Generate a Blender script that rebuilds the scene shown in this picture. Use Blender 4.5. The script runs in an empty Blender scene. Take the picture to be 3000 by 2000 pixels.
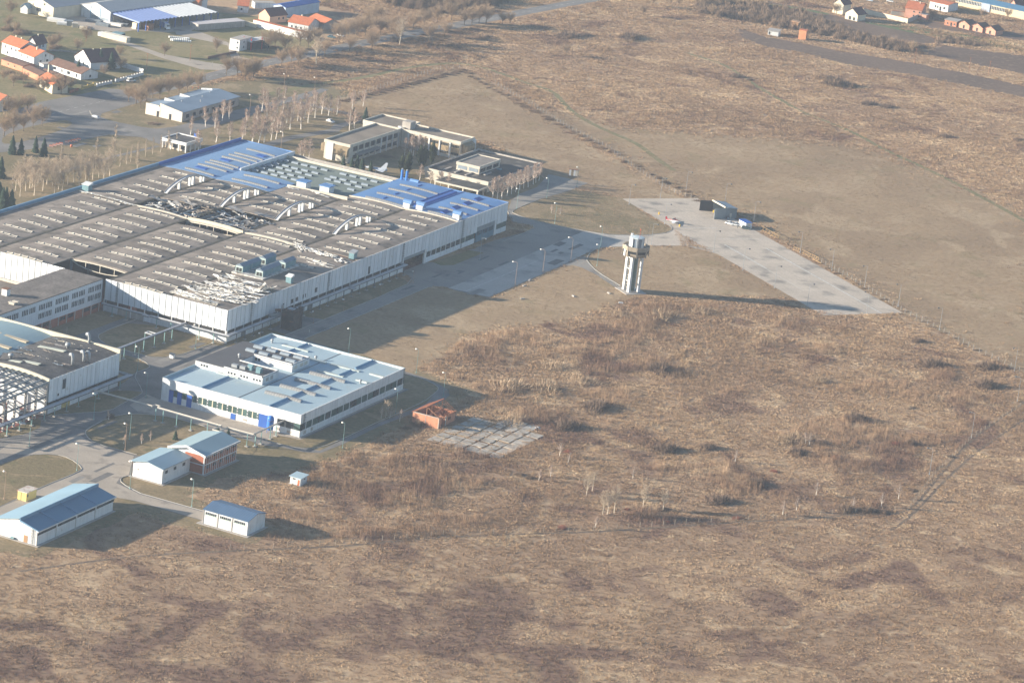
import bpy, math, random
import numpy as np
from mathutils import Vector, Matrix

scene = bpy.context.scene
COL = scene.collection
R = math.radians

# ------------------------------------------------------------------ camera
F_PX, PITCH, ROLL, YAW = 9861.5, 0.289497, 0.115076, -0.435189   # focal length in px of a 3000 px wide frame
CAM = Vector((576.361, -998.607, 355.0))
_fw = Vector((math.sin(YAW) * math.cos(PITCH), math.cos(YAW) * math.cos(PITCH), -math.sin(PITCH)))
_r0 = Vector((math.cos(YAW), -math.sin(YAW), 0)); _u0 = _r0.cross(_fw)
_rt = _r0 * math.cos(ROLL) + _u0 * math.sin(ROLL)
_up = -_r0 * math.sin(ROLL) + _u0 * math.cos(ROLL)
cam = bpy.data.cameras.new('camera'); cam_o = bpy.data.objects.new('camera', cam); COL.objects.link(cam_o)
m = Matrix((_rt, _up, -_fw)).transposed().to_4x4(); m.translation = CAM
cam_o.matrix_world = m
cam.sensor_width = 36.0; cam.lens = 36.0 * F_PX / 3000.0
cam.clip_start = 1.0; cam.clip_end = 20000.0
scene.camera = cam_o

# ------------------------------------------------------------------ sky, sun, exposure
SUN_EL = 13.9
SUN_AZ = Vector((-0.847, -0.531, 0)).normalized()      # towards the sun
w = bpy.data.worlds.new('World'); scene.world = w; w.use_nodes = True
nt = w.node_tree; nt.nodes.clear()
sky = nt.nodes.new('ShaderNodeTexSky'); sky.sky_type = 'NISHITA'; sky.sun_disc = False
sky.sun_elevation = R(SUN_EL); sky.sun_rotation = R(238.0)
sky.air_density = 1.0; sky.dust_density = 0.4; sky.ozone_density = 2.0; sky.altitude = 300
bg = nt.nodes.new('ShaderNodeBackground'); bg.inputs[1].default_value = 0.072
wo = nt.nodes.new('ShaderNodeOutputWorld')
nt.links.new(sky.outputs[0], bg.inputs[0]); nt.links.new(bg.outputs[0], wo.inputs[0])
sl = bpy.data.lights.new('sun', 'SUN'); sl.energy = 5.0; sl.angle = R(0.55); sl.color = (1.0, 0.885, 0.72)
so = bpy.data.objects.new('sun', sl); COL.objects.link(so)
_d = Vector((-SUN_AZ.x * math.cos(R(SUN_EL)), -SUN_AZ.y * math.cos(R(SUN_EL)), -math.sin(R(SUN_EL))))
so.rotation_euler = _d.to_track_quat('-Z', 'Y').to_euler(); so.location = (-600, -400, 600)
scene.view_settings.view_transform = 'Standard'; scene.view_settings.look = 'None'
scene.view_settings.exposure = 1.55; scene.view_settings.gamma = 1.0; scene.view_settings.use_curve_mapping = False
scene.cycles.max_bounces = 5; scene.cycles.diffuse_bounces = 3; scene.cycles.glossy_bounces = 2
scene.cycles.transparent_max_bounces = 6; scene.cycles.volume_bounces = 0
scene.cycles.use_denoising = True

def at(px, py, z=0.0):
    """ground-plan position of a surveyed photo point (3000x2000 frame) lying at height z"""
    d = _rt * ((px - 1500) / F_PX) - _up * ((py - 1000) / F_PX) + _fw
    return CAM + d * ((z - CAM.z) / d.z)
def crop(cx, cy, s):
    return lambda x, y, z=0.0: at(cx + x / s, cy + y / s, z)
K0 = crop(0, 0, 3.136); K1 = crop(700, 0, 3.136); K2 = crop(700, 350, 3.136)
KN = crop(1450, 0, 2.767); KE = crop(2250, 0, 3.136); KH = crop(900, 320, 3.36)
KL = crop(0, 0, 5.6); KA = crop(1500, 500, 3.136); KR = crop(2100, 700, 2.613)

# ------------------------------------------------------------------ helpers
def thing(name, label, cat, loc=(0, 0, 0), rz=0.0, group=None):
    o = bpy.data.objects.new(name, None); COL.objects.link(o)
    o.empty_display_size = 0.5
    o.location = loc; o.rotation_euler = (0, 0, rz)
    o['label'] = label; o['category'] = cat
    if group: o['group'] = group
    return o
def tag(o, label, cat, group=None):
    o['label'] = label; o['category'] = cat
    if group: o['group'] = group
    return o
def dup(root, loc, rz=0.0, sc=1.0, label=None, group=None):
    r = root.copy(); COL.objects.link(r); r.location = loc; r.rotation_euler = (0, 0, rz); r.scale = (sc, sc, sc)
    if label: r['label'] = label
    if group: r['group'] = group
    for ch in root.children:
        c = ch.copy(); COL.objects.link(c); c.parent = r
        for g in ch.children:
            d = g.copy(); COL.objects.link(d); d.parent = c
    return r
def inst(name, mesh, parent=None, loc=(0, 0, 0), rz=0.0, sc=(1, 1, 1), rot=None):
    o = bpy.data.objects.new(name, mesh); COL.objects.link(o)
    o.location = loc; o.rotation_euler = rot or (0, 0, rz); o.scale = sc
    if parent: o.parent = parent
    return o

class MB:
    def __init__(s): s.v = []; s.f = []; s.m = []
    def face(s, pts, m=0):
        n = len(s.v); s.v += [tuple(p) for p in pts]; s.f.append(tuple(range(n, n + len(pts)))); s.m.append(m); return s
    def box(s, x0, y0, z0, x1, y1, z1, m=0):
        if x0 > x1: x0, x1 = x1, x0
        if y0 > y1: y0, y1 = y1, y0
        n = len(s.v)
        s.v += [(x0, y0, z0), (x1, y0, z0), (x1, y1, z0), (x0, y1, z0), (x0, y0, z1), (x1, y0, z1), (x1, y1, z1), (x0, y1, z1)]
        for f in ((0, 3, 2, 1), (4, 5, 6, 7), (0, 1, 5, 4), (1, 2, 6, 5), (2, 3, 7, 6), (3, 0, 4, 7)):
            s.f.append(tuple(n + i for i in f)); s.m.append(m)
        return s
    def hexa(s, p, m=0):     # 8 points, bottom ring then top ring
        n = len(s.v); s.v += [tuple(q) for q in p]
        for f in ((0, 3, 2, 1), (4, 5, 6, 7), (0, 1, 5, 4), (1, 2, 6, 5), (2, 3, 7, 6), (3, 0, 4, 7)):
            s.f.append(tuple(n + i for i in f)); s.m.append(m)
        return s
    def prism(s, poly, z0, z1, m=0, mside=None):
        k = len(poly); n = len(s.v)
        s.v += [(p[0], p[1], z0) for p in poly] + [(p[0], p[1], z1) for p in poly]
        s.f.append(tuple(n + i for i in range(k - 1, -1, -1))); s.m.append(m)
        s.f.append(tuple(n + k + i for i in range(k))); s.m.append(m)
        for i in range(k):
            j = (i + 1) % k; s.f.append((n + i, n + j, n + k + j, n + k + i)); s.m.append(m if mside is None else mside)
        return s
    def bar(s, p, q, w, h=None, m=0):
        p = Vector(p); q = Vector(q); h = h or w; d = (q - p)
        if d.length < 1e-6: return s
        d.normalize(); up = Vector((0, 0, 1)) if abs(d.z) < 0.95 else Vector((1, 0, 0))
        a = d.cross(up).normalized() * (w / 2); b = a.cross(d).normalized() * (h / 2)
        return s.hexa([p - a - b, p + a - b, q + a - b, q - a - b, p - a + b, p + a + b, q + a + b, q - a + b], m)
    def tube(s, path, r, n=6, m=0, cap=True):
        path = [Vector(p) for p in path]; k = len(path)
        rs = r if isinstance(r, (list, tuple)) else [r] * k
        base = len(s.v)
        for i, p in enumerate(path):
            d = (path[min(i + 1, k - 1)] - path[max(i - 1, 0)]).normalized()
            up = Vector((0, 0, 1)) if abs(d.z) < 0.9 else Vector((1, 0, 0))
            a = d.cross(up).normalized(); b = a.cross(d)
            for j in range(n):
                t = 2 * math.pi * j / n
                s.v.append(tuple(p + (a * math.cos(t) + b * math.sin(t)) * rs[i]))
        for i in range(k - 1):
            for j in range(n):
                j2 = (j + 1) % n
                s.f.append((base + i * n + j, base + i * n + j2, base + (i + 1) * n + j2, base + (i + 1) * n + j)); s.m.append(m)
        if cap:
            s.f.append(tuple(base + j for j in range(n - 1, -1, -1))); s.m.append(m)
            s.f.append(tuple(base + (k - 1) * n + j for j in range(n))); s.m.append(m)
        return s
    def lathe(s, prof, n=12, c=(0, 0, 0), m=0):
        base = len(s.v); k = len(prof)
        for r_, z in prof:
            for j in range(n):
                t = 2 * math.pi * j / n; s.v.append((c[0] + r_ * math.cos(t), c[1] + r_ * math.sin(t), c[2] + z))
        for i in range(k - 1):
            for j in range(n):
                j2 = (j + 1) % n
                s.f.append((base + i * n + j, base + i * n + j2, base + (i + 1) * n + j2, base + (i + 1) * n + j)); s.m.append(m)
        s.f.append(tuple(base + j for j in range(n - 1, -1, -1))); s.m.append(m)
        s.f.append(tuple(base + (k - 1) * n + j for j in range(n))); s.m.append(m)
        return s
    def mesh(s, name, mats, smooth=False):
        me = bpy.data.meshes.new(name); me.from_pydata(s.v, [], s.f)
        for x in (mats if isinstance(mats, (list, tuple)) else [mats]): me.materials.append(x)
        if any(s.m): me.polygons.foreach_set('material_index', s.m)
        if smooth: me.polygons.foreach_set('use_smooth', [True] * len(s.f))
        me.update(); return me
    def build(s, name, mats, parent=None, smooth=False, loc=(0, 0, 0), rz=0.0):
        return inst(name, s.mesh(name, mats, smooth), parent, loc, rz)

def box(name, mat, parent, *b, **k): return MB().box(*b).build(name, mat, parent, **k)

# ------------------------------------------------------------------ materials
def M(name, col, rough=0.85, var=0.12, scale=0.35, fine=0.0, fscale=6.0, rnd=0.0, bump=0.0, bscale=3.0, metal=0.0, spec=0.3,
      dirt=None, dscale=0.15, damt=0.0, streak=0.0, alpha=None):
    mt = bpy.data.materials.new(name); mt.use_nodes = True
    t = mt.node_tree; N = t.nodes; L = t.links; N.clear()
    out = N.new('ShaderNodeOutputMaterial'); bs = N.new('ShaderNodeBsdfPrincipled'); L.new(bs.outputs[0], out.inputs[0])
    bs.inputs['Roughness'].default_value = rough; bs.inputs['Metallic'].default_value = metal
    bs.inputs['Specular IOR Level'].default_value = spec
    g = N.new('ShaderNodeNewGeometry')
    def noise(sc, det=4.0, vec=None):
        n = N.new('ShaderNodeTexNoise'); n.inputs['Scale'].default_value = sc; n.inputs['Detail'].default_value = det
        L.new(vec or g.outputs['Position'], n.inputs['Vector']); return n.outputs['Fac']
    def mul(cin, fac, lo, hi):
        mr = N.new('ShaderNodeMapRange'); mr.inputs[1].default_value = 0.3; mr.inputs[2].default_value = 0.7
        mr.inputs[3].default_value = lo; mr.inputs[4].default_value = hi; mr.clamp = True
        L.new(fac, mr.inputs[0])
        mx = N.new('ShaderNodeVectorMath'); mx.operation = 'SCALE'; L.new(cin, mx.inputs[0]); L.new(mr.outputs[0], mx.inputs['Scale']); return mx.outputs[0]
    rgb = N.new('ShaderNodeRGB'); rgb.outputs[0].default_value = (*col, 1); c = rgb.outputs[0]
    if dirt is not None:
        mp = N.new('ShaderNodeMapRange'); mp.inputs[1].default_value = 0.66 - 0.3 * damt; mp.inputs[2].default_value = 0.82 - 0.25 * damt
        L.new(noise(dscale, 8.0), mp.inputs[0])
        mx = N.new('ShaderNodeMix'); mx.data_type = 'RGBA'; L.new(mp.outputs[0], mx.inputs[0]); L.new(c, mx.inputs[6]); mx.inputs[7].default_value = (*dirt, 1); c = mx.outputs[2]
    if var: c = mul(c, noise(scale), 1 - var, 1 + var)
    if streak:
        mpn = N.new('ShaderNodeMapping'); mpn.inputs['Scale'].default_value = (1.2, 1.2, 0.06); L.new(g.outputs['Position'], mpn.inputs[0])
        c = mul(c, noise(1.0, 5.0, mpn.outputs[0]), 1 - streak, 1 + streak * 0.4)
    if fine: c = mul(c, noise(fscale, 3.0), 1 - fine, 1 + fine)
    if rnd:
        oi = N.new('ShaderNodeObjectInfo'); mr = N.new('ShaderNodeMapRange'); mr.inputs[3].default_value = 1 - rnd; mr.inputs[4].default_value = 1 + rnd
        L.new(oi.outputs['Random'], mr.inputs[0]); mx = N.new('ShaderNodeVectorMath'); mx.operation = 'SCALE'; L.new(c, mx.inputs[0]); L.new(mr.outputs[0], mx.inputs['Scale']); c = mx.outputs[0]
    L.new(c, bs.inputs['Base Color'])
    if bump:
        bn = N.new('ShaderNodeBump'); bn.inputs['Strength'].default_value = bump; bn.inputs['Distance'].default_value = 0.3
        L.new(noise(bscale, 4.0), bn.inputs['Height']); L.new(bn.outputs[0], bs.inputs['Normal'])
    return mt

def stripes(mt, axis, pitch, lo=0.8, hi=1.05, duty=0.5):
    """corrugation / standing seams across one object axis"""
    t = mt.node_tree; N = t.nodes; L = t.links
    bs = next(n for n in N if n.type == 'BSDF_PRINCIPLED'); src = bs.inputs['Base Color'].links[0].from_socket
    tc = N.new('ShaderNodeTexCoord'); sx = N.new('ShaderNodeSeparateXYZ'); L.new(tc.outputs['Object'], sx.inputs[0])
    a = N.new('ShaderNodeMath'); a.operation = 'DIVIDE'; a.inputs[1].default_value = pitch; L.new(sx.outputs[axis], a.inputs[0])
    b = N.new('ShaderNodeMath'); b.operation = 'FRACT'; L.new(a.outputs[0], b.inputs[0])
    c = N.new('ShaderNodeMath'); c.operation = 'GREATER_THAN'; c.inputs[1].default_value = duty; L.new(b.outputs[0], c.inputs[0])
    mr = N.new('ShaderNodeMapRange'); mr.inputs[3].default_value = hi; mr.inputs[4].default_value = lo; L.new(c.outputs[0], mr.inputs[0])
    mx = N.new('ShaderNodeVectorMath'); mx.operation = 'SCALE'; L.new(src, mx.inputs[0]); L.new(mr.outputs[0], mx.inputs['Scale'])
    L.new(mx.outputs[0], bs.inputs['Base Color']); return mt

def patchwork(mt, w_, h_, amt=0.14, line=0.7):
    """laid sheets of roofing: each sheet a shade of its own, dark lap joints"""
    t = mt.node_tree; N = t.nodes; L = t.links
    bs = next(n for n in N if n.type == 'BSDF_PRINCIPLED'); src = bs.inputs['Base Color'].links[0].from_socket
    g = N.new('ShaderNodeNewGeometry'); br = N.new('ShaderNodeTexBrick')
    mp = N.new('ShaderNodeMapping'); mp.inputs['Rotation'].default_value = (0, 0, R(90)); L.new(g.outputs['Position'], mp.inputs[0]); L.new(mp.outputs[0], br.inputs[0])
    br.inputs['Color1'].default_value = (1 - amt,) * 3 + (1,); br.inputs['Color2'].default_value = (1 + amt,) * 3 + (1,); br.inputs['Mortar'].default_value = (line,) * 3 + (1,)
    br.inputs['Scale'].default_value = 1.0; br.inputs['Mortar Size'].default_value = 0.07; br.inputs['Brick Width'].default_value = w_; br.inputs['Row Height'].default_value = h_
    br.inputs['Bias'].default_value = 0.0
    mx = N.new('ShaderNodeVectorMath'); mx.operation = 'MULTIPLY'; L.new(src, mx.inputs[0]); L.new(br.outputs['Color'], mx.inputs[1])
    L.new(mx.outputs[0], bs.inputs['Base Color']); return mt

white = M('white_cladding', (0.60, 0.63, 0.665), 0.6, 0.06, 0.2, rnd=0.08, streak=0.16, dirt=(0.42, 0.40, 0.37), dscale=0.4, damt=0.15)
white2 = M('white_plaster', (0.60, 0.61, 0.615), 0.8, 0.07, 0.4, streak=0.16, dirt=(0.42, 0.39, 0.34), dscale=0.5, damt=0.15)
cream = M('cream_concrete', (0.50, 0.46, 0.39), 0.85, 0.10, 0.5, streak=0.1)
palecream = M('pale_cream_wall', (0.58, 0.52, 0.40), 0.85, 0.08, 0.4)
conc = M('weathered_concrete', (0.36, 0.33, 0.30), 0.9, 0.14, 0.6, streak=0.15)
conc_d = M('dark_concrete', (0.20, 0.19, 0.18), 0.9, 0.2, 0.6)
felt = patchwork(M('roofing_felt', (0.212, 0.178, 0.150), 0.95, 0.22, 0.12, fine=0.14, fscale=2.5, dirt=(0.09, 0.08, 0.068), dscale=0.18, damt=0.45), 10.0, 6.5, 0.24, 0.62)
felt_d = M('dark_roofing_felt', (0.075, 0.072, 0.072), 0.95, 0.3, 0.2, fine=0.3, fscale=1.6, dirt=(0.14, 0.125, 0.11), dscale=0.5, damt=0.35)
felt_o = M('office_roofing', (0.20, 0.165, 0.13), 0.95, 0.2, 0.12, fine=0.12, fscale=2)
moss = M('mossy_gutter', (0.055, 0.050, 0.038), 0.95, 0.4, 0.6, dirt=(0.10, 0.085, 0.05), dscale=0.4, damt=0.5)
blue_l = M('faded_blue_sheet_roof', (0.15, 0.26, 0.43), 0.5, 0.06, 0.08, fine=0.04, fscale=1.0, dirt=(0.17, 0.27, 0.42), dscale=0.08, damt=0.3)
blue_r = M('blue_sheet_roof', (0.095, 0.205, 0.415), 0.5, 0.06, 0.08, fine=0.04, fscale=1.0, dirt=(0.11, 0.22, 0.44), dscale=0.08, damt=0.3)
blue_d = M('deep_blue_paint', (0.03, 0.10, 0.36), 0.5, 0.08, 0.3)
ltblue_r = M('pale_blue_roof', (0.33, 0.43, 0.48), 0.55, 0.06, 0.07, fine=0.03, fscale=1.5, dirt=(0.38, 0.44, 0.44), dscale=0.12, damt=0.3)
midblue = M('mid_blue_trim', (0.13, 0.24, 0.36), 0.6, 0.1, 0.3)
green_r = M('grey_green_roof', (0.155, 0.185, 0.165), 0.9, 0.08, 0.1, fine=0.05, fscale=2)
glass_d = M('dark_glass', (0.030, 0.036, 0.042), 0.25, 0.3, 0.6, rnd=0.3, spec=0.5)
glass_g = M('green_glass', (0.055, 0.095, 0.09), 0.25, 0.25, 0.5, rnd=0.2, spec=0.5)
dark = M('dark_interior', (0.03, 0.028, 0.028), 0.95, 0.2, 0.5)
steel = M('galvanised_steel', (0.29, 0.31, 0.33), 0.5, 0.1, 0.5, metal=0.2)
steel_d = M('dark_steel', (0.10, 0.11, 0.12), 0.6, 0.2, 0.5)
steel_g = M('grey_blue_steel', (0.18, 0.21, 0.235), 0.7, 0.18, 0.5, dirt=(0.20, 0.12, 0.08), dscale=0.8, damt=0.1)
rust = M('rusty_metal', (0.17, 0.085, 0.05), 0.9, 0.3, 0.8)
teal = M('faded_teal_sheet', (0.13, 0.235, 0.27), 0.7, 0.15, 0.5, dirt=(0.24, 0.27, 0.27), dscale=0.8, damt=0.25)
palepipe = M('grey_pipe_lagging', (0.36, 0.37, 0.40), 0.55, 0.12, 0.4)
poly = M('translucent_sheet', (0.20, 0.24, 0.28), 0.5, 0.1, 1.0, fine=0.12, fscale=3)  # blue-grey of the reflected sky is put into the sheet colour
tubeskin = stripes(M('rooflight_tube', (0.19, 0.195, 0.20), 0.5, 0.12, 0.8), 0, 1.0, 0.85, 1.08, 0.5)
membrane = M('torn_white_membrane', (0.60, 0.585, 0.55), 0.8, 0.25, 0.5, fine=0.25, fscale=1.2, rnd=0.2, dirt=(0.20, 0.18, 0.16), dscale=0.35, damt=0.5)
skyl_w = M('weathered_rooflight', (0.50, 0.455, 0.38), 0.7, 0.1, 1.0, rnd=0.12)
brick_r = M('red_brick', (0.30, 0.105, 0.060), 0.9, 0.14, 0.6, fine=0.12, fscale=3)
brick_o = M('orange_block', (0.48, 0.215, 0.13), 0.9, 0.1, 0.6, fine=0.15, fscale=3)
tile_o = M('orange_roof_tile', (0.43, 0.135, 0.06), 0.85, 0.12, 0.5, fine=0.2, fscale=2.5)
tile_m = M('maroon_roof_tile', (0.085, 0.032, 0.035), 0.85, 0.15, 0.5, fine=0.12, fscale=2.5)
tile_b = M('brown_roof_tile', (0.15, 0.085, 0.06), 0.9, 0.15, 0.5, fine=0.15, fscale=2.5)
wood = M('weathered_timber', (0.27, 0.13, 0.075), 0.9, 0.25, 0.8, rnd=0.2)
yellow = M('yellow_paint', (0.52, 0.44, 0.17), 0.7, 0.1, 0.5)
asph = M('asphalt', (0.185, 0.172, 0.160), 0.92, 0.16, 0.10, fine=0.12, fscale=1.6, dirt=(0.12, 0.112, 0.105), dscale=0.06, damt=0.5)
asph_b = M('apron_asphalt', (0.245, 0.225, 0.20), 0.92, 0.09, 0.06, fine=0.10, fscale=1.2, dirt=(0.14, 0.13, 0.122), dscale=0.08, damt=0.5)
concrete_y = M('yard_concrete', (0.35, 0.30, 0.245), 0.92, 0.12, 0.1, fine=0.08, fscale=1.5, dirt=(0.14, 0.125, 0.11), dscale=0.12, damt=0.25)
apron_c = M('apron_concrete', (0.45, 0.385, 0.315), 0.92, 0.10, 0.08, fine=0.10, fscale=1.0, dirt=(0.21, 0.19, 0.165), dscale=0.10, damt=0.45)
kerb_m = M('kerb_stone', (0.36, 0.34, 0.31), 0.9, 0.15, 0.5)
paint_w = M('worn_white_paint', (0.52, 0.51, 0.48), 0.8, 0.3, 0.8)
pole_m = M('lamp_pole_teal', (0.17, 0.29, 0.28), 0.6, 0.2, 0.5, rnd=0.2)
pole_r = M('lamp_pole_rusty', (0.34, 0.23, 0.16), 0.7, 0.2, 0.5, rnd=0.2)
lamp_w = M('lamp_head_white', (0.72, 0.70, 0.66), 0.5, 0.05, 1.0)
red_p = M('red_paint', (0.42, 0.03, 0.03), 0.5, 0.1, 0.5)
car_w = M('white_car_paint', (0.75, 0.75, 0.74), 0.35, 0.02, 1.0, spec=0.5)
tyre = M('tyre_rubber', (0.025, 0.025, 0.025), 0.9, 0.1, 1.0)
# ------------------------------------------------------------------ the setting: ground, fields, roads
rng = np.random.default_rng(7); random.seed(7)
def struct(o): o['kind'] = 'structure'; return o
def P2(pts): return [(p[0], p[1]) for p in pts]
def PX(K, *pts): return [tuple(K(x, y))[:2] for x, y in pts]
AT = lambda x, y, z=0.0: at(x, y, z)
def ragged(poly, step=4.0, amp=0.8, seed=1):
    rr = random.Random(seed); out = []
    n = len(poly)
    for i in range(n):
        a = Vector(poly[i]); b = Vector(poly[(i + 1) % n]); d = b - a; k = max(1, int(d.length / step))
        nrm = Vector((-d.y, d.x)).normalized() if d.length > 1e-6 else Vector((0, 0))
        for j in range(k):
            q = a + d * (j / k) + nrm * (rr.uniform(-amp, amp) if amp else 0); out.append((q.x, q.y))
    return out
def smooth_poly(poly, it=2, closed=True):
    for _ in range(it):
        o = []; n = len(poly)
        rngi = range(n) if closed else range(n - 1)
        if not closed: o.append(poly[0])
        for i in rngi:
            a = Vector(poly[i]); b = Vector(poly[(i + 1) % n]); o += [tuple(a * .75 + b * .25), tuple(a * .25 + b * .75)]
        if not closed: o.append(poly[-1])
        poly = o
    return poly
def sheet(name, poly, z, mat, rag=0.0, step=4.0, seed=1):
    if rag: poly = ragged(poly, step, rag, seed)
    a = sum(poly[i][0] * poly[(i + 1) % len(poly)][1] - poly[(i + 1) % len(poly)][0] * poly[i][1] for i in range(len(poly)))
    if a < 0: poly = poly[::-1]
    return struct(MB().face([(p[0], p[1], z) for p in poly]).build(name, mat))
def ribbon(path, wd):
    path = [Vector(p[:2]) for p in path]; Lp = []; Rp = []
    for i, p in enumerate(path):
        d = (path[min(i + 1, len(path) - 1)] - path[max(i - 1, 0)]).normalized(); n = Vector((-d.y, d.x)) * wd / 2
        Lp.append(p + n); Rp.append(p - n)
    return Lp, Rp
def road(name, path, wd, z, mat):
    Lp, Rp = ribbon(path, wd); mb = MB()
    for i in range(len(Lp) - 1): mb.face([(*Rp[i], z), (*Rp[i + 1], z), (*Lp[i + 1], z), (*Lp[i], z)])
    return struct(mb.build(name, mat))
def kerb(path, z=0.05, wd=0.22, h=0.13, closed=False):
    if closed: path = list(path) + [path[0]]
    mb = MB(); Lp, Rp = ribbon(path, wd)
    for i in range(len(Lp) - 1):
        mb.hexa([(*Rp[i], z - .05), (*Rp[i + 1], z - .05), (*Lp[i + 1], z - .05), (*Lp[i], z - .05), (*Rp[i], z + h), (*Rp[i + 1], z + h), (*Lp[i + 1], z + h), (*Lp[i], z + h)])
    return struct(mb.build('kerb', kerb_m))

def ground_mat(name, cols, s1=0.02, s2=0.12, s3=0.9, fine=0.18, bump=0.5):
    mt = bpy.data.materials.new(name); mt.use_nodes = True; t = mt.node_tree; N = t.nodes; L = t.links; N.clear()
    out = N.new('ShaderNodeOutputMaterial'); bs = N.new('ShaderNodeBsdfPrincipled'); L.new(bs.outputs[0], out.inputs[0])
    bs.inputs['Roughness'].default_value = 0.97; bs.inputs['Specular IOR Level'].default_value = 0.1
    g = N.new('ShaderNodeNewGeometry')
    def nz(sc, det=5.0, dist=0.0):
        n = N.new('ShaderNodeTexNoise'); n.inputs['Scale'].default_value = sc; n.inputs['Detail'].default_value = det; n.inputs['Distortion'].default_value = dist
        L.new(g.outputs['Position'], n.inputs['Vector']); return n.outputs['Fac']
    def rampmix(fac, a, b, lo=0.42, hi=0.58):
        mr = N.new('ShaderNodeMapRange'); mr.inputs[1].default_value = lo; mr.inputs[2].default_value = hi; mr.interpolation_type = 'SMOOTHSTEP'; L.new(fac, mr.inputs[0])
        mx = N.new('ShaderNodeMix'); mx.data_type = 'RGBA'; L.new(mr.outputs[0], mx.inputs[0])
        for k, v in ((6, a), (7, b)):
            if isinstance(v, tuple): mx.inputs[k].default_value = (*v, 1)
            else: L.new(v, mx.inputs[k])
        return mx.outputs[2]
    c = rampmix(nz(s1, 5, 0.6), cols[0], cols[1])
    c = rampmix(nz(s2, 6, 0.8), c, cols[2], 0.50, 0.66)
    c = rampmix(nz(s2 * 1.7, 6, 0.4), c, cols[3], 0.56, 0.72)
    mr = N.new('ShaderNodeMapRange'); mr.inputs[1].default_value = 0.3; mr.inputs[2].default_value = 0.7; mr.inputs[3].default_value = 1 - fine; mr.inputs[4].default_value = 1 + fine
    L.new(nz(s3, 4), mr.inputs[0])
    mx = N.new('ShaderNodeVectorMath'); mx.operation = 'SCALE'; L.new(c, mx.inputs[0]); L.new(mr.outputs[0], mx.inputs['Scale'])
    L.new(mx.outputs[0], bs.inputs['Base Color'])
    if bump:
        bn = N.new('ShaderNodeBump'); bn.inputs['Strength'].default_value = bump; bn.inputs['Distance'].default_value = 0.25
        L.new(nz(1.4, 6), bn.inputs['Height']); L.new(bn.outputs[0], bs.inputs['Normal'])
    return mt
WEED = at(330, 1900); WEED2 = at(1450, 1900)
def field_colour(N, L, g, gain=(1, 1, 1)):
    """colour of the rough field by place: tan grass, paler mats, dark reddish weed ground"""
    def nz(sc, det=6.0, dist=0.5, off=0.0):
        n = N.new('ShaderNodeTexNoise'); n.inputs['Scale'].default_value = sc; n.inputs['Detail'].default_value = det; n.inputs['Distortion'].default_value = dist
        v = N.new('ShaderNodeVectorMath'); v.operation = 'ADD'; v.inputs[1].default_value = (off, off * .7, 0); L.new(g.outputs['Position'], v.inputs[0]); L.new(v.outputs[0], n.inputs['Vector']); return n.outputs['Fac']
    def ss(f, lo, hi):
        mr = N.new('ShaderNodeMapRange'); mr.inputs[1].default_value = lo; mr.inputs[2].default_value = hi; mr.interpolation_type = 'SMOOTHSTEP'; L.new(f, mr.inputs[0]); return mr.outputs[0]
    def mixc(f, a, b):
        mx = N.new('ShaderNodeMix'); mx.data_type = 'RGBA'; L.new(f, mx.inputs[0])
        for k, v in ((6, a), (7, b)):
            if isinstance(v, tuple): mx.inputs[k].default_value = (*[x * y for x, y in zip(v, gain)], 1)
            else: L.new(v, mx.inputs[k])
        return mx.outputs[2]
    def near(p, r_):
        d = N.new('ShaderNodeVectorMath'); d.operation = 'DISTANCE'; L.new(g.outputs['Position'], d.inputs[0]); d.inputs[1].default_value = (p.x, p.y, 0)
        mr = N.new('ShaderNodeMapRange'); mr.inputs[1].default_value = 0; mr.inputs[2].default_value = r_; mr.inputs[3].default_value = .17; mr.inputs[4].default_value = 0; mr.interpolation_type = 'SMOOTHSTEP'; L.new(d.outputs['Value'], mr.inputs[0]); return mr.outputs[0]
    def add(a, b):
        m_ = N.new('ShaderNodeMath'); m_.operation = 'ADD'; L.new(a, m_.inputs[0]); L.new(b, m_.inputs[1]); return m_.outputs[0]
    c = mixc(ss(nz(.014, 5), .40, .60), (.375, .272, .175), (.305, .216, .142))
    c = mixc(ss(nz(.055, 6, .8, 40), .52, .70), c, (.455, .350, .232))
    c = mixc(ss(nz(.16, 5, .8, 90), .58, .74), c, (.50, .395, .27))
    dk = add(add(nz(.030, 6, 1.0, 150), near(WEED, 75)), near(WEED2, 70))
    c = mixc(ss(dk, .53, .68), c, (.190, .124, .092))
    c = mixc(ss(nz(.40, 4, .5, 210), .45, .75), c, (.26, .185, .124))
    return c
mt = bpy.data.materials.new('dry_field_ground'); mt.use_nodes = True; soil_m = mt
_b = mt.node_tree.nodes['Principled BSDF']; _b.inputs['Roughness'].default_value = .97; _b.inputs['Specular IOR Level'].default_value = .05
_g = mt.node_tree.nodes.new('ShaderNodeNewGeometry'); mt.node_tree.links.new(field_colour(mt.node_tree.nodes, mt.node_tree.links, _g, (1.06, 1.01, .97)), _b.inputs['Base Color'])
mown_m = ground_mat('mown_dry_grass', [(0.322, 0.229, 0.138), (0.274, 0.192, 0.116), (0.372, 0.274, 0.172), (0.255, 0.194, 0.106)], 0.012, 0.035, 0.5, 0.12, 0.45)
lawn_m = ground_mat('estate_lawn', [(0.225, 0.172, 0.100), (0.185, 0.148, 0.082), (0.28, 0.212, 0.128), (0.15, 0.132, 0.066)], 0.03, 0.09, 0.8, 0.2, 0.5)
green_m = ground_mat('greenish_meadow', [(0.215, 0.180, 0.092), (0.175, 0.155, 0.075), (0.25, 0.20, 0.112), (0.125, 0.135, 0.056)], 0.02, 0.06, 0.6, 0.16, 0.4)
plough_m = ground_mat('ploughed_soil', [(0.155, 0.108, 0.080), (0.128, 0.090, 0.068), (0.185, 0.132, 0.096), (0.11, 0.08, 0.064)], 0.02, 0.3, 1.5, 0.18, 0.6)
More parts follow.
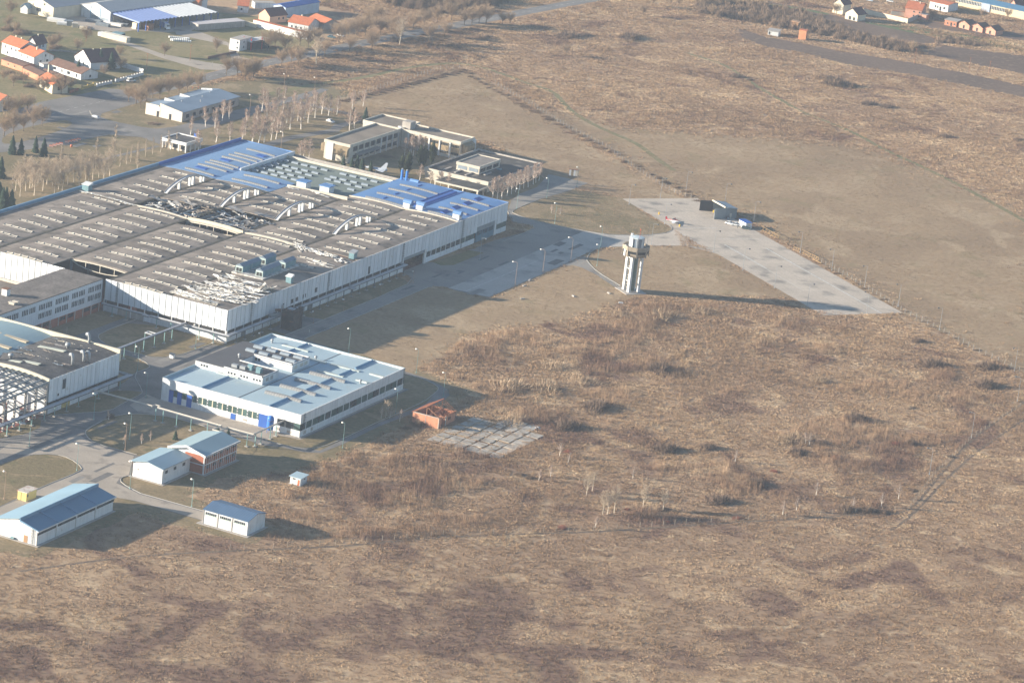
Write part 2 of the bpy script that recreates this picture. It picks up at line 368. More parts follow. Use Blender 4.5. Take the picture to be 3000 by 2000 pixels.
crop_m = ground_mat('winter_crop', [(0.115, 0.155, 0.068), (0.10, 0.135, 0.06), (0.135, 0.148, 0.075), (0.11, 0.118, 0.062)], 0.03, 0.3, 1.5, 0.12, 0.3)
track_m = ground_mat('grassy_track', [(0.200, 0.178, 0.088), (0.165, 0.155, 0.074), (0.25, 0.205, 0.118), (0.145, 0.132, 0.068)], 0.05, 0.3, 1.5, 0.15, 0.3)
ditch_m = ground_mat('ditch_soil', [(0.195, 0.145, 0.102), (0.165, 0.122, 0.088), (0.235, 0.175, 0.122), (0.14, 0.108, 0.075)], 0.05, 0.3, 1.5, 0.2, 0.6)

struct(MB().face([(-6000, -3000, 0), (6000, -3000, 0), (6000, 9000, 0), (-6000, 9000, 0)]).build('ground', soil_m))

east_field = PX(AT, (1560, 318), (1700, 335), (1811, 372), (2000, 388), (2250, 402), (2480, 418), (2600, 452), (2740, 505), (2880, 565), (3060, 650), (3060, 1150), (2985, 1085), (2650, 925), (2440, 795), (2390, 762), (2260, 690), (2120, 600), (2040, 585), (1865, 497), (1700, 405), (1560, 335))
north_field = PX(AT, (985, 290), (1130, 265), (1320, 203), (1378, 208), (1450, 250), (1550, 318), (1680, 400), (1860, 500), (2020, 590), (1830, 585), (1720, 560), (1600, 525), (1540, 480), (1430, 420), (1240, 385), (1100, 350), (1000, 330))
tower_lawn = [(17.3, 24), (17.2, 122), (28.8, 126.4), (40.8, 128), (40.8, 190), (39.6, 222), (40.3, 231.5), (54, 250.8), (63, 261.4), (72.6, 262.9), (80, 262), (97.3, 247), (126.2, 227.4), (136, 219.5)] + PX(AT, (2290, 872), (2100, 864), (1890, 862), (1800, 892), (1640, 944), (1450, 964), (1345, 985), (1340, 1015), (1290, 1045), (1190, 1100), (1050, 1030))
taxi_lawn = [(-14, 256), (-11, 249), (3, 246.5), (23.4, 248.6), (34, 252), (44.2, 262.8), (50.2, 275), (49.6, 283.6), (34.5, 293.5), (12, 313.5), (-11.5, 311), (-14, 281)]
estate = [(-330, 130), (-330, 560), (-250, 560), (-245, 240), (-190, 400), (-140, 420), (-100, 345), (-20, 345), (10, 320), (10, 230), (20, 120), (92, 20), (90, -85), (100, -110), (70, -150), (70, -228), (30, -250), (-160, -160)]
estate = [(-140, -170), (20, -240), (72, -222), (72, -170), (112, -170), (112, -150), (76, -146), (74, -125), (88, -104), (92, -80), (92, 18), (20, 40), (20, 120), (-10, 128), (-10, 330), (-95, 345), (-150, 345), (-172, 395), (-205, 395), (-222, 360), (-240, 230), (-250, 120), (-200, 60)]
west_meadow = [(-240, 120), (-236, 230), (-236, 420), (-232, 470), (-262, 520), (-300, 500), (-330, 480), (-420, 470), (-460, 300), (-420, 180)]
sheet('mown_field', east_field, 0.020, mown_m, 1.0, 5, 1); sheet('mown_field', north_field, 0.024, mown_m, 1.0, 5, 2)
sheet('mown_field', tower_lawn, 0.028, mown_m, 0.9, 4, 3); sheet('mown_field', taxi_lawn, 0.032, lawn_m, 0.3, 4, 33)
sheet('estate_lawn', estate, 0.016, lawn_m, 0.9, 4, 4)
sheet('meadow', west_meadow, 0.012, green_m, 0.8, 5, 5)
plough1 = PX(KE, (-290, 255), (0, 345), (300, 398), (700, 478), (1300, 572), (1900, 692), (2500, 825), (2500, 930), (1900, 802), (1300, 688), (700, 588), (300, 482), (0, 438), (-240, 350))
plough2 = PX(KE, (1440, 475), (1620, 420), (2000, 470), (2500, 530), (2500, 715), (2200, 650), (1880, 590), (1480, 505))
plough3 = PX(KE, (850, 200), (1120, 240), (1600, 370), (2000, 410), (1400, 400), (800, 300), (300, 110), (0, 40), (0, 10), (400, 90))
plough4 = PX(KE, (1340, 205), (1500, 200), (2500, 330), (2500, 400), (2000, 330), (1500, 260))
sheet('ploughed_field', plough1, 0.012, plough_m, 0.8, 6, 6); sheet('ploughed_field', plough2, 0.012, plough_m, 0.8, 6, 7)
sheet('ploughed_field', plough3, 0.012, plough_m, 0.8, 6, 8); sheet('ploughed_field', plough4, 0.016, plough_m, 0.8, 6, 9)
sheet('crop_strip', PX(KE, (880, 195), (1080, 210), (1400, 255), (1900, 335), (2500, 440), (2500, 500), (1900, 405), (1300, 300), (900, 215)), 0.02, crop_m, 0.6, 5, 10)
sheet('crop_strip', PX(KE, (-40, 30), (300, 75), (560, 125), (560, 138), (300, 95), (-40, 48)), 0.02, crop_m, 0.5, 5, 11)
TR1 = smooth_poly(PX(KN, (-60, 560), (0, 580), (300, 690), (480, 740), (570, 860), (700, 960), (900, 1060), (1150, 1160), (1300, 1280), (1450, 1384)), 2, False); road('track', TR1, 3.2, 0.030, track_m)
TR2 = smooth_poly(PX(KN, (1550, 430), (1850, 520), (1960, 590), (2050, 650), (2200, 750), (2352, 830)) + PX(KE, (300, 1030), (600, 1140), (850, 1250), (1050, 1370), (1500, 1568)) + PX(AT, (2900, 590), (3060, 680)), 2, False); road('track', TR2, 3.0, 0.040, track_m)
TR3 = smooth_poly(PX(KN, (-1990, 800), (-1500, 690), (-1100, 640), (-700, 545), (-300, 505), (-60, 560)), 2, False); road('track', TR3, 4.0, 0.026, track_m)

BQ0 = crop(2200, 1100, 2.94); BR0 = crop(1500, 1200, 2.94); B70 = crop(600, 1150, 3.136)
ditch = PX(B70, (-1700, 1640), (-700, 1500), (230, 1452), (760, 1432), (1200, 1412), (1630, 1375), (2300, 1315)) + PX(BR0, (700, 1055), (1500, 995), (2352, 945)) + PX(BQ0, (900, 1200), (1250, 1190))
corner_tracks = [PX(BQ0, (1250, 1190), (1370, 1150), (1480, 1040), (1620, 860), (1830, 620), (2000, 470), (2352, 230), (2600, 80)), PX(BQ0, (1200, 1330), (1330, 1250), (1450, 1130), (1700, 870), (1960, 640), (2352, 380), (2600, 220))]
road('ditch', smooth_poly(ditch, 2, False), 1.3, 0.034, ditch_m)
for ct_ in corner_tracks: road('track', smooth_poly(ct_, 3, False), 0.9, 0.036, ditch_m)
# --- roads and yards
highway = smooth_poly([(-236, -200), (-236, 100), (-235.5, 222), (-235.6, 273), (-232, 300), (-230.5, 355), (-230, 405), (-226, 437), (-222, 493), (-215.5, 552), (-208, 621), (-198, 716), (-180, 850), (-160, 1000)], 2, False)
road('main_road', highway, 9.0, 0.060, asph)
for off in (0.0,):
    mbm = MB(); acc = 0.0; hp = [Vector(p) for p in highway]
    for i in range(len(hp) - 1):
        d = hp[i + 1] - hp[i]; L_ = d.length; d.normalize(); n = Vector((-d.y, d.x)) * 0.09; s = 0
        while s < L_ - 3:
            a = hp[i] + d * s; b = hp[i] + d * (s + 3)
            mbm.face([(*(a - n), .072), (*(b - n), .072), (*(b + n), .072), (*(a + n), .072)]); s += 6
    struct(mbm.build('road_marking', paint_w))
junction = [(-240, 232), (-232, 190), (-214, 150), (-203, 182), (-198, 225), (-186, 233), (-172, 228), (-170, 240), (-176, 262), (-176, 316), (-178, 352), (-177, 361), (-179, 387), (-183, 387), (-184, 333), (-186, 320), (-187, 262), (-190, 252), (-196, 249), (-213, 247.5), (-219, 250), (-222, 256), (-223, 300), (-240, 300)]
sheet('entrance_yard', junction, 0.064, asph)
sheet('verge_island', smooth_poly([(-229, 190), (-215.5, 168), (-214.5, 205), (-218, 226), (-222, 232), (-227, 231)]), 0.078, lawn_m)
sheet('parking_bay', [(-250, 226), (-239.5, 215), (-239.5, 305), (-247, 300), (-252, 250)], 0.056, asph)
road('footpath', [(-175.1, 150), (-175.1, 194), (-172.5, 226)], 2.2, 0.05, asph)
road('footpath', [(-142, 200), (-142, 268), (-142, 288), (-136, 317), (-139, 326), (-138, 350), (-160, 352), (-178, 352)], 5.0, 0.05, asph)
sheet('yard_drive', PX(K0, (1000, 290), (1150, 380), (1500, 500), (1880, 570), (2080, 600), (2100, 650), (1850, 640), (1500, 540), (1130, 405), (900, 330)), 0.05, concrete_y)
sheet('yard_drive', PX(K0, (1600, 270), (1850, 300), (2110, 400), (2160, 440), (2200, 520), (2350, 560), (2352, 600), (2050, 620), (2130, 560), (2090, 420), (1620, 320)), 0.054, concrete_y)
sheet('factory_yard', PX(K0, (480, 170), (850, 130), (1300, 190), (1900, 130), (1960, 180), (1750, 290), (1500, 300), (1230, 280), (1100, 300), (900, 280), (600, 220)), 0.048, concrete_y)

service = [(10.6, 24), (10.7, 100), (10.0, 118), (8.4, 125), (5, 130), (-1.5, 133), (-1.5, 151), (3.0, 155), (3.4, 204), (3.4, 222), (-1, 236), (4.3, 239.6), (-10.9, 249.9), (-13.5, 256), (-13.7, 281), (-11, 309), (-11.2, 326), (-31, 326), (-24, 300), (-24, 283), (-21, 268), (-5, 240), (6.5, 235.5), (7.5, 214)]
apron_poly = [(17.4, 24), (17.2, 121), (18.6, 125), (22, 127), (28.8, 126), (40.8, 128), (40.8, 190), (39.6, 222), (40.2, 231.5), (54, 250.8), (63, 261.4), (49.5, 284), (49.9, 275), (44.2, 263.2), (34, 252.6), (23.4, 249), (3, 246.9), (-10.9, 249.9), (-13.5, 256), (-13.7, 281), (-11, 309.6), (-11.4, 326), (-31, 326), (-24, 300), (-24, 283), (-21.4, 270), (-14, 252), (-4.8, 237.7), (4.3, 239.5), (6.5, 235.7), (6.8, 228), (3.6, 205), (3.4, 184), (1.4, 155), (-1.5, 151), (-1.5, 133), (4, 130), (8.4, 125.2), (9.8, 119), (10.6, 93), (10.6, 24)]
sheet('service_road', apron_poly, 0.060, asph_b)
sheet('light_apron_strip', [(23.6, 127), (40.7, 128.2), (40.7, 190), (39.5, 222), (40.1, 231.5), (53.9, 250.8), (44.2, 262.8), (34, 252.4), (23.6, 248.8)], 0.0635, M('pale_apron_concrete', (0.39, 0.36, 0.32), 0.92, 0.10, 0.08, fine=0.10, fscale=1.0, dirt=(0.22, 0.205, 0.19), dscale=0.10, damt=0.4))
sheet('loading_bay', [(2.5, 26), (10.6, 26), (10.6, 53), (2.0, 50)], 0.056, asph)
sheet('lawn_strip', [(1.4, 155), (3.5, 183), (9.5, 184), (9.5, 158), (6, 153.5)], 0.075, green_m)
kerb([(10.5, 24), (10.5, 93), (9.6, 119), (7.5, 126)]); kerb([(17.5, 26), (17.4, 121.5)])
kerb(smooth_poly([(7, 205), (7.2, 222), (6.6, 235.7), (4.3, 239.5), (-4.8, 237.7), (-14, 252)], 1, False))
kerb(smooth_poly([(-13.6, 281), (-13.5, 256), (-10.9, 249.9), (3, 246.9), (23.4, 249.1), (33.9, 252.6), (44.2, 263.2), (49.9, 275), (49.3, 283.2), (44.2, 290.1)], 1, False))
kerb(smooth_poly([(71, 184), (55.1, 195.3), (45, 207), (42.8, 211.7), (39.6, 222), (40.3, 231.5)], 1, False))
for yy in (150, 170, 190, 210): pass
for (a, b) in (((30.5, 128), (30.5, 190)),):
    struct(MB().box(a[0] - .12, a[1], .068, b[0] + .12, b[1], .072).build('apron_line', paint_w))
sheet('tower_path', [(45, 207.1), (55.1, 195.3), (71, 183.9), (73, 181), (71.1, 179.6), (57.2, 190.8), (47.8, 196.2), (43.8, 196.4), (40.8, 189.5), (40.6, 214), (42.8, 211.7)], 0.066, asph_b)

AC = Vector((12.3, 312.5)); AU = (Vector((147.4, 209.9)) - AC); AL = AU.length; AU.normalize(); AV = Vector((-AU.y, AU.x))
def ap(u, v): q = AC + AU * u + AV * v; return (q.x, q.y)
APW = 37.2
struct(MB().face([(*ap(-1, 0), .062), (*ap(AL, 0), .062), (*ap(AL, APW), .062), (*ap(0, APW), .062)]).build('concrete_apron', apron_c))
sheet('concrete_apron', [(54, 250.8), (63, 261.4), (72.6, 262.5), (80, 261.4), (50, 287), (42, 290), (49.3, 283.2), (49.9, 275), (44.2, 263.2), (40.3, 258), (48, 243)], 0.0655, apron_c)
# slab joints of the apron as grooves between cast bays: thin dark strips laid in the joints
jm = MB()
for i in range(1, 34):
    u = i * AL / 34
    a = ap(u, 0.1); b = ap(u, APW - 0.1); n = AU * 0.035
    jm.face([(a[0] - n.x, a[1] - n.y, .0645), (a[0] + n.x, a[1] + n.y, .0645), (b[0] + n.x, b[1] + n.y, .0645), (b[0] - n.x, b[1] - n.y, .0645)])
for j in range(1, 8):
    v = j * APW / 8; a = ap(0, v); b = ap(AL, v); n = AV * 0.035
    jm.face([(a[0] - n.x, a[1] - n.y, .0648), (b[0] - n.x, b[1] - n.y, .0648), (b[0] + n.x, b[1] + n.y, .0648), (a[0] + n.x, a[1] + n.y, .0648)])
struct(jm.build('expansion_joint', M('joint_filler', (0.20, 0.18, 0.16), 0.95)))
def line_on_apron(name, u0, u1, v, w_=0.3):
    a = ap(u0, v - w_ / 2); b = ap(u1, v - w_ / 2); c = ap(u1, v + w_ / 2); d = ap(u0, v + w_ / 2)
    struct(MB().face([(*a, .072), (*b, .072), (*c, .072), (*d, .072)]).build(name, paint_w))
def to_ap(p): q = Vector((p[0], p[1])) - AC; return q.dot(AU), q.dot(AV)
for pts in (((1530, 565), (1810, 725)), ((1945, 680), (2352, 900))):
    a = to_ap(KA(*pts[0])); b = to_ap(KA(*pts[1])); line_on_apron('apron_line', a[0], b[0], (a[1] + b[1]) / 2, 0.45)
for pts in (((375, 70), (1260, 570)), ((50, 45), (650, 385))):
    a = to_ap(KR(*pts[0])); b = to_ap(KR(*pts[1])); line_on_apron('apron_line', a[0], b[0], (a[1] + b[1]) / 2, 0.55 if pts[0][0] > 300 else 0.2)
for pts in (((1530, 525), (1880, 528)), ((1900, 628), (2352, 632))):
    a = KA(*pts[0]); b = KA(*pts[1]); d = Vector((b - a)[:2]).normalized(); n = Vector((-d.y, d.x)) * .15
    struct(MB().face([(a.x - n.x, a.y - n.y, .073), (b.x - n.x, b.y - n.y, .073), (b.x + n.x, b.y + n.y, .073), (a.x + n.x, a.y + n.y, .073)]).build('apron_line', paint_w))

# estate roads on the west side (in front of the workshop, gable blocks and shed)
west_road = [(-60, -245), (45, -245), (51, -216), (51, -172), (60, -162.3), (67, -161.1), (92, -161.3), (92, -153.8), (64, -154.2), (54, -150.5), (51.2, -146.4), (52.8, -142), (52.8, -126), (56, -126), (58, -106), (66, -88), (72.9, -84.2), (80.6, -83.2), (85.4, -80), (86.3, -66), (86.1, -41.6), (88.7, -7), (88.6, 0), (87.6, 6.7), (84.4, 11.9), (79.5, 14.8), (70.5, 18.6), (64, 19.2), (17.6, 26), (10.6, 26), (10.6, -3), (1.3, -4.3), (1.3, -.3), (-53, -.3), (-53, -66), (0, -68), (0, -113), (-60, -113)]
sheet('estate_road', west_road, 0.052, asph)
sheet('workshop_yard', [(12, -70), (18.4, -71.5), (74, -71.5), (72, -78), (63, -81), (60, -84), (36, -83), (20, -88), (14, -84)], 0.058, concrete_y)
sheet('concrete_yard', [(20, -122), (28, -126), (43, -126), (52, -143), (51, -146), (53, -151.5), (64, -155), (91, -154.5), (91, -160.8), (66, -160.8), (56, -164), (52, -172), (45, -200), (39, -214), (39.6, -186), (38.4, -173), (39.2, -151), (37, -147), (30, -142.4), (24, -142.8), (18.5, -149), (10, -155), (8, -145), (17, -128)], 0.062, concrete_y)
def lawn(pts, sm=1): sheet('lawn_island', smooth_poly(pts, sm) if sm else pts, 0.070, lawn_m)
lawn([(-37.9, -.4), (-37.9, -24), (-34.6, -29.7), (-26.9, -34.4), (-14.3, -33.6), (-10, -34.5), (-3.9, -27.9), (-2.9, -5), (.9, -4.5), (.9, -.4)])
lawn([(-53, -.4), (-42, -.4), (-42, -19), (-42, -36), (-44, -50), (-53, -52)], 0)
lawn([(0, -113), (1, -113.2), (5.8, -103.6), (12.9, -94.8), (11.5, -82), (10.5, -71.3), (8.9, -68.5), (0, -76)])
lawn([(-26, -69.6), (-.5, -69.6), (-1, -62), (-4.4, -54), (-3.1, -44.7), (-6.3, -41), (-13.3, -38), (-24, -40), (-28, -50)])
lawn([(42.9, -124.6), (27.5, -125.2), (20.5, -120.3), (17.7, -115.5), (16.4, -106), (15.6, -99), (18.9, -91), (28, -85), (36, -84.4), (43.8, -84.5), (46, -86.8), (62.2, -85.8), (67, -88), (72, -104), (56, -108), (54, -126)])
lawn([(17.2, -163), (18.5, -149), (23.9, -142.8), (29.4, -142.4), (37.6, -147.2), (38.8, -150.2), (38.1, -173.1), (39.2, -200), (30, -235), (17, -200)])
lawn([(.3, .3), (10.2, .3), (10.2, 24), (.3, 24)], 0)
lawn([(-27, -115), (0, -115), (8, -128), (0, -150), (-20, -190), (-30, -160)])
sheet('lawn_island', [(84, -78), (84.0, -40), (86, -8), (82.2, 6.2), (81.3, 10.4), (78.9, 13.2), (72, 16.4), (64.5, 16.5), (40, 16), (20, 18), (17.8, 2), (74, 2), (74, -73), (66, -74.5), (66, -82), (75.5, -81.6), (80.3, -79.1)], 0.066, lawn_m)
kerb(smooth_poly([(39.2, -186), (38.3, -173), (38.9, -151), (37.6, -147.2), (29.4, -142.4), (23.9, -142.8), (18.5, -149)], 1, False))
kerb(smooth_poly([(64, -154.2), (54.1, -150.5), (51.2, -146.4), (52, -143)], 1, False)); kerb([(64, -154.1), (91, -153.7)])
kerb(smooth_poly([(43, -124.4), (27.5, -125), (20.5, -120.3), (17.7, -115.5), (16, -100), (18.9, -91), (28, -85), (36, -84.2), (44, -84.3)], 1, False))
kerb(smooth_poly([(83.5, -37), (83.7, -62), (82.9, -74.3), (80.3, -79.1), (75.5, -81.6), (65.9, -82.1)], 1, False))
kerb(smooth_poly([(83.6, -37), (84.5, -7), (82.4, 6.2), (81.3, 10.4), (78.9, 13.2), (72, 16.4), (64.5, 16.5)], 1, False))
kerb(smooth_poly([(-37.9, 0), (-37.9, -24), (-34.6, -29.7), (-26.9, -34.4), (-14.3, -33.6), (-10, -34.5), (-3.9, -27.9), (-2.9, -5)], 1, False))
kerb(smooth_poly([(1, -113), (6, -103.6), (12.9, -94.8), (11, -80.7), (10.5, -71.3), (8.9, -68), (-4.4, -54), (-3.1, -44.7), (-6.3, -41), (-13.3, -38)], 1, False))

# asphalt repairs
rp = random.Random(8); patch_m = [M('fresh_asphalt_patch', (.150, .142, .134), .95, .15, .5), M('worn_asphalt_patch', (.225, .21, .19), .95, .15, .5)]
for (x0, y0, x1, y1, n) in ((11, 30, 17, 118, 7), (11, 130, 23, 235, 9), (24, 130, 39, 225, 6), (12, -140, 22, -95, 6), (41, -165, 49, -135, 4), (-8, -60, 8, -8, 6), (-232, 160, -216, 300, 9), (-232, 300, -226, 420, 8), (-210, 190, -190, 240, 8)):
    for k in range(n):
        x = rp.uniform(x0, x1); y = rp.uniform(y0, y1); a, b = rp.uniform(.5, 2.0), rp.uniform(1.5, 6.0)
        q = [(x - a + rp.uniform(-.3, .3), y - b), (x + a, y - b + rp.uniform(-.5, .5)), (x + a + rp.uniform(-.3, .3), y + b), (x - a, y + b + rp.uniform(-.5, .5))]
        sheet('asphalt_patch', q, .0745 + .0006 * k, patch_m[rp.random() < .4])
# ------------------------------------------------------------------ the great factory hall
hall = thing('factory_hall', 'huge white clad factory hall with vaulted grey and blue roofs, partly collapsed', 'factory')
XB = [-129.5, -102.5, -76.5, -51.0, -25.2, 0.0]
def zv(x):
    for i in range(5):
        if XB[i] <= x <= XB[i + 1] + 1e-6:
            t = (x - XB[i]) / (XB[i + 1] - XB[i]); return 11.85 + 0.6 * (1 - (2 * t - 1) ** 2)
    return 11.75
def vault(bay, y0, y1, mat, dz=0.0, nx=12, xa=None, xb=None):
    x0 = XB[bay] if xa is None else xa; x1 = XB[bay + 1] if xb is None else xb
    mb = MB(); xs = [x0 + (x1 - x0) * i / nx for i in range(nx + 1)]
    top = [(x, zv(x) + dz) for x in xs]
    poly = top + [(x, z - 0.35) for x, z in top[::-1]]
    n = len(poly); mb.v = [(x, y0, z) for x, z in poly] + [(x, y1, z) for x, z in poly]
    for i in range(nx):
        mb.f.append((i, i + 1, n + i + 1, n + i)); mb.m.append(0)
        mb.f.append((n - 1 - i - 1, n - 1 - i, 2 * n - 1 - i, 2 * n - 2 - i)); mb.m.append(0)
        for off in (0, n):
            q = (off + i, off + n - 1 - i, off + n - 2 - i, off + i + 1); mb.f.append(q if off == 0 else q[::-1]); mb.m.append(0)
    mb.f.append((0, n, 2 * n - 1, n - 1)); mb.m.append(0); mb.f.append((nx, nx + 1, n + nx + 1, n + nx)); mb.m.append(0)
    return mb.build('roof', mat, hall)
# rooflight: kerb frame with glazing sheets sagging between triangular frames
def rooflight_mesh(Lr, seg, bay_x0, x_off, seed):
    rr = random.Random(seed); mb = MB()
    zz = lambda u: zv(bay_x0 + x_off + u) - zv(bay_x0 + x_off)
    n = seg * 6
    def strip(ya, za, yb, zb, m):
        for i in range(n):
            u0, u1 = Lr * i / n, Lr * (i + 1) / n
            f0, f1 = za(u0), za(u1); g0, g1 = zb(u0), zb(u1)
            mb.face([(u0, ya, zz(u0) + f0), (u1, ya, zz(u1) + f1), (u1, yb, zz(u1) + g1), (u0, yb, zz(u0) + g0)], m)
    sag = lambda u: 0.50 - 0.26 * (math.sin(math.pi * ((u / Lr * seg) % 1.0))) * 1.0
    low = lambda u: 0.08 - 0.05 * math.sin(math.pi * ((u / Lr * seg) % 1.0))
    strip(-0.26, low, 0.20, sag, 0)              # bowed glazing
    strip(0.20, sag, 0.95, lambda u: 0.05, 2)    # back
    strip(-0.95, lambda u: 0.04, -0.26, lambda u: 0.04, 2)   # dark strip: shade of the open gap put into the colour
    for i in range(n):
        u0, u1 = Lr * i / n, Lr * (i + 1) / n
        mb.hexa([(u0, -1.2, zz(u0) - .1), (u1, -1.2, zz(u1) - .1), (u1, -0.95, zz(u1) - .1), (u0, -0.95, zz(u0) - .1),
                 (u0, -1.2, zz(u0) + .09), (u1, -1.2, zz(u1) + .09), (u1, -0.95, zz(u1) + .09), (u0, -0.95, zz(u0) + .09)], 1)
    for k in range(seg + 1):
        u = min(max(Lr * k / seg, 0.12), Lr - 0.12); b = zz(u)
        for s in (-1, 1):
            mb.face([(u + s * .12, -0.8, b), (u + s * .12, 0.9, b), (u + s * .12, 0.30, b + .56)][::s], 2)
        mb.face([(u - .12, -0.8, b), (u + .12, -0.8, b), (u + .12, .30, b + .56), (u - .12, .30, b + .56)], 2)
        mb.face([(u + .12, 0.9, b), (u - .12, 0.9, b), (u - .12, .30, b + .56), (u + .12, .30, b + .56)], 2)
    return mb.mesh('rooflight', [skyl_w, cream, steel_d])
RL = {0: (11.0, 13.0, 4), 1: (6.0, 16.6, 5), 2: (6.0, 16.6, 5), 3: (6.2, 17.0, 5), 4: (6.8, 12.6, 4)}
RLM = {b: rooflight_mesh(RL[b][1], RL[b][2], XB[b], RL[b][0], b) for b in RL}
def rooflights(roof, bay, ys):
    for y in ys: inst('rooflight', RLM[bay], roof, (XB[bay] + RL[bay][0], y, zv(XB[bay] + RL[bay][0])))
Y10 = [0.9 + 10 * k for k in range(18)]
r = vault(0, 0, 95, felt); rooflights(r, 0, [y + 0.6 for y in Y10[:9]] + [91.6])
r = vault(0, 95, 157, felt); rooflights(r, 0, [101.9, 111.9, 121.5, 131.5, 141.1, 151.3])
r = vault(1, 0, 95, felt); rooflights(r, 1, [y for y in Y10[:10] if y < 93])
r = vault(1, 114, 157, felt); rooflights(r, 1, [121.3, 131.2, 141.0, 150.8])
r = vault(2, 14.5, 86, felt); rooflights(r, 2, [y for y in Y10 if 18 < y < 84])
r = vault(2, 121, 171, felt); rooflights(r, 2, [131, 141, 150.8, 160.6])
r = vault(3, 0, 94, felt); rooflights(r, 3, [y for y in Y10 if y < 92])
r = vault(3, 96, 178, felt); rooflights(r, 3, [101.2, 111.1, 121.4, 131.2, 141, 151.4, 160.8, 170.5])
r = vault(4, 0, 94, felt); rooflights(r, 4, [2.5, 11.5, 20.9, 30.9, 71.5, 81.2])
r = vault(4, 96, 178, felt); rooflights(r, 4, [101.3, 111.4, 121.3, 131.1, 141, 151.1, 161.1, 170.6])
# blue re-roofed sections with long barrel rooflights
def barrel_mesh(Lr, bay, x_off, r_=0.62):
    mb = MB(); n = 10; k = 8
    for i in range(n):
        for j in range(k):
            q = []
            for (ii, jj) in ((i, j), (i + 1, j), (i + 1, j + 1), (i, j + 1)):
                u = Lr * ii / n; a = math.pi * jj / k
                q.append((u, -r_ * 1.15 * math.cos(a), zv(XB[bay] + x_off + u) - zv(XB[bay] + x_off) + r_ * math.sin(a) + .1))
            mb.face(q, 0)
    for u, s in ((0.0, 1), (Lr, -1)):
        b = zv(XB[bay] + x_off + u) - zv(XB[bay] + x_off)
        ring = [(u, -r_ * 1.15 * math.cos(math.pi * j / k), b + .1 + r_ * math.sin(math.pi * j / k)) for j in range(k + 1)]
        mb.face(ring if s < 0 else ring[::-1], 1)
        if s < 0: mb.hexa([(u, -r_ * 1.2, b - .2), (u + .35, -r_ * 1.2, b - .2), (u + .35, r_ * 1.2, b - .2), (u, r_ * 1.2, b - .2), (u, -r_ * 1.2, b + .45), (u + .35, -r_ * .8, b + .3), (u + .35, r_ * .8, b + .3), (u, r_ * 1.2, b + .45)], 1)
    return mb.mesh('barrel_rooflight', [tubeskin, blue_d])
def barrels(roof, bay, xo, Lr, ys):
    me = barrel_mesh(Lr, bay, xo)
    for y in ys: inst('barrel_rooflight', me, roof, (XB[bay] + xo, y, zv(XB[bay] + xo)))
r = vault(0, 157, 222, blue_l, 0.10); barrels(r, 0, 11.0, 14.0, [160, 170, 175.5, 179.5, 189, 194.5, 199, 209])
for (xa, xb, ya, yb) in ((-117, -112, 164.5, 167.5), (-117, -112.5, 184, 187), (-111, -107, 203, 206.5)): box('roof_step', blue_d, r, xa, ya, zv(xa) - .2, xb, yb, zv((xa + xb) / 2) + .25)
r = vault(1, 157, 177.5, blue_l, 0.10); barrels(r, 1, 6.0, 17.0, [161, 170.5])
r = vault(3, 178, 222, blue_r, 0.10); barrels(r, 3, 6.5, 18.0, [180.3, 190, 200, 209.8])
for y in (184, 194, 204, 214): box('roof_step', blue_d, r, -38.5, y - .6, 12.4, -38.1, y + 3.0, zv(-38.3) + .35)
r = vault(4, 178, 222, blue_r, 0.10); barrels(r, 4, 9.6, 13.0, [180.5, 190, 200, 209.8])
for y in (183.0, 192.6, 202.6, 212.2): MB().hexa([(-11.3, y, 12.6), (-9.4, y, 12.4), (-9.4, y + 5, 12.4), (-11.3, y + 5, 12.6), (-11.3, y, 13.25), (-9.4, y, 12.7), (-9.4, y + 5, 12.7), (-11.3, y + 5, 13.25)]).build('roof_step', blue_d, r)
MB().box(-26.6, 178.5, 11.9, -26.2, 221.5, 12.35).build('gutter_rail', blue_d, hall); MB().box(-21.2, 178.5, 11.9, -20.9, 221.5, 12.5).build('gutter_rail', blue_d, hall)
MB().hexa([(-24.6, 184.5, 12.2), (-22.4, 184.5, 12.2), (-22.4, 219, 12.2), (-24.6, 219, 12.2), (-24.2, 184.5, 12.75), (-22.8, 184.5, 12.75), (-22.8, 219, 12.75), (-24.2, 219, 12.75)]).build('ridge_duct', blue_d, hall)
for (x, y) in ((-25.0, 180.4), (-19.7, 181.6), (-2.7, 181.4)):
    v = MB().box(-1.5, -1.5, 11.8, 1.5, 1.2, 14.2).build('roof_vent', white2, hall, loc=(x, y, 0))
    MB().tube([(-1.9, 0, 14.5), (1.9, 0, 14.5)], 1.15, 10).build('cowl', blue_r, v)
for x in (-49.2, -46.8): 
    c = MB().lathe([(0.55, 0), (0.55, 4.2), (0.45, 4.3)], 10).build('flue', M('flue_blue', (0.05, 0.19, 0.50), .4, .1), hall, loc=(x, 219.5 - (x + 49) * .1, 12))
    MB().lathe([(0.3, 4.3), (0.5, 4.7), (0.2, 5.0)], 8).build('flue_cap', steel, c)
MB().tube([(-45, 219.6, 12.6), (-41, 219.6, 12.6)], .9, 10).build('roof_tank', blue_r, hall)
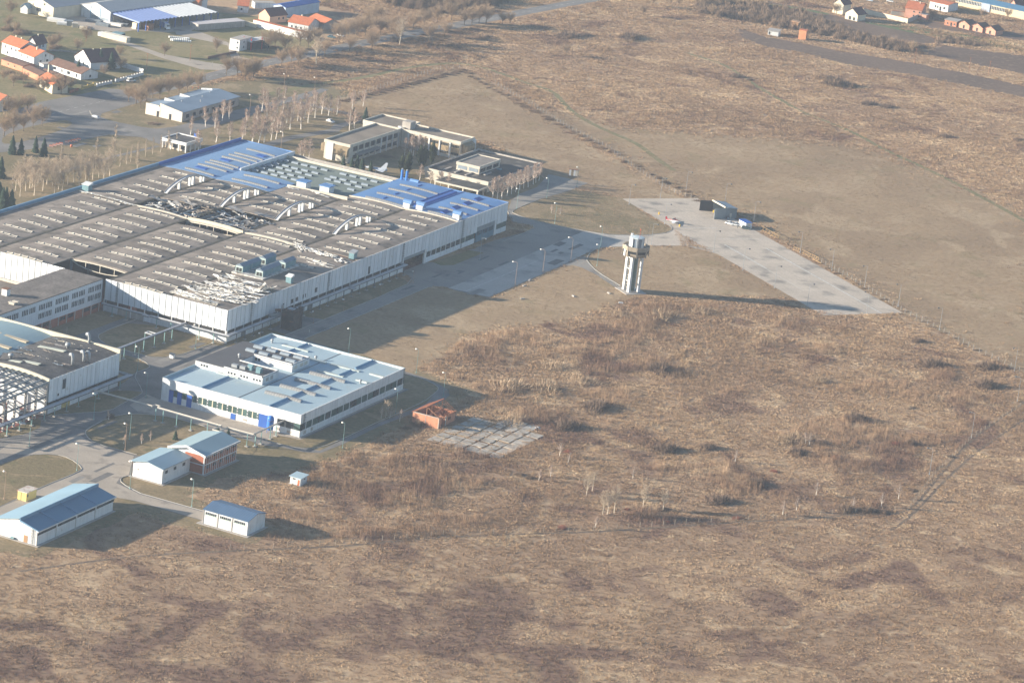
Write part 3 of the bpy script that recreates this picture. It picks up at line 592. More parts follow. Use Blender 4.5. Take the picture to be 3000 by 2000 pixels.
# grey green flat roof with small domes
gr = box('roof', green_r, hall, -102.4, 177.6, 10.6, -51.1, 215.2, 11.2)
dome = MB()
for i in range(8):
    a0, a1 = math.pi * i / 8, math.pi * (i + 1) / 8
    dome.face([(-1.6, -.8 * math.cos(a0), .75 * math.sin(a0)), (1.6, -.8 * math.cos(a0), .75 * math.sin(a0)), (1.6, -.8 * math.cos(a1), .75 * math.sin(a1)), (-1.6, -.8 * math.cos(a1), .75 * math.sin(a1))], 0)
for s in (-1, 1): dome.face([(s * 1.6, -.8 * math.cos(math.pi * i / 8), .75 * math.sin(math.pi * i / 8)) for i in range(9)][::-s], 1)
dome_me = dome.mesh('dome_rooflight', [poly, glass_d])
rr = random.Random(4)
for i, x in enumerate((-99.4, -94.8, -90.2, -85.6, -80.5, -71.5, -66.8, -61.8, -56.6)):
    for y in (184.5, 190, 196.5, 201.5, 209.6):
        if x > -82 and rr.random() < 0.28: continue
        if x > -72 and y < 187: continue
        inst('dome_rooflight', dome_me, gr, (x, y + rr.uniform(-.3, .3), 11.2))
for i in range(7): inst('dome_rooflight', dome_me, gr, (-101.0 + .2, 181 + 4.4 * i, 11.2), sc=(.7, .8, .8))
MB().box(-102.4, 215.2, 9.5, -51.0, 216.2, 12.2).build('parapet', cream, hall)
MB().box(-103.0, 177.5, 10.5, -102.4, 221.8, 12.9).build('parapet', white, hall)
for (xa, ya) in ((-74, 174.5), (-63.8, 175.8)):
    b_ = MB().box(0, 0, 11, 4.4, 4.2, 14.0).build('roof_house', white2, hall, loc=(xa, ya, 0)); MB().box(-.3, -.3, 14.0, 4.8, 4.6, 14.35).build('roof_cap', blue_r, b_)
MB().hexa([(-76.3, 171.0, 11), (-48, 171.0, 11), (-48, 171.5, 11), (-76.3, 171.5, 11), (-76.3, 171.0, 12.6), (-48, 171.0, 13.4), (-48, 171.5, 13.4), (-76.3, 171.5, 12.6)]).build('parapet', cream, hall)
box('roof', felt, hall, -76.4, 171.6, 10.6, -51.1, 177.5, 11.1)
# mossy valleys between the vaults
for i in (1, 2, 3, 4):
    x = XB[i]
    for (ya, yb) in (((0.3, 157) if i < 3 else (0.3, 178)),):
        box('valley_gutter', moss, hall, x - 0.75, ya if i != 2 else 15, 11.55, x + 0.55, yb, 11.98)
# rim walls that follow the vaults
def rim(name, xa, xb, y, h0, h1, th, mat, n=40):
    mb = MB(); xs = [xa + (xb - xa) * i / n for i in range(n + 1)]
    for i in range(n):
        a, b = xs[i], xs[i + 1]
        mb.hexa([(a, y, zv(a) + h0), (b, y, zv(b) + h0), (b, y + th, zv(b) + h0), (a, y + th, zv(a) + h0), (a, y, zv(a) + h1), (b, y, zv(b) + h1), (b, y + th, zv(b) + h1), (a, y + th, zv(a) + h1)])
    return mb.build(name, mat, hall)
rim('rim_wall', -126, -24, 94.6, -.6, .45, .8, cream, 60)
rim('rim_wall', -50.8, -0.3, 177.6, -.4, .45, .7, cream, 40)
rim('rim_wall', -76, -51, 94.2, -.3, 1.0, 0.39, palecream, 20)
# bowstring trusses left standing at the roof openings
def truss(y, xa=-76.3, xb=-51.2, mat=cream, drop=2.2):
    n = 8; tp = [(xa + (xb - xa) * i / n, y, zv(xa + (xb - xa) * i / n) - .55) for i in range(n + 1)]
    bt = [(p[0], y, 11.1 - drop * math.sin(math.pi * i / n) ** .6) for i, p in enumerate(tp)]
    mb = MB()
    for i in range(n): mb.bar(tp[i], tp[i + 1], .5, .4); mb.bar(bt[i], bt[i + 1], .25, .28)
    for i in range(2, n, 2): mb.bar(tp[i], bt[i], .22)
    mb.build('roof_truss', mat, hall)
truss(14.2); truss(86.2); truss(93.6, drop=1.6)
for x in (-76.3, -51.3):
    for y in (0.6, 14.2, 86.2, 94): MB().box(x - .35, y - .35, 0, x + .35, y + .35, 11.3).build('column', steel_g, hall)
# collapsed roof: bare purlins, rafters and hanging sheets
rr = random.Random(11)
for i in range(14):
    x = -100.5 + i * 3.6
    za = zv(x) - .5; top = 114 if x < -77 else 121
    yb = top - rr.uniform(0, 3); sagz = rr.uniform(0, 1.2)
    MB().bar((x, 96, za - rr.uniform(0, .5)), (x + rr.uniform(-.6, .6), yb, za - sagz), .45, .6).build('rafter', steel_g, hall)
for j, y in enumerate((99, 103.5, 108, 112.5, 117)):
    for (xa, xb) in ((-102, -89), (-89, -77), (-76, -63.5), (-63.5, -51.5)):
        if xa < -77 and y > 113: continue
        if rr.random() < .15: continue
        MB().bar((xa, y + rr.uniform(-.5, .5), zv(xa + .1) - .9 - rr.uniform(0, .5)), (xb, y + rr.uniform(-.8, .8), zv(xb - .1) - .9 - rr.uniform(0, .8)), .35, .45).build('purlin', conc, hall)
def crumple(Ls, Ws, rr, nx=7, ny=3, amp=.25):
    mb = MB(); g = []
    ph = rr.uniform(0, 9); edge = [rr.uniform(.7, 1.15) for _ in range(nx + 1)]
    for i in range(nx + 1):
        row = []
        for j in range(ny + 1):
            row.append((Ls * (i / nx - .5), Ws * (j / ny - .5) * edge[i] + .2 * math.sin(ph + i), amp * abs(math.sin(ph + i * 1.3 + j * 1.9)) + rr.uniform(0, amp * .6)))
        g.append(row)
    for i in range(nx):
        for j in range(ny): mb.face([g[i][j], g[i + 1][j], g[i + 1][j + 1], g[i][j + 1]])
    return mb
crumples = [crumple(rr.uniform(4, 8), rr.uniform(.7, 1.8), rr, amp=rr.uniform(.2, .6)).mesh('torn_sheet', membrane) for _ in range(10)]
crumples_d = [crumple(rr.uniform(3, 6), rr.uniform(1.5, 3.2), rr, amp=rr.uniform(.3, .8)).mesh('fallen_sheet', [felt, conc, steel_g][k % 3]) for k in range(9)]
for k in range(46):
    x = rr.uniform(-101, -52); y = rr.uniform(97, 120 if x > -77 else 114)
    inst('fallen_sheet', rr.choice(crumples_d if rr.random() < .55 else crumples), hall, (x, y, zv(x) - .6 - rr.uniform(0, 1.0)), rot=(rr.uniform(-.2, .2), rr.uniform(-.15, .15), rr.uniform(-.5, .5) + rr.choice((0, 0, 1.57))))
for (x, y) in ((-100, 110), (-79, 114.5), (-70, 121), (-58, 122), (-88, 113.6), (-52.5, 113), (-52, 99), (-78, 100)):
    inst('fallen_sheet', rr.choice(crumples_d), hall, (x, y, zv(x) - .1), rot=(0, .1, rr.uniform(-.4, .4)), sc=(1.4, 1.4, 1.2))
# torn membrane over the near corner bay and along the break in the roof
for k in range(120):
    x = rr.uniform(-24.4, -2.5); y = rr.uniform(2.2, 37.5)
    if x > -8 and y > 30 and rr.random() < .6: continue
    if y < 8 and x > -9: continue
    sc = rr.uniform(.55, 1.3)
    inst('torn_sheet', rr.choice(crumples), hall, (x, y, zv(x) + .02), rz=rr.gauss(-.02, .16), sc=(sc * 1.15, sc * rr.uniform(.4, 1.0), rr.uniform(.7, 1.7)))
for k in range(9):
    inst('torn_sheet', rr.choice(crumples), hall, (-3.5 + rr.uniform(-2, 1.5), 33 + rr.uniform(-3, 3), 12.4), rot=(rr.uniform(-.3, .3), -rr.uniform(.3, .8), rr.uniform(-1, 1)))
for k in range(60):
    t = rr.random(); x = -29 + 27 * t; y = 94.5 - 6 * t + rr.gauss(0, 1.6 - .6 * t)
    sc = rr.uniform(.35, .85); inst('torn_sheet', rr.choice(crumples), hall, (x, y, zv(x) + .1), rz=rr.gauss(-.3, .5), sc=(sc, sc * .8, rr.uniform(.5, 1.2)))
for k in range(6):
    inst('torn_sheet', rr.choice(crumples), hall, (-4 - k * 1.6, 75 + rr.uniform(0, 9), zv(-5) + .05), rz=rr.uniform(-.5, .2), sc=(.9, .5, .7))
for k in range(22):
    x = -124 + k * 1.02; inst('torn_sheet', rr.choice(crumples), hall, (x, 94.0 + rr.uniform(-.7, .5), zv(x) + .35), rz=rr.gauss(0, .12), sc=(.6, .5, .7))
for (x, y) in ((-53.8, 172), (-62, 169), (-68, 172), (-72, 168), (-58, 168), (-65, 174), (-70, 175)):
    inst('torn_sheet', rr.choice(crumples), hall, (x, y, zv(x) if y < 171 else 11.15), rz=rr.gauss(0, .3))
# arched ribs rising over the valleys
for x in XB[1:5]:
    mb = MB(); n = 12
    pts = [(x + (-.9 if x < -30 else -.4), 121.2 + 33 * i / n, 11.9 + 4.1 * math.sin(math.pi * i / n) ** .8) for i in range(n + 1)]
    for i in range(n): mb.bar(pts[i], pts[i + 1], 1.5, .28); 
    a = mb.build('roof_arch', white2, hall)
    mb = MB()
    for i in range(n):
        for s in (-.8, .8): mb.bar((pts[i][0] + s, pts[i][1], pts[i][2] + .25), (pts[i + 1][0] + s, pts[i + 1][1], pts[i + 1][2] + .25), .16, .35)
    mb.build('arch_edge', conc, a)
    for y in (131.0, 139.0, 141.4, 147.6, 149.6):
        t = (y - 121.2) / 33; zt = 11.9 + 4.1 * math.sin(math.pi * t) ** .8
        MB().box(pts[0][0] - .5, y - .4, 11.6, pts[0][0] + .5, y + .4, zt - .1).build('arch_post', white2, a)
# roof monitors (blue grey fan houses)
def monitor(x, y, L_):
    o = MB().box(0, 0, 11.6, 3.0, L_, 15.0).build('fan_house', teal, hall, loc=(x, y, 0))
    mb = MB(); mb.prism([(-.15, 0), (3.15, 0), (1.5, 0)], 0, 0) if False else None
    mb.v = [(-.2, -.2, 15.0), (3.2, -.2, 15.0), (1.5, -.2, 15.9), (-.2, L_ + .2, 15.0), (3.2, L_ + .2, 15.0), (1.5, L_ + .2, 15.9)]
    mb.f = [(0, 1, 2), (3, 5, 4), (0, 2, 5, 3), (1, 4, 5, 2), (0, 3, 4, 1)]; mb.m = [0] * 5
    mb.build('roof_cap', stripes(M('fan_house_roof', (0.17, 0.22, 0.28), .6, .1), 1, .8, .8, 1.05), o)
    MB().box(-.02, -.08, 11.7, 3.02, -.02, 15.0).build('gable_panel', M('pale_teal', (0.36, 0.45, 0.44), .7, .1), o)
    for k in (0, 1): MB().box(.3 + 1.3 * k, -.14, 12.9, 1.35 + 1.3 * k, -.09, 14.3).build('vent_window', dark, o)
monitor(-24.0, 44.3, 6.5); monitor(-24.0, 51.2, 6.3); monitor(-23.6, 60.2, 7.6); monitor(-15.6, 44.8, 6.6); monitor(-15.6, 51.8, 6.4); monitor(-15.6, 61.2, 7.8)
box('roof_slab', membrane, hall, -24.6, 42.5, 12.2, -11.2, 69.5, 12.75)
def roofbox(x, y, sx, sy, h, mat, cap):
    o = MB().box(-sx / 2, -sy / 2, 0, sx / 2, sy / 2, h).build('roof_vent', mat, hall, loc=(x, y, zv(x) - .3)); MB().hexa([(-sx / 2 - .3, -sy / 2 - .3, h), (sx / 2 + .3, -sy / 2 - .3, h), (sx / 2 + .3, sy / 2 + .3, h), (-sx / 2 - .3, sy / 2 + .3, h), (-sx / 2 - .3, -sy / 2 - .3, h + .15), (sx / 2 + .3, -sy / 2 - .3, h + .15), (sx / 2 + .1, sy / 2 + .3, h + .8), (-sx / 2 - .1, sy / 2 + .3, h + .8)]).build('roof_cap', cap, o)
roofbox(-3.2, 48.5, 2.2, 1.8, 2.6, teal, white2); roofbox(-3.6, 97, 2.2, 2.6, 2.3, teal, steel); roofbox(-126.3, 99, 3.0, 2.8, 2.8, teal, white2)
# walls -------------------------------------------------------------
def pane(mesh_cache={}, **k): pass
pan_me = {}
def panel(name, parent, axis, a, b, z0, z1, pos, mat, th=.12, gap=.04):
    key = (name, axis, round(b - a, 3), round(z1 - z0, 3), mat.name, th)
    if key not in pan_me:
        mb = MB()
        if axis == 'y': mb.box(0, gap / 2, 0, th, b - a - gap / 2, z1 - z0)
        else: mb.box(gap / 2, -th, 0, b - a - gap / 2, 0, z1 - z0)
        pan_me[key] = mb.mesh(name, mat)
    return inst(name, pan_me[key], parent, (pos, a, z0) if axis == 'y' else (a, pos, z0))
ew = box('east_wall', steel_g, hall, -.5, 0.0, 4.6, -.02, 222, 12.0)
for k in range(74):
    y0 = 3.0 * k; z0 = 4.5
    if 132 <= y0 < 150: z0 = 5.9
    if 195 <= y0 < 211: z0 = 6.6
    panel('wall_panel', ew, 'y', y0, y0 + 3.0, z0, 12.25, 0.0, white, gap=.26)
MB().box(-.4, 0, 12.0, .1, 222, 12.2).build('coping', conc, ew)
base_w = box('base_wall', conc, hall, -.5, 0, 0, -.05, 132, 2.95)
for k in range(22): panel('base_panel', base_w, 'y', 6.0 * k, 6.0 * k + 6.0, 0.3, 3.0, 0.0, white, gap=.16)
for k in range(22): panel('ribbon_window', base_w, 'y', 6.0 * k, 6.0 * k + 6.0, 3.0, 4.45, -.35, dark if k % 3 else glass_d, gap=.3)
for k in range(23): box('column', white2, base_w, -.45, 6 * k - .15, 0, .10, 6 * k + .15, 4.6)
for (y, d_) in ((10.5, 2.5), (58, 3.5), (91, 2)): MB().box(.0, y, .1, .16, y + d_, 2.95).build('door', [brick_r, steel_d, conc][int(y) % 3], base_w)
base_e = box('base_wall', conc, hall, -.5, 151.5, 0, -.05, 193.5, 2.2)
for k in range(7): panel('base_panel', base_e, 'y', 151.5 + 6 * k, 157.5 + 6 * k, .2, 2.25, 0, white, gap=.14)
for k in range(10): panel('ribbon_window', base_e, 'y', 151.5 + 4.2 * k, 155.7 + 4.2 * k, 2.25, 4.4, -.3, glass_d if k < 7 else glass_g, gap=.35)
for k in range(9): box('mullion', white2, base_e, -.3, 151.4 + 4.2 * k, 2.2, .06, 151.75 + 4.2 * k, 4.5)
box('gate_jamb', white2, hall, -.6, 150.0, 0, .15, 151.5, 6.0); box('gate_jamb', white2, hall, -.6, 131.6, 0, .15, 132.6, 6.0)
box('gate_jamb', white2, hall, -.6, 211.0, 0, .15, 212.6, 6.8)
dr = box('hangar_door', M('blue_grey_door', (0.10, 0.19, 0.25), .6, .12, .5), hall, -.6, 195.0, 0, -.25, 211, 6.6)
for k in range(3): MB().box(-.25, 195.2 + 5.27 * k, .1, -.12, 200.3 + 5.27 * k, 6.5).build('door_leaf', M('door_leaf', (0.085, 0.18, 0.25), .55, .1, .6, streak=.15), dr)
for k in range(3):
    for j in range(4): MB().box(-.12, 195.7 + 5.27 * k + 1.15 * j, 2.8, -.08, 196.4 + 5.27 * k + 1.15 * j, 5.6).build('door_pane', glass_d, dr)
base_n = box('base_wall', conc, hall, -.5, 212.6, 0, -.05, 222, 2.2); panel('base_panel', base_n, 'y', 212.6, 222, .2, 2.25, 0, white); panel('ribbon_window', base_n, 'y', 212.6, 222, 2.25, 4.5, -.2, glass_g)
for (y, z, w_, h_) in ((103.5, 5.0, 1.6, 3.0), (45, 5.4, 1.8, 1.6), (48.4, 5.5, 1.8, 1.5), (53.6, 5.6, .8, 1.5), (55.4, 5.6, .6, 1.5), (39, 5.3, 1.1, 1.3), (62.5, 6, 1.8, 1.8)): MB().box(.13, y, z, .16, y + w_, z + h_).build('wall_opening', glass_d, ew)
def ladder(parent, x, y, z0, z1, axis='y'):
    mb = MB(); d = (0, .35) if axis == 'y' else (.35, 0)
    for s in (-1, 1): mb.bar((x + s * d[0], y + s * d[1], z0), (x + s * d[0], y + s * d[1], z1), .09)
    z = z0 + .3
    while z < z1: mb.bar((x - d[0], y - d[1], z), (x + d[0], y + d[1], z), .05); z += .5
    z = z0 + 2.5
    ex = .8
    while z < z1:
        for s in (-1, 1):
            p = (x + s * d[0], y + s * d[1]); q = (x + s * d[0] + (ex if axis == 'y' else 0), y + s * d[1] - (0 if axis == 'y' else ex)); mb.bar((*p, z), (*q, z), .05)
        z += .9
    mb.build('ladder', steel_d, parent)
for y in (16.2, 72.5, 131.0, 181.5): ladder(ew, .28, y, 4.6 if y < 180 else .4, 12.2)
sw = box('south_wall', steel_g, hall, -51.0, 0.02, 4.6, -.1, .5, 12.0)
for k in range(20): panel('wall_panel', sw, 'x', -52.0 + 2.6 * k, -49.4 + 2.6 * k, 4.5, 12.25, 0.0, white, gap=.26)
ladder(sw, -46.6, -.35, 4.6, 12.2, 'x')
bw = box('base_wall', conc, hall, -51, .1, 0, -.1, .5, 2.95)
for k in range(9):
    x0 = -52 + 5.8 * k
    if -43.5 < x0 + 2.9 < -36.5: continue
    panel('base_panel', bw, 'x', x0, min(x0 + 5.8, -.02), .3, 3.0, 0, white, gap=.16); panel('ribbon_window', bw, 'x', x0, min(x0 + 5.8, -.1), 3.0, 4.45, .4, dark, gap=.4)
for k in range(10): box('column', white2, bw, -52 + 5.8 * k - .15, -.08, 0, -52 + 5.8 * k + .15, .4, 4.6)
box('door', brick_r, bw, -41.8, .3, 0, -38.0, .45, 4.4)
sw2 = box('south_wall', steel_g, hall, -129.4, .02, 0, -70, .5, 12.0)
for k in range(23): panel('wall_panel', sw2, 'x', -129.4 + 2.6 * k, -126.8 + 2.6 * k, .3, 12.25, 0.0, white, gap=.26)
box('west_wall', conc, hall, -129.5, 0.5, 0, -129.0, 222, 12); box('parapet', midblue, hall, -130.2, 0, 10.0, -129.5, 222, 13.1)
box('parapet', blue_d, hall, -129.45, 157, 11.8, -129.1, 222, 13.4)
box('north_wall', conc, hall, -129, 221.5, 0, -.6, 222, 11.6); box('parapet', blue_r, hall, -51, 221.7, 11.4, 0.05, 222.2, 12.4); box('parapet', blue_r, hall, -129.4, 221.7, 11.4, -103, 222.2, 12.6)
box('hall_floor', M('red_oxide_floor', (0.16, 0.07, 0.055), .8, .25, .2), hall, -129, .6, .05, -.6, 221.4, .10)
for x in (-102.5, -76.5, -51, -25.2):
    for k in range(0, 19): 
        if 5 < k < 13 or k < 3: box('column', conc, hall, x - .3, 12 * k + 2, .1, x + .3, 12 * k + 2.6, 11.3)
# ------------------------------------------------------------------ office wing against the hall
o2 = thing('office_wing', 'two storey office wing with white ribbed cladding and red brick base against the hall', 'office building', (-53.2, -90, 0))
box('wall', conc, o2, -16.6, 0, 0, -.05, 89.9, 11.8)
mb = MB().box(-17, -.2, 11.8, .25, 89.8, 12.15); mb.build('roof', M('ribbed_felt', (0.155, 0.135, 0.12), .95, .25, .15, fine=.25, fscale=1.2), o2)
clad = MB().box(-.05, 0, 3.3, .15, 89.9, 12.1).build('cladding', stripes(M('blue_white_ribbed', (0.56, 0.59, 0.63), .6, .05), 1, 1.3, .9, 1.03, .8), o2)
for k in range(9):
    yb = 89.9 - 10.4 * k - 9.2
    for z in (8.4, 5.2):
        if z < 6 and k == 4: continue
        for g in (0, 4.4):
            for j in range(4): MB().box(.15, yb + g + 1.0 * j, z, .19, yb + g + 1.0 * j + .62, z + 2.0).build('window', glass_d, clad)
bb = box('brick_base', brick_r, o2, -.05, 0, 0, .08, 89.9, 3.3)
for k in range(16):
    y = 88.5 - 5.2 * k
    box('pilaster', conc, bb, .08, y - .25, 0, .2, y + .25, 3.3)
    if k % 3 != 2: box('window', glass_d, bb, .08, y - 4.4, 1.6, .12, y - .8, 3.0)
for (x, y, sx, sy, h) in ((-13, 45, 2.2, 2.2, 2.4), (-5, 38, 2.2, 1.0, .7), (-4.4, 39.6, 2.0, .8, .9)):
    v = box('roof_vent', white2 if h > 2 else cream, o2, x, y, 12.1, x + sx, y + sy, 12.1 + h); box('vent_cap', rust if h > 2 else cream, v, x - .2, y - .2, 12.1 + h, x + sx + .2, y + sy + .2, 12.3 + h)
for k in range(9): MB().box(-8 + .1 * k, 12.5 + k * 1.9, 12.15, -2.8, 13.6 + k * 1.9, 12.55).build('rooflight', skyl_w, o2)
lw = thing('side_wing', 'low flat roofed wing with pale parapet behind the office wing', 'office building', (-72, -80, 0))
box('wall', conc, lw, -28, 0, 0, -.2, 60, 8.2); box('roof', felt_o, lw, -28, -.1, 8.2, 0, 60.1, 8.5); box('parapet', cream, lw, -28, 60.1, 7, -.1, 60.9, 9.4); box('parapet', cream, lw, -.3, 0, 7.5, .1, 60.1, 9.1)

# ------------------------------------------------------------------ half burnt warehouse
bw_ = thing('burnt_warehouse', 'half burnt warehouse with bare steel frame, dark roof and white panel wall', 'warehouse', (0, -112, 0))
def zb(x): t = ((x + 27) % 27) / 27; return 11.7 + 1.1 * (1 - (2 * t - 1) ** 2)
def bvault(xa, xb, ya, yb, mat, nm='roof', zb_=None):
    mb = MB(); n = 10
    for i in range(n):
        a, b = xa + (xb - xa) * i / n, xa + (xb - xa) * (i + 1) / n; f = lambda x: 11.7 + 1.1 * (1 - (2 * (x - xa) / (xb - xa) - 1) ** 2)
        mb.hexa([(a, ya, f(a) - .4), (b, ya, f(b) - .4), (b, yb, f(b) - .4), (a, yb, f(a) - .4), (a, ya, f(a)), (b, ya, f(b)), (b, yb, f(b)), (a, yb, f(a))])
    return mb.build(nm, mat, bw_)
rf = bvault(-27, 0, .5, 41.5, felt_d)
rl2 = rooflight_mesh(16.6, 5, XB[1], 6, 77)
for (x, y) in ((-22, 36.4), (-22, 16.2)): inst('rooflight', rl2, rf, (x, y, 12.3))
for (x, y, L_, d_) in ((-22.6, 25.8, 10.5, 1.6), (-18.9, 7.8, 9, 1.8), (-20.5, 5.6, 5, 1.3)):
    MB().hexa([(x, y, 12.2), (x + L_, y, 12.9), (x + L_, y + d_, 12.9), (x, y + d_, 12.2), (x, y, 12.5), (x + L_, y, 13.1), (x + L_, y + d_, 13.2), (x, y + d_, 12.6)]).build('rooflight', M('pale_green_sheet', (0.42, 0.44, 0.38), .7, .1), rf)
rr = random.Random(5)
for k in range(14): inst('fallen_sheet', rr.choice(crumples_d), bw_, (rr.uniform(-25, -3), rr.uniform(3, 38), 12.5 + rr.uniform(0, .3)), rz=rr.uniform(-.3, .3), sc=(.8, .5, .4))
rf2 = bvault(-54, -27, .5, 41.5, M('faded_blue_roof', (0.20, 0.29, 0.33), .6, .08, .1)); bvault(-81, -54, .5, 41.5, ltblue_r)
for y in (7, 17, 27): MB().hexa([(-48, y, 12.7), (-28, y, 12.1), (-28, y + 1.9, 12.1), (-48, y + 1.9, 12.7), (-48, y, 13.0), (-28, y, 12.5), (-28, y + 1.9, 12.5), (-48, y + 1.9, 13.0)]).build('rooflight', M('buff_sheet', (0.46, 0.39, 0.28), .8, .1), rf2)
MB().box(-81, 41.5, 9, .2, 42.3, 13.2).build('parapet', palecream, bw_)
mb = MB()
for i in range(30):
    a, b = -81 + 2.7 * i, -78.3 + 2.7 * i; f = lambda x: 12.0 + 1.1 * (1 - (2 * ((x + 81) % 27.0001) / 27 - 1) ** 2)
    mb.hexa([(a, -.2, f(a) - 1.2), (b, -.2, f(b - .001) - 1.2), (b, .5, f(b - .001) - 1.2), (a, .5, f(a) - 1.2), (a, -.2, f(a) + .3), (b, -.2, f(b - .001) + .3), (b, .5, f(b - .001) + .3), (a, .5, f(a) + .3)])
mb.build('rim_wall', palecream, bw_)
pw = box('party_wall', white2, bw_, -81, -.15, 0, -.4, .1, 10.8)
ew2 = box('east_wall', steel_g, bw_, -.5, -.1, 4.2, -.02, 42, 11.7)
for k in range(17): panel('wall_panel', ew2, 'y', 2.47 * k, 2.47 * k + 2.47, 4.1, 12.0, 0.0, white, gap=.2)
MB().box(.13, 7.8, 7.0, .17, 9.6, 10.4).build('wall_opening', glass_d, ew2); MB().box(.13, 5.2, 5.2, .17, 6.0, 6.1).build('wall_opening', glass_d, ew2)
bb2 = box('base_wall', conc, bw_, -.5, 0, 0, -.05, 42, 2.6)
for k in range(7): panel('base_panel', bb2, 'y', 6 * k, 6 * k + 6, .2, 2.6, 0, white, gap=.14); panel('ribbon_window', bb2, 'y', 6 * k, 6 * k + 6, 2.6, 4.1, -.3, dark, gap=.3)
MB().box(.0, 8, .2, .15, 13, 2.6).build('notice_board', M('ochre_board', (0.42, 0.33, 0.12), .8, .3, 1.0), bb2)
box('floor', M('red_brick_floor', (0.30, 0.10, 0.07), .9, .3, .3, dirt=(.1, .09, .08), dscale=.3, damt=.5), bw_, -60, -45, .05, -.2, -.2, .15)
for x in (-27, -.4):
    for k in range(8): MB().box(x - .3, -6 * k - .9, 0, x + .3, -6 * k - .3, 11.0 if k < 6 else 6).build('column', conc, bw_)
for x in (-20.5, -13.8, -7.1):
    for k in (2, 4, 6): MB().box(x - .2, -6 * k - .8, 0, x + .2, -6 * k - .4, 6.2).build('column', steel_g, bw_)
for k in range(12):
    x = -26.5 + 2.4 * k; f = 11.3 + 1.0 * (1 - (2 * (x + 27) / 27 - 1) ** 2)
    MB().bar((x, -.3, f), (x, -30 - rr.uniform(0, 14), f - rr.uniform(0, .8)), .3, .5).build('rafter', steel_g, bw_)
for k in range(7):
    y = -.7 - 6 * k; n = 8; mb = MB()
    for i in range(n):
        a, b = -27 + 27 * i / n, -27 + 27 * (i + 1) / n; f = lambda x: 10.8 + 1.0 * (1 - (2 * (x + 27) / 27 - 1) ** 2)
        mb.bar((a, y, f(a)), (b, y, f(b)), .35, .5)
    mb.bar((-27, y, 9.4), (0, y, 9.4), .2, .25); mb.build('roof_truss', steel_g, bw_)
for x in (-27, -.4): MB().bar((x, 0, 10.9), (x, -44, 10.9), .4, .6).build('eaves_beam', steel_g, bw_); MB().bar((x, 0, 6.2), (x, -44, 6.2), .35, .5).build('crane_beam', steel_d, bw_)
for k in range(40): inst('fallen_sheet', rr.choice(crumples_d), bw_, (rr.uniform(-26, -1), -rr.uniform(2, 43), .2 + rr.uniform(0, .4)), rot=(rr.uniform(-.2, .2), rr.uniform(-.2, .2), rr.uniform(0, 3)))
for k in range(16): inst('torn_sheet', rr.choice(crumples), bw_, (rr.uniform(-26, -1), -rr.uniform(1, 30), .3 + rr.uniform(0, .5)), rot=(rr.uniform(-.2, .2), rr.uniform(-.3, .3), rr.uniform(0, 3)), sc=(1.2, 1.6, 1.2))
for k in range(4): MB().box(-24 + 6 * k, -14.2, 0, -19.5 + 6 * k, -14.0, 4.5 + (k % 2) * 2).build('partition', white2, bw_)
for (x, y, h, hood) in ((-12, 41.0, 3.6, 1), (-13.9, 31, 2.4, 0), (-3.5, 18.4, 3.4, 1), (-2.9, 24.2, 3.2, 1), (-1.6, 25.6, 3.0, 1), (-21.5, 8.7, 1.8, 0), (-24, 5, 1.5, 0)):
    mb = MB()
    if hood: mb.tube([(0, 0, 0), (0, 0, h * .6), (-.2, .1, h * .85), (-.7, .3, h), (-1.3, .5, h * .88)], [.45, .45, .5, .6, .7], 8)
    else: mb.lathe([(.55, 0), (.55, h * .5), (1.0, h * .55), (.9, h * .9), (.4, h)], 8)
    mb.build('roof_vent', steel, rf, loc=(x, y, 12.3), smooth=True)

# ------------------------------------------------------------------ pale blue roofed workshop
ws = thing('workshop', 'white workshop with pale blue flat roof and a dark raised roof block', 'workshop', (18.4, -71.5, 0))
WX, WY, WH = 54.0, 71.6, 7.9
box('wall', conc, ws, .25, .25, 0, WX - .25, WY - .25, 6.9)
rf = thing  # noqa
mb = MB()
def wz(x):  # two shallow pitches
    t = (x % 28.6) / 28.6 if x < 28.6 else (x - 28.6) / 25.4
    return 7.25 + .35 * (1 - abs(2 * t - 1))
xs = [.35, 14.9, 28.6, 41.4, WX - .35]
for a, b in zip(xs[:-1], xs[1:]): mb.hexa([(a, .35, 7.0), (b, .35, 7.0), (b, WY - .35, 7.0), (a, WY - .35, 7.0), (a, .35, wz(a)), (b, .35, wz(b)), (b, WY - .35, wz(b)), (a, WY - .35, wz(a))])
roof = mb.build('roof', ltblue_r, ws)
for (a, b, c, d) in ((0, 0, WX, .35), (0, WY - .35, WX, WY), (0, .35, .35, WY - .35), (WX - .35, .35, WX, WY - .35)): box('parapet', white2 if (a, b) != (0, .35) else ltblue_r, ws, a, b, 4.6, c, d, WH)
for (a, b, c, d) in ((-.05, WY - .3, WX + .05, WY + .08), (-.08, -.05, .2, WY)): box('coping', ltblue_r, ws, a, b, WH, c, d, WH + .14)
box('gutter', steel_d, roof, 28.4, .4, 7.1, 28.75, WY - .4, 7.32)
def step(x, ya, yb, w_=1.5): MB().hexa([(x, ya, 7.1), (x + w_, ya, 7.1), (x + w_, yb, 7.1), (x, yb, 7.1), (x, ya, 8.15), (x + .25, ya, 8.15), (x + .25, yb, 8.15), (x, yb, 8.15)]).build('roof_step', midblue, roof)  # darker blue paints in the shading beside the raised ridge
for (x, ya, yb) in ((41.3, .4, 12.2), (41.3, 14.6, 22), (41.3, 24.4, 31.6), (41.3, 34.2, 42), (41.3, 47, 55.4), (41.3, 58.5, 71), (14.9, .4, 17.6), (14.9, 55, 62), (14.9, 64, 70.8)): step(x, ya, yb)
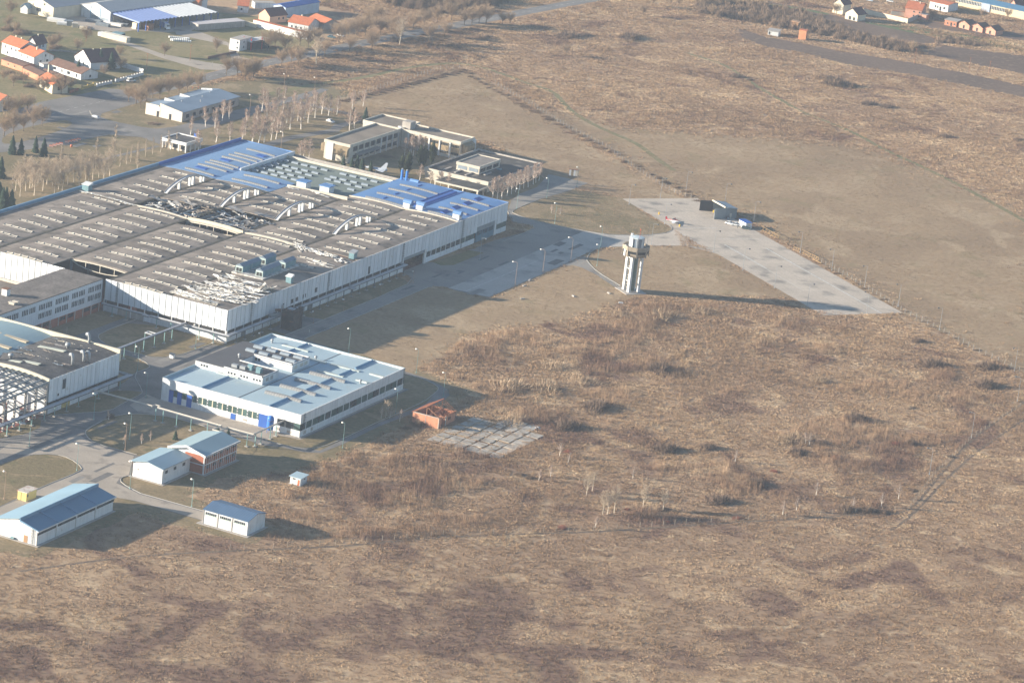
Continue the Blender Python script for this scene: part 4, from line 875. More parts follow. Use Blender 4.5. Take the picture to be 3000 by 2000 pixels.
for (x, y, L_) in ((32.4, 46.6, 11), (32.4, 56.2, 12), (47.6, 47.4, 6), (47.6, 57, 6), (9.4, 18.6, 9), (9.0, 63, 11), (24, 56, 7)):
    MB().hexa([(x, y, 7.2), (x + L_, y, 7.2), (x + L_, y + 1.6, 7.2), (x, y + 1.6, 7.2), (x + .3, y + .2, 7.85), (x + L_ - .3, y + .2, 7.85), (x + L_ - .3, y + 1.4, 7.85), (x + .3, y + 1.4, 7.85)]).build('flat_rooflight', M('pale_sheet', (0.37, 0.42, 0.41), .6, .08), roof)
bm_ = MB(); n, k_, Lr, rB = 10, 8, 14.0, .95
for i in range(n):
    for j in range(k_):
        bm_.face([(Lr * ii / n, -rB * math.cos(math.pi * jj / k_), rB * math.sin(math.pi * jj / k_) - abs(Lr * ii / n - Lr / 2) * .02) for ii, jj in ((i, j), (i + 1, j), (i + 1, j + 1), (i, j + 1))])
for u, s in ((0, -1), (Lr, 1)): bm_.face([(u, -rB * math.cos(math.pi * j / k_), rB * math.sin(math.pi * j / k_) - .14) for j in range(k_ + 1)][::-s], 1)
bme = bm_.mesh('barrel_rooflight', [tubeskin, midblue])
for y in (13, 22.8, 32.6, 42.8): inst('barrel_rooflight', bme, roof, (32.6, y, 7.55))
up = box('upper_block', white2, ws, .3, 20.0, 7.2, 11.8, 51.5, 9.5); box('roof', M('grey_deck', (0.085, 0.085, 0.092), .9, .12, .15), up, .5, 20.2, 9.55, 11.6, 51.3, 9.75)
ua = box('upper_block', white2, ws, 11.8, 39.5, 7.2, 27.2, 51.3, 9.7); box('roof', M('grey_deck', (0.085, 0.085, 0.092), .9, .12, .15), ua, 11.7, 39.7, 9.72, 27.0, 51.1, 9.86)
ub = box('upper_block', white2, ws, 11.8, 19.6, 7.2, 27.2, 30.2, 9.7); box('roof', M('grey_deck', (0.085, 0.085, 0.092), .9, .12, .15), ub, 11.7, 19.8, 9.72, 27.0, 30.0, 9.86)
for b_, ys in ((ua, (39.5, 51.3)), (ub, (19.6, 30.2))):
    for (a, b, c, d) in ((11.8, ys[0], 27.2, ys[0] + .3), (11.8, ys[1] - .3, 27.2, ys[1]), (26.9, ys[0], 27.2, ys[1])): box('parapet', white2, b_, a, b, 9.9, c, d, 10.25)
for x in (13.5, 14.7, 15.9, 18.5, 19.7, 20.9, 23.5, 24.7, 25.9): box('window', glass_d, ub, x, 19.55, 8.2, x + .7, 19.6, 8.9)
for x in (2.5, 3.6, 4.7): box('window', glass_d, up, x, 19.95, 8.2, x + .7, 20.0, 8.9)
for x in (12.4, 13.6): box('window', glass_d, ua, x, 39.42, 8.2, x + .8, 39.5, 9.2)
for y in (22, 25): box('louvre', conc, ub, 27.2, y, 8.0, 27.26, y + 1.6, 9.2)
for y in (41, 45, 48): box('louvre', cream, ua, 27.2, y, 8.0, 27.26, y + 2.0, 9.1)
dm2 = MB()
for i in range(8):
    a0, a1 = math.pi * i / 8, math.pi * (i + 1) / 8
    dm2.face([(-1.8, -1.05 * math.cos(a0), .95 * math.sin(a0)), (1.8, -1.05 * math.cos(a0), .95 * math.sin(a0)), (1.8, -1.05 * math.cos(a1), .95 * math.sin(a1)), (-1.8, -1.05 * math.cos(a1), .95 * math.sin(a1))])
for s in (-1, 1): dm2.face([(s * 1.8, -1.05 * math.cos(math.pi * i / 8), .95 * math.sin(math.pi * i / 8)) for i in range(9)][::-s], 1)
dme = dm2.mesh('dome_rooflight', [poly, midblue])
for x in (8.6, 13.9, 19.3, 24.6):
    for y in (42.9, 48.2): inst('dome_rooflight', dme, ua, (x, y, 9.75))
for (x, y) in ((13.2, 22.2), (16.2, 22.6)):
    box('air_unit', steel, ub, x, y, 9.86, x + 2.2, y + 1.5, 10.9)
for (x, y) in ((18.8, 23.4), (22.6, 22.6)):
    v = box('air_unit', teal, ub, x, y, 9.86, x + 1.7, y + 1.7, 11.3); MB().hexa([(x - .1, y - .1, 11.3), (x + 1.8, y - .1, 11.3), (x + 1.8, y + 1.8, 11.3), (x - .1, y + 1.8, 11.3), (x - .1, y + .8, 11.9), (x + 1.8, y + .8, 11.9), (x + 1.8, y + .9, 11.9), (x - .1, y + .9, 11.9)]).build('cap', teal, ub)
for (x, y, z) in ((9.5, 33.5, 9.75), (26, 58.0, 7.4), (5, 63.5, 7.4), (50.6, 46.0, 7.4)): MB().lathe([(.35, 0), (.35, .8), (.6, .9), (.5, 1.3), (.2, 1.5)], 8).build('roof_vent', steel, ws, loc=(x, y, z))
# near wall (sunny) with windows and blue doors
def ws_front():
    fw_ = box('front_wall', white2, ws, 0, -.02, 0, WX, .2, 2.3)
    for k in range(8):
        x0 = 12.4 + 3.9 * k
        for j in range(2): box('window', glass_g, fw_, x0 + 2.0 * j, .05, 2.3, x0 + 1.55 + 2.0 * j, .18, 4.55)
        box('window_pier', white2, fw_, x0 + 1.55, -.02, 2.3, x0 + 2.0, .2, 4.65)
        box('window', glass_d, fw_, x0 + 1.62, -.05, 2.6, x0 + 1.93, -.02, 3.2); box('window', glass_d, fw_, x0 + 1.62, -.05, 3.5, x0 + 1.93, -.02, 4.1)
        box('window_pier', palecream, fw_, x0 + 3.55, 0, 2.3, x0 + 3.9, .2, 4.65)
    box('wall_panel', white2, fw_, 0, -.05, 2.3, 3.0, .2, 4.62); box('wall_panel', white2, fw_, 43.6, -.04, 2.3, 45.2, .2, 4.62)
    for (a, b, h) in ((3.0, 4.7, 4.3), (6.3, 8.0, 4.3), (10.0, 12.0, 4.3), (38.2, 42.2, 4.6)): box('door', blue_d, fw_, a, -.1, .05, b, .12, h)
    for a in (4.9, 8.2): box('window', glass_g, fw_, a, .02, 2.4, a + 1.3, .15, 4.5)
    box('door', blue_d, fw_, 27.4, -.12, .05, 29.3, -.03, 2.1); box('louvre', conc, fw_, 32.3, -.09, .7, 33.8, -.03, 1.4)
    for a in (45.3, 48.6): box('window', glass_d, fw_, a, .02, 2.3, a + 2.5, .15, 4.6)
    box('window', glass_g, fw_, 51.6, .02, 2.3, 53.9, .15, 4.6)
    for a in (44.8, 49.2): box('louvre', conc, fw_, a, -.09, .6, a + 1.6, -.03, 1.5)
ws_front()
ee = box('east_wall', white2, ws, WX - .2, 0, 0, WX + .02, WY, 2.2)
for k in range(17):
    box('window', glass_g if k % 4 else glass_d, ee, WX - .15, .3 + 4.2 * k, 2.2, WX - .05, .3 + 4.2 * k + 3.3, 4.55); box('window_pier', glass_d if k % 3 == 2 else white2, ee, WX - .18, .3 + 4.2 * k + 3.3, 2.2, WX - .01, .3 + 4.2 * k + 4.2 if k % 3 == 2 else .3 + 4.2 * k + 3.7, 4.62)
    if k % 3 != 2: box('window', glass_g, ee, WX - .15, .3 + 4.2 * k + 3.7, 2.2, WX - .05, .3 + 4.2 * k + 4.2, 4.55)
for (y, w_) in ((2.6, 1.6), (7.4, 1.4)): box('louvre', conc, ee, WX + .02, y, .5, WX + .07, y + w_, 1.7)
ladder(ee, WX + .25, 2.0, 2.5, 8.2); ladder(ee, WX + .25, WY - .6, 2.5, 8.2)
box('plinth', conc, ws, -.4, -.8, .06, WX + .8, WY + .6, .16)
sil = thing('storage_silo', 'tall blue cylindrical tank standing beside the workshop door', 'tank', (62.6, -74.2, 0))
MB().lathe([(.35, .75), (1.1, 1.2), (1.15, 1.3), (1.15, 5.0), (1.05, 5.4), (.7, 5.8), (.2, 5.95)], 16).build('vessel', M('silo_blue', (0.04, 0.16, 0.48), .4, .06), sil, smooth=True)
for k in range(4): a = math.pi / 4 + k * math.pi / 2; MB().bar((.9 * math.cos(a), .9 * math.sin(a), 0), (.95 * math.cos(a), .95 * math.sin(a), 1.6), .14).build('leg', blue_d, sil)
MB().lathe([(1.2, 0), (1.22, .12)], 16).build('band', rust, sil, loc=(0, 0, 4.2))

# ------------------------------------------------------------------ gable roofed blocks
def gable(parent, x0, x1, y0, y1, hw, hr, ridge, mat, over=.5, th=.18, nm='roof'):
    mb = MB()
    if ridge == 'y':
        c = (x0 + x1) / 2; sl_ = (hr - hw) / (c - x0); e = hw - over * sl_
        for (xa, za, xb, zb__) in ((x0 - over, e, c, hr), (c, hr, x1 + over, e)):
            mb.hexa([(xa, y0 - over, za), (xb, y0 - over, zb__), (xb, y1 + over, zb__), (xa, y1 + over, za), (xa, y0 - over, za + th), (xb, y0 - over, zb__ + th), (xb, y1 + over, zb__ + th), (xa, y1 + over, za + th)])
    else:
        c = (y0 + y1) / 2; sl_ = (hr - hw) / (c - y0); e = hw - over * sl_
        for (ya, za, yb, zb__) in ((y0 - over, e, c, hr), (c, hr, y1 + over, e)):
            mb.hexa([(x0 - over, ya, za), (x1 + over, ya, za), (x1 + over, yb, zb__), (x0 - over, yb, zb__), (x0 - over, ya, za + th), (x1 + over, ya, za + th), (x1 + over, yb, zb__ + th), (x0 - over, yb, zb__ + th)])
    return mb.build(nm, mat, parent)
def gwalls(parent, x0, x1, y0, y1, hw, hr, ridge, mat, nm='wall'):
    mb = MB()
    if ridge == 'y':
        c = (x0 + x1) / 2; pr = [(x0, 0), (x1, 0), (x1, hw), (c, hr), (x0, hw)]
        mb.v = [(x, y0, z) for x, z in pr] + [(x, y1, z) for x, z in pr]
    else:
        c = (y0 + y1) / 2; pr = [(y0, 0), (y1, 0), (y1, hw), (c, hr), (y0, hw)]
        mb.v = [(x1, y, z) for y, z in pr] + [(x0, y, z) for y, z in pr]
    mb.f = [(0, 1, 2, 3, 4), (9, 8, 7, 6, 5)] + [(i, i + 5, (i + 1) % 5 + 5, (i + 1) % 5) for i in range(5)]; mb.f = [f if k < 2 else f[::-1][::-1] for k, f in enumerate(mb.f)]; mb.m = [0] * 7
    return mb.build(nm, mat, parent)
g1 = thing('boiler_house', 'white windowed gable block with pale blue roof joined to the brick block', 'utility building', (52.8, -142.6, 0))
seam_b = stripes(M('seamed_blue_roof', (0.24, 0.34, 0.40), .5, .06, .1), 1, 1.0, .9, 1.03, .85)
wl = gwalls(g1, 0, 11.2, 0, 16.3, 5.1, 6.2, 'y', white2); gable(g1, 0, 11.2, 0, 16.3, 5.1, 6.2, 'y', seam_b, .55)
for y in (1.6, 6.6, 11.8): box('window', glass_d, wl, 11.2, y, 3.1, 11.24, y + 1.5, 4.1)
box('downpipe', white2, wl, 11.2, 8.9, .1, 11.3, 9.05, 5.0); box('fascia', white2, wl, -.5, -.62, 4.85, .2, -.55, 5.3); box('fascia', white2, g1, 11.5, -.5, 4.7, 11.75, 16.6, 5.15); box('downpipe', rust, wl, 0, -.15, .1, .12, -.02, 5.2)
MB().box(-.6, -.9, .02, 12.2, 17, .14).build('plinth', conc, g1)
box('wall_vent', rust, wl, 2.1, -.04, 2.6, 2.5, -.01, 3.0)
g2 = thing('brick_office_block', 'two storey red brick block with white frame and pale blue gable roof', 'office building', (56.4, -126.0, 0))
wl = gwalls(g2, 0, 12.6, 0, 19.8, 6.6, 8.0, 'y', white2); gable(g2, 0, 12.6, 0, 19.8, 6.6, 8.0, 'y', stripes(M('seamed_green_blue_roof', (0.26, 0.35, 0.38), .5, .06, .1), 1, 1.0, .9, 1.03, .85), .8)
box('fascia', white2, g2, 13.1, -.8, 6.2, 13.4, 20.6, 6.75); MB().hexa([(-.8, -.92, 6.1), (6.3, -.92, 8.0), (6.3, -.75, 8.0), (-.8, -.75, 6.1), (-.8, -.92, 6.9), (6.3, -.92, 8.75), (6.3, -.75, 8.75), (-.8, -.75, 6.9)]).build('fascia', white2, g2)
MB().hexa([(6.3, -.92, 8.0), (13.4, -.92, 6.1), (13.4, -.75, 6.1), (6.3, -.75, 8.0), (6.3, -.92, 8.75), (13.4, -.92, 6.9), (13.4, -.75, 6.9), (6.3, -.75, 8.75)]).build('fascia', white2, g2)
for z in (.3, 3.5): 
    box('brick_panel', brick_r, wl, 5.4, -.05, z, 12.2, .0, z + 2.8)
    for k in range(5):
        y = .35 + 3.9 * k
        bp = box('brick_panel', brick_r, wl, 12.6, y, z, 12.66, y + 3.5, z + 2.8)
        box('window', glass_d, wl, 12.66, y + 1.2, z + 1.5, 12.70, y + 3.0, z + 2.6)
        box('window_frame', white2, wl, 12.70, y + 2.05, z + 1.5, 12.73, y + 2.15, z + 2.6)
        for j in (.9, 2.4): box('frame_post', white2, wl, 12.66, y + j - .07, z, 12.72, y + j + .07, z + 2.8)
MB().box(-.5, -.5, .02, 13.6, 20.6, .14).build('plinth', conc, g2)

sh = thing('long_shed', 'long white shed with stepped blue roof and strip windows', 'shed', (51.6, -214.0, 0))
wl = gwalls(sh, 0, 14.4, 0, 40.6, 4.9, 6.6, 'y', white2)
corr = lambda n_, c_: stripes(M(n_, c_, .5, .08, .1), 1, .9, .85, 1.05, .8)
mb = MB(); cL = corr('corrugated_blue_light', (0.24, 0.36, 0.44)); cD = corr('corrugated_blue', (0.11, 0.205, 0.29))
for k in range(4):
    ya, yb = -.4 + 10.35 * k, -.4 + 10.35 * (k + 1)
    MB().hexa([(-.6, ya, 4.85), (8.4, ya, 7.1), (8.4, yb, 7.1), (-.6, yb, 4.85), (-.6, ya, 5.0), (8.4, ya, 7.25), (8.4, yb, 7.25), (-.6, yb, 5.0)]).build('roof_sheet', cL, sh)
    MB().hexa([(8.4, ya + .25, 6.2), (15.0, ya + .25, 4.7), (15.0, yb - .25, 4.7), (8.4, yb - .25, 6.2), (8.4, ya + .25, 6.35), (15.0, ya + .25, 4.85), (15.0, yb - .25, 4.85), (8.4, yb - .25, 6.35)]).build('roof_sheet', cD, sh)
    MB().box(8.25, ya, 6.0, 8.5, yb, 7.35).build('clerestory', midblue, sh)
    MB().hexa([(8.5, ya - .15, 6.2), (15.1, ya - .15, 4.7), (15.1, ya + .25, 4.7), (8.5, ya + .25, 6.2), (8.5, ya - .15, 6.75), (15.1, ya - .15, 5.0), (15.1, ya + .25, 5.0), (8.5, ya + .25, 6.75)]).build('roof_rib', midblue, sh)
    for j in range(3): box('window', glass_d, wl, 14.4, ya + .8 + 3.2 * j, 3.1, 14.44, ya + 3.9 + 3.2 * j, 3.9)
    box('pilaster', conc, wl, 14.4, max(ya, 0) - .1, 0, 14.5, max(ya, 0) + .12, 4.9)
box('fascia', white2, sh, 14.6, -.4, 4.35, 15.1, 41.2, 4.75); box('door', M('timber_door', (0.33, 0.20, 0.11), .8), wl, 9.8, -.06, .05, 11.2, 0, 2.3); ladder(wl, 13.0, -.2, .3, 5.4, 'x')
MB().box(-.6, -1.0, .02, 15.4, 41, .14).build('plinth', conc, sh); MB().tube([(5.6, -.4, .5), (6.8, -.4, .5)], .35, 8).build('gas_cylinder', teal, sh)
ga = thing('garage_block', 'white three bay garage with dark blue roof and strip windows', 'garage', (92.0, -163.2, 0))
wl = gwalls(ga, 0, 15.6, 0, 10.4, 4.6, 5.8, 'x', white2)
mb = MB(); rfb = stripes(M('dark_blue_roof', (0.075, 0.13, 0.215), .5, .08, .15), 0, .9, .85, 1.05, .8)
gable(ga, 0, 15.6, 0, 10.4, 4.6, 5.8, 'x', rfb, .25)
for k in range(3):
    for j in range(6): box('window', glass_d, wl, .7 + 5.1 * k + .66 * j, -.05, 3.3, 1.2 + 5.1 * k + .66 * j, 0, 4.0)
    box('garage_door', white2, wl, .45 + 5.1 * k, -.04, .1, 4.75 + 5.1 * k, -.0, 3.1); box('pilaster', conc, wl, 5.1 * k - .1, -.14, 0, 5.1 * k + .12, 0, 4.6)
    box('window_frame', M('green_trim', (0.25, 0.36, 0.28), .7), wl, .5 + 5.1 * k, -.08, 3.12, 4.7 + 5.1 * k, -.02, 3.26)
MB().box(-1.6, -1.3, .02, 16.6, 11, .13).build('plinth', conc, ga)
hu = thing('white_hut', 'tiny white hut with flat pale blue roof alone in the dry grass', 'hut', (93.1, -112.8, 0))
w0 = box('wall', white2, hu, 0, 0, 0, 3.7, 4.2, 2.6); MB().hexa([(-.4, -.4, 2.55), (4.2, -.4, 2.55), (4.2, 4.6, 2.75), (-.4, 4.6, 2.75), (-.4, -.4, 2.7), (4.2, -.4, 2.7), (4.2, 4.6, 2.95), (-.4, 4.6, 2.95)]).build('roof', ltblue_r, hu)
box('door', tile_o, w0, 2.75, -.05, .05, 3.45, 0, 2.0); box('window', glass_d, w0, .9, -.05, 1.8, 1.9, 0, 2.2); box('window', glass_d, w0, 3.7, 2.4, 1.6, 3.75, 3.0, 2.1); MB().box(-.4, -.4, .02, 4.1, 4.6, .1).build('plinth', conc, hu)
yh = thing('yellow_cabin', 'small yellow cabin with rusty pale roof beside the long shed', 'cabin', (39.2, -185.2, 0))
w0 = box('wall', yellow, yh, 0, 0, 0, 3.2, 5.4, 2.8); box('roof', M('rusty_white_roof', (0.55, 0.50, 0.44), .8, .1, .5, dirt=(.32, .12, .08), dscale=.8, damt=.45), yh, -.25, -.25, 2.8, 3.45, 5.65, 3.05); box('window', glass_d, w0, 3.2, .4, 1.4, 3.25, 1.0, 2.2)

# ------------------------------------------------------------------ roofless brick ruin and broken slab
ru = thing('ruined_brick_house', 'roofless orange brick house with bare rafters beside a broken slab', 'ruin', (91.9, -29.0, 0))
for (a, b, c, d, h) in ((0, 0, 10.0, .3, 3.6), (9.7, .3, 10.0, 2.2, 3.8), (9.7, 5.2, 10.0, 12.2, 3.4), (0, .3, .3, 12.2, 3.6), (.3, 11.9, 9.7, 12.2, 3.4), (5.0, .3, 5.25, 11.9, 3.2), (5.3, 5.0, 9.7, 5.25, 3.0)): box('wall', brick_o, ru, a, b, 0, c, d, h)
MB().box(9.9, -.05, 0, 10.08, .35, 3.8).build('corner_post', cream, ru); MB().box(9.9, 5.1, 0, 10.08, 5.5, 3.5).build('corner_post', cream, ru); MB().box(4.9, -.06, 0, 5.1, -.0, 3.6).build('pilaster', conc, ru)
box('ring_beam', conc, ru, -.05, -.05, 3.6, 10.05, .35, 3.8)
for j in (7.0, 8.0): box('window', dark, ru, 9.98, j, 1.4, 10.04, j + .7, 2.5)
for k in range(11):
    y = .2 + 1.18 * k
    MB().bar((-.4, y, 3.5), (5.0, y, 6.6), .14, .18).build('rafter', wood, ru)
    if k % 2 == 0 or k > 7: MB().bar((5.0, y, 6.6), (10.5, y, 3.4), .14, .18).build('rafter', wood, ru)
for k in range(14):
    t = k / 13; MB().bar((-.4 + 5.4 * t, -.3, 3.6 + 3.1 * t), (-.4 + 5.4 * t, 12.4, 3.6 + 3.1 * t), .30, .05).build('roof_batten', tile_o if k % 3 else wood, ru)
for k in range(6): t = k / 8; MB().bar((10.4 - 5.4 * t, 4.0 + k * .3, 3.6 + 3.1 * t), (10.4 - 5.4 * t, 11.5 - k, 3.6 + 3.1 * t), .22, .05).build('roof_batten', tile_o, ru)
MB().bar((5, -.2, 6.6), (5, 12.4, 6.6), .2).build('ridge_beam', wood, ru)
for y in (.4, 4, 8, 11.6): MB().bar((5, y, 3.2), (5, y, 6.5), .18).build('roof_post', wood, ru)
slab = struct(thing('broken_slab', '', '')); del slab['label']; del slab['category']; slab.location = (104.5, -42, 0)
rr = random.Random(21)
SP = [(0, 2.2), (1.1, 33), (19, 41), (26.5, 32.3), (27.7, 12.6), (26, 2.8), (20.7, -.5)]
def inside(p, poly):
    c = False; n = len(poly)
    for i in range(n):
        a, b = poly[i], poly[(i + 1) % n]
        if (a[1] > p[1]) != (b[1] > p[1]) and p[0] < (b[0] - a[0]) * (p[1] - a[1]) / (b[1] - a[1]) + a[0]: c = not c
    return c
gx = [0, 4.6, 9.4, 13.6, 18.2, 22.6, 27.7]; gy = [-.5, 5.6, 11.5, 17, 22.2, 28.0, 34, 41]
slab_m = M('cracked_slab', (0.37, 0.335, 0.29), .92, .2, .3, fine=.15, rnd=.14, dirt=(.20, .16, .115), dscale=.4, damt=.55)
for i in range(6):
    for j in range(7):
        cx, cy = (gx[i] + gx[i + 1]) / 2, (gy[j] + gy[j + 1]) / 2
        if not inside((cx, cy), SP): continue
        q = [(gx[i] + rr.uniform(0, .8), gy[j] + rr.uniform(0, .8)), ((gx[i] + gx[i + 1]) / 2, gy[j] + rr.uniform(0, 1.0)), (gx[i + 1] - rr.uniform(0, .8), gy[j] + rr.uniform(0, .9)), (gx[i + 1] - rr.uniform(0, .5), (gy[j] + gy[j + 1]) / 2), (gx[i + 1] - rr.uniform(0, .7), gy[j + 1] - rr.uniform(0, 1.0)), (gx[i] + rr.uniform(0, .7), gy[j + 1] - rr.uniform(0, 1.2))]
        MB().prism(q, 0, .12 + rr.uniform(0, .12)).build('slab', slab_m, slab)
rub = thing('rubble_heap', 'small heap of rusty scrap and white rubble at the broken slab edge', 'rubble', (126.5, -3.5, 0))
for k in range(14):
    s = rr.uniform(.3, .8); MB().hexa([(rr.uniform(-.5, -.3) * s, -.4 * s, 0), (.5 * s, rr.uniform(-.5, -.3) * s, 0), (.4 * s, .5 * s, 0), (-.5 * s, .4 * s, 0), (-.3 * s, -.3 * s, .7 * s), (.3 * s, -.3 * s, .5 * s), (.3 * s, .3 * s, .8 * s), (-.3 * s, .2 * s, .6 * s)]).build('scrap', [rust, white2, steel_d, midblue][k % 4], rub, loc=(rr.gauss(0, 1.4), rr.gauss(0, 1.0), 0), rz=rr.uniform(0, 3))

# ------------------------------------------------------------------ pipe racks
def piperack(label, path, z, n_pipes=2, spacing=.55, r_=.2, posts=(), pm=palepipe, h=None, foot=True, grp=None):
    p0 = path[0]; o = thing('pipe_rack', label, 'pipeline', (p0[0], p0[1], 0))
    loc = [Vector((p[0] - p0[0], p[1] - p0[1])) for p in path]
    for k in range(n_pipes):
        off = (k - (n_pipes - 1) / 2) * spacing; pts = []
        for i, p in enumerate(loc):
            d1 = (loc[i] - loc[i - 1]).normalized() if i > 0 else (loc[1] - loc[0]).normalized(); d2 = (loc[i + 1] - loc[i]).normalized() if i < len(loc) - 1 else d1
            n1 = Vector((-d1.y, d1.x)); n2 = Vector((-d2.y, d2.x)); n = (n1 + n2); n = n / max(.3, n.length_squared / 2)
            q = p + n * off; pts.append((q.x, q.y, z))
        MB().tube(pts, r_, 6).build('pipe', pm, o)
    mb = MB()
    for a, b in zip(loc[:-1], loc[1:]):
        mb.bar((a.x, a.y, z - r_ - .12), (b.x, b.y, z - r_ - .12), .25 if n_pipes == 1 else spacing * (n_pipes - 1) + .5, .12)
    mb.build('tray', steel_d if n_pipes > 1 else steel, o)
    for (x, y) in posts:
        q = MB().box(-.11, -.11, 0, .11, .11, z - .3).build('support_post', [pole_m, steel_d][len(posts) > 12], o, loc=(x - p0[0], y - p0[1], 0))
        if foot: MB().box(-.55, -.55, 0, .55, .55, .3).build('footing', conc, q)
    return o
piperack('double grey pipe on posts along the long shaded hall wall', [(2.6, -3.4), (2.6, 29), (2.6, 84), (4.4, 84.2), (4.4, 86), (2.6, 86.2), (2.6, 130), (.2, 130)], 4.2, 3, .5, .2, [(2.6, y) for y in range(3, 130, 6) if not 29 < y < 37])
piperack('double grey pipe carried along the sunny hall wall and brick wing', [(-50.5, -3.6), (-32, -3.6), (-32, -4.8), (-29.6, -4.8), (-29.6, -3.6), (3.4, -3.4)], 4.2, 2, .5, .2, [(x, -3.5) for x in (-46, -40, -27, -21, -9, -3)])
piperack('straight pipe bridge on slender posts crossing the courtyard lawn to the hall', [(-15.1, -70), (-15.1, -3.4)], 4.9, 2, .5, .2, [(-15.1, y) for y in (-50, -43, -36, -30.5, -23.5, -17, -12)])
mb = thing('pipe_loop', 'square expansion loop of pipe beside the courtyard pipe bridge', 'pipeline', (-18.6, -24.5, 0)); MB().bar((0, 0, 4.9), (3.4, 0, 4.9), .5, .2).bar((0, 0, 4.9), (0, 2.2, 4.9), .5, .2).bar((0, 2.2, 4.9), (3.4, 2.2, 4.9), .5, .2).build('pipe', white2, mb); MB().box(-.1, -.1, 0, .1, .1, 4.8).build('support_post', pole_m, mb)
piperack('triple grey pipe rack running past the burnt warehouse', [(-2.8, -67.5), (3.1, -67.5), (3.0, -91), (2.4, -150), (2.4, -190)], 4.3, 3, .55, .22, [(2.9, y) for y in (-73, -80, -86, -98, -105, -112, -118, -125, -132, -139, -146)])
piperack('single thin pipe on posts crossing the estate road to the workshop', [(3, -91), (27, -90.8), (27, -89.2), (29, -89.2), (29, -90.8), (54.2, -91.4), (54.2, -97), (56.5, -97), (56.5, -91.5), (66.2, -91.3), (66.2, -70.5)], 4.6, 1, .4, .2, [(29.1, -91.8), (32, -91.8), (37.3, -91.8), (42.7, -91.6), (49, -91.5), (64.5, -92), (66.4, -90), (66.5, -86.4), (66.2, -80), (66.1, -76)], pm=M('cream_pipe', (0.5, 0.46, 0.40), .7))
bt = thing('burnt_filter_tower', 'blackened rusty filter tower with stub ducts beside the hall wall', 'machinery', (7.4, 33.6, 0))
MB().box(-2.6, -3.0, 0, 2.4, 3.2, 7.2).build('casing', M('scorched_metal', (0.045, 0.037, 0.034), .95, .4, .6, dirt=(.14, .06, .04), dscale=.7, damt=.25), bt)
MB().box(1.2, 2.0, 0, 2.6, 3.4, 8.2).build('stair_tower', dark, bt); MB().tube([(-3.4, -1.4, 0), (-3.4, -1.4, 8.6)], .45, 8).build('flue', steel, bt); MB().bar((-5.5, -6.5, 5.2), (-2.6, -.8, 5.6), .8).build('duct', steel_g, bt); MB().bar((-5.5, -3, 6.4), (-2.4, .5, 6.6), .7).build('duct', rust, bt)
MB().box(-1.6, -1.0, 7.2, .8, 1.4, 7.5).build('hatch', steel, bt); MB().box(1.0, -3.1, 3.4, 2.45, -3.0, 3.8).build('patch', rust, bt)
for k in range(4): MB().bar((-2.6 + 1.6 * k, -3.05, 7.2), (-2.3 + 1.6 * k, -2.6, 8.0 + .2 * (k % 2)), .12).build('railing', rust, bt)
# ------------------------------------------------------------------ control tower
RZA = math.atan2(AU.y, AU.x)
tw = thing('control_tower', 'white legged airfield control tower with octagonal brown cab', 'control tower', (76.9, 180.6, 0), RZA)
MB().box(-4.9, -4.6, .03, 4.9, 4.6, .22).build('base_slab', conc, tw)
for (x, y) in ((-2.0, -2.1), (2.0, -2.1), (2.0, 2.1), (-2.0, 2.1)):
    MB().hexa([(x - .75, y - .45, .2), (x + .75, y - .45, .2), (x + .75, y + .45, .2), (x - .75, y + .45, .2), (x - .7, y - .42, 15.0), (x + .7, y - .42, 15.0), (x + .7, y + .42, 15.0), (x - .7, y + .42, 15.0)]).build('leg', white2, tw)
st = MB().box(-.9, -.6, .2, .9, 1.0, 14.8).build('stair_shaft', glass_g, tw)
mb = MB()
for k in range(8):
    z = .6 + 1.8 * k; s = 1 if k % 2 else -1
    mb.bar((-s * 1.3, -1.5, z), (s * 1.3, -1.5, z + 1.7), .7, .18)
mb.build('stair_flight', cream, tw)
for z in (4.2, 9.2, 13.6): MB().box(-2.0, -2.2, z, 2.0, -2.0, z + .3).build('cross_beam', white2, tw); MB().box(-2.1, -2.0, z, -1.9, 2.0, z + .3).build('cross_beam', white2, tw)
for k in range(8): MB().box(-.95, -.65, 1.6 + 1.8 * k, .95, 1.02, 1.75 + 1.8 * k).build('floor_band', steel_d, st)
def octa(r_, z): return [(r_ * math.cos(math.pi / 8 + math.pi / 4 * i), r_ * math.sin(math.pi / 8 + math.pi / 4 * i), z) for i in range(8)]
def ring(name, specs, mat, parent, cap=True):
    mb = MB(); n = 8
    for r_, z in specs: mb.v += octa(r_, z)
    for i in range(len(specs) - 1):
        for j in range(8): mb.f.append((i * 8 + j, i * 8 + (j + 1) % 8, (i + 1) * 8 + (j + 1) % 8, (i + 1) * 8 + j)); mb.m.append(0)
    mb.f.append(tuple(range(7, -1, -1))); mb.m.append(0)
    if cap: mb.f.append(tuple(len(mb.v) - 8 + j for j in range(8))); mb.m.append(0)
    return mb.build(name, mat, parent)
cab_m = M('brown_cab_cladding', (0.30, 0.255, 0.20), .8, .12, .6, streak=.15)
cab = ring('cab', [(4.3, 14.7), (4.95, 15.5), (5.3, 17.2), (5.3, 18.0)], cab_m, tw)
ring('balcony_parapet', [(5.37, 17.3), (5.45, 18.9), (5.2, 18.9), (5.2, 18.05)], cab_m, cab, False)
wr = ring('window_band', [(5.12, 16.1), (5.33, 17.15)], glass_d, cab, False)
for i in range(8):
    a = math.pi / 8 + math.pi / 4 * i; MB().box(-.12, -.3, 14.7, .14, .3, 18.9).build('cab_rib', cab_m, cab, loc=(5.2 * math.cos(a), 5.2 * math.sin(a), 0), rz=a)
MB().box(-5.1, -.6, 14.6, -4.6, .6, 19.0).build('cab_pier', conc, cab); MB().box(-.6, -4.95, 14.7, .6, -4.65, 19.0).build('cab_pier', white2, cab)
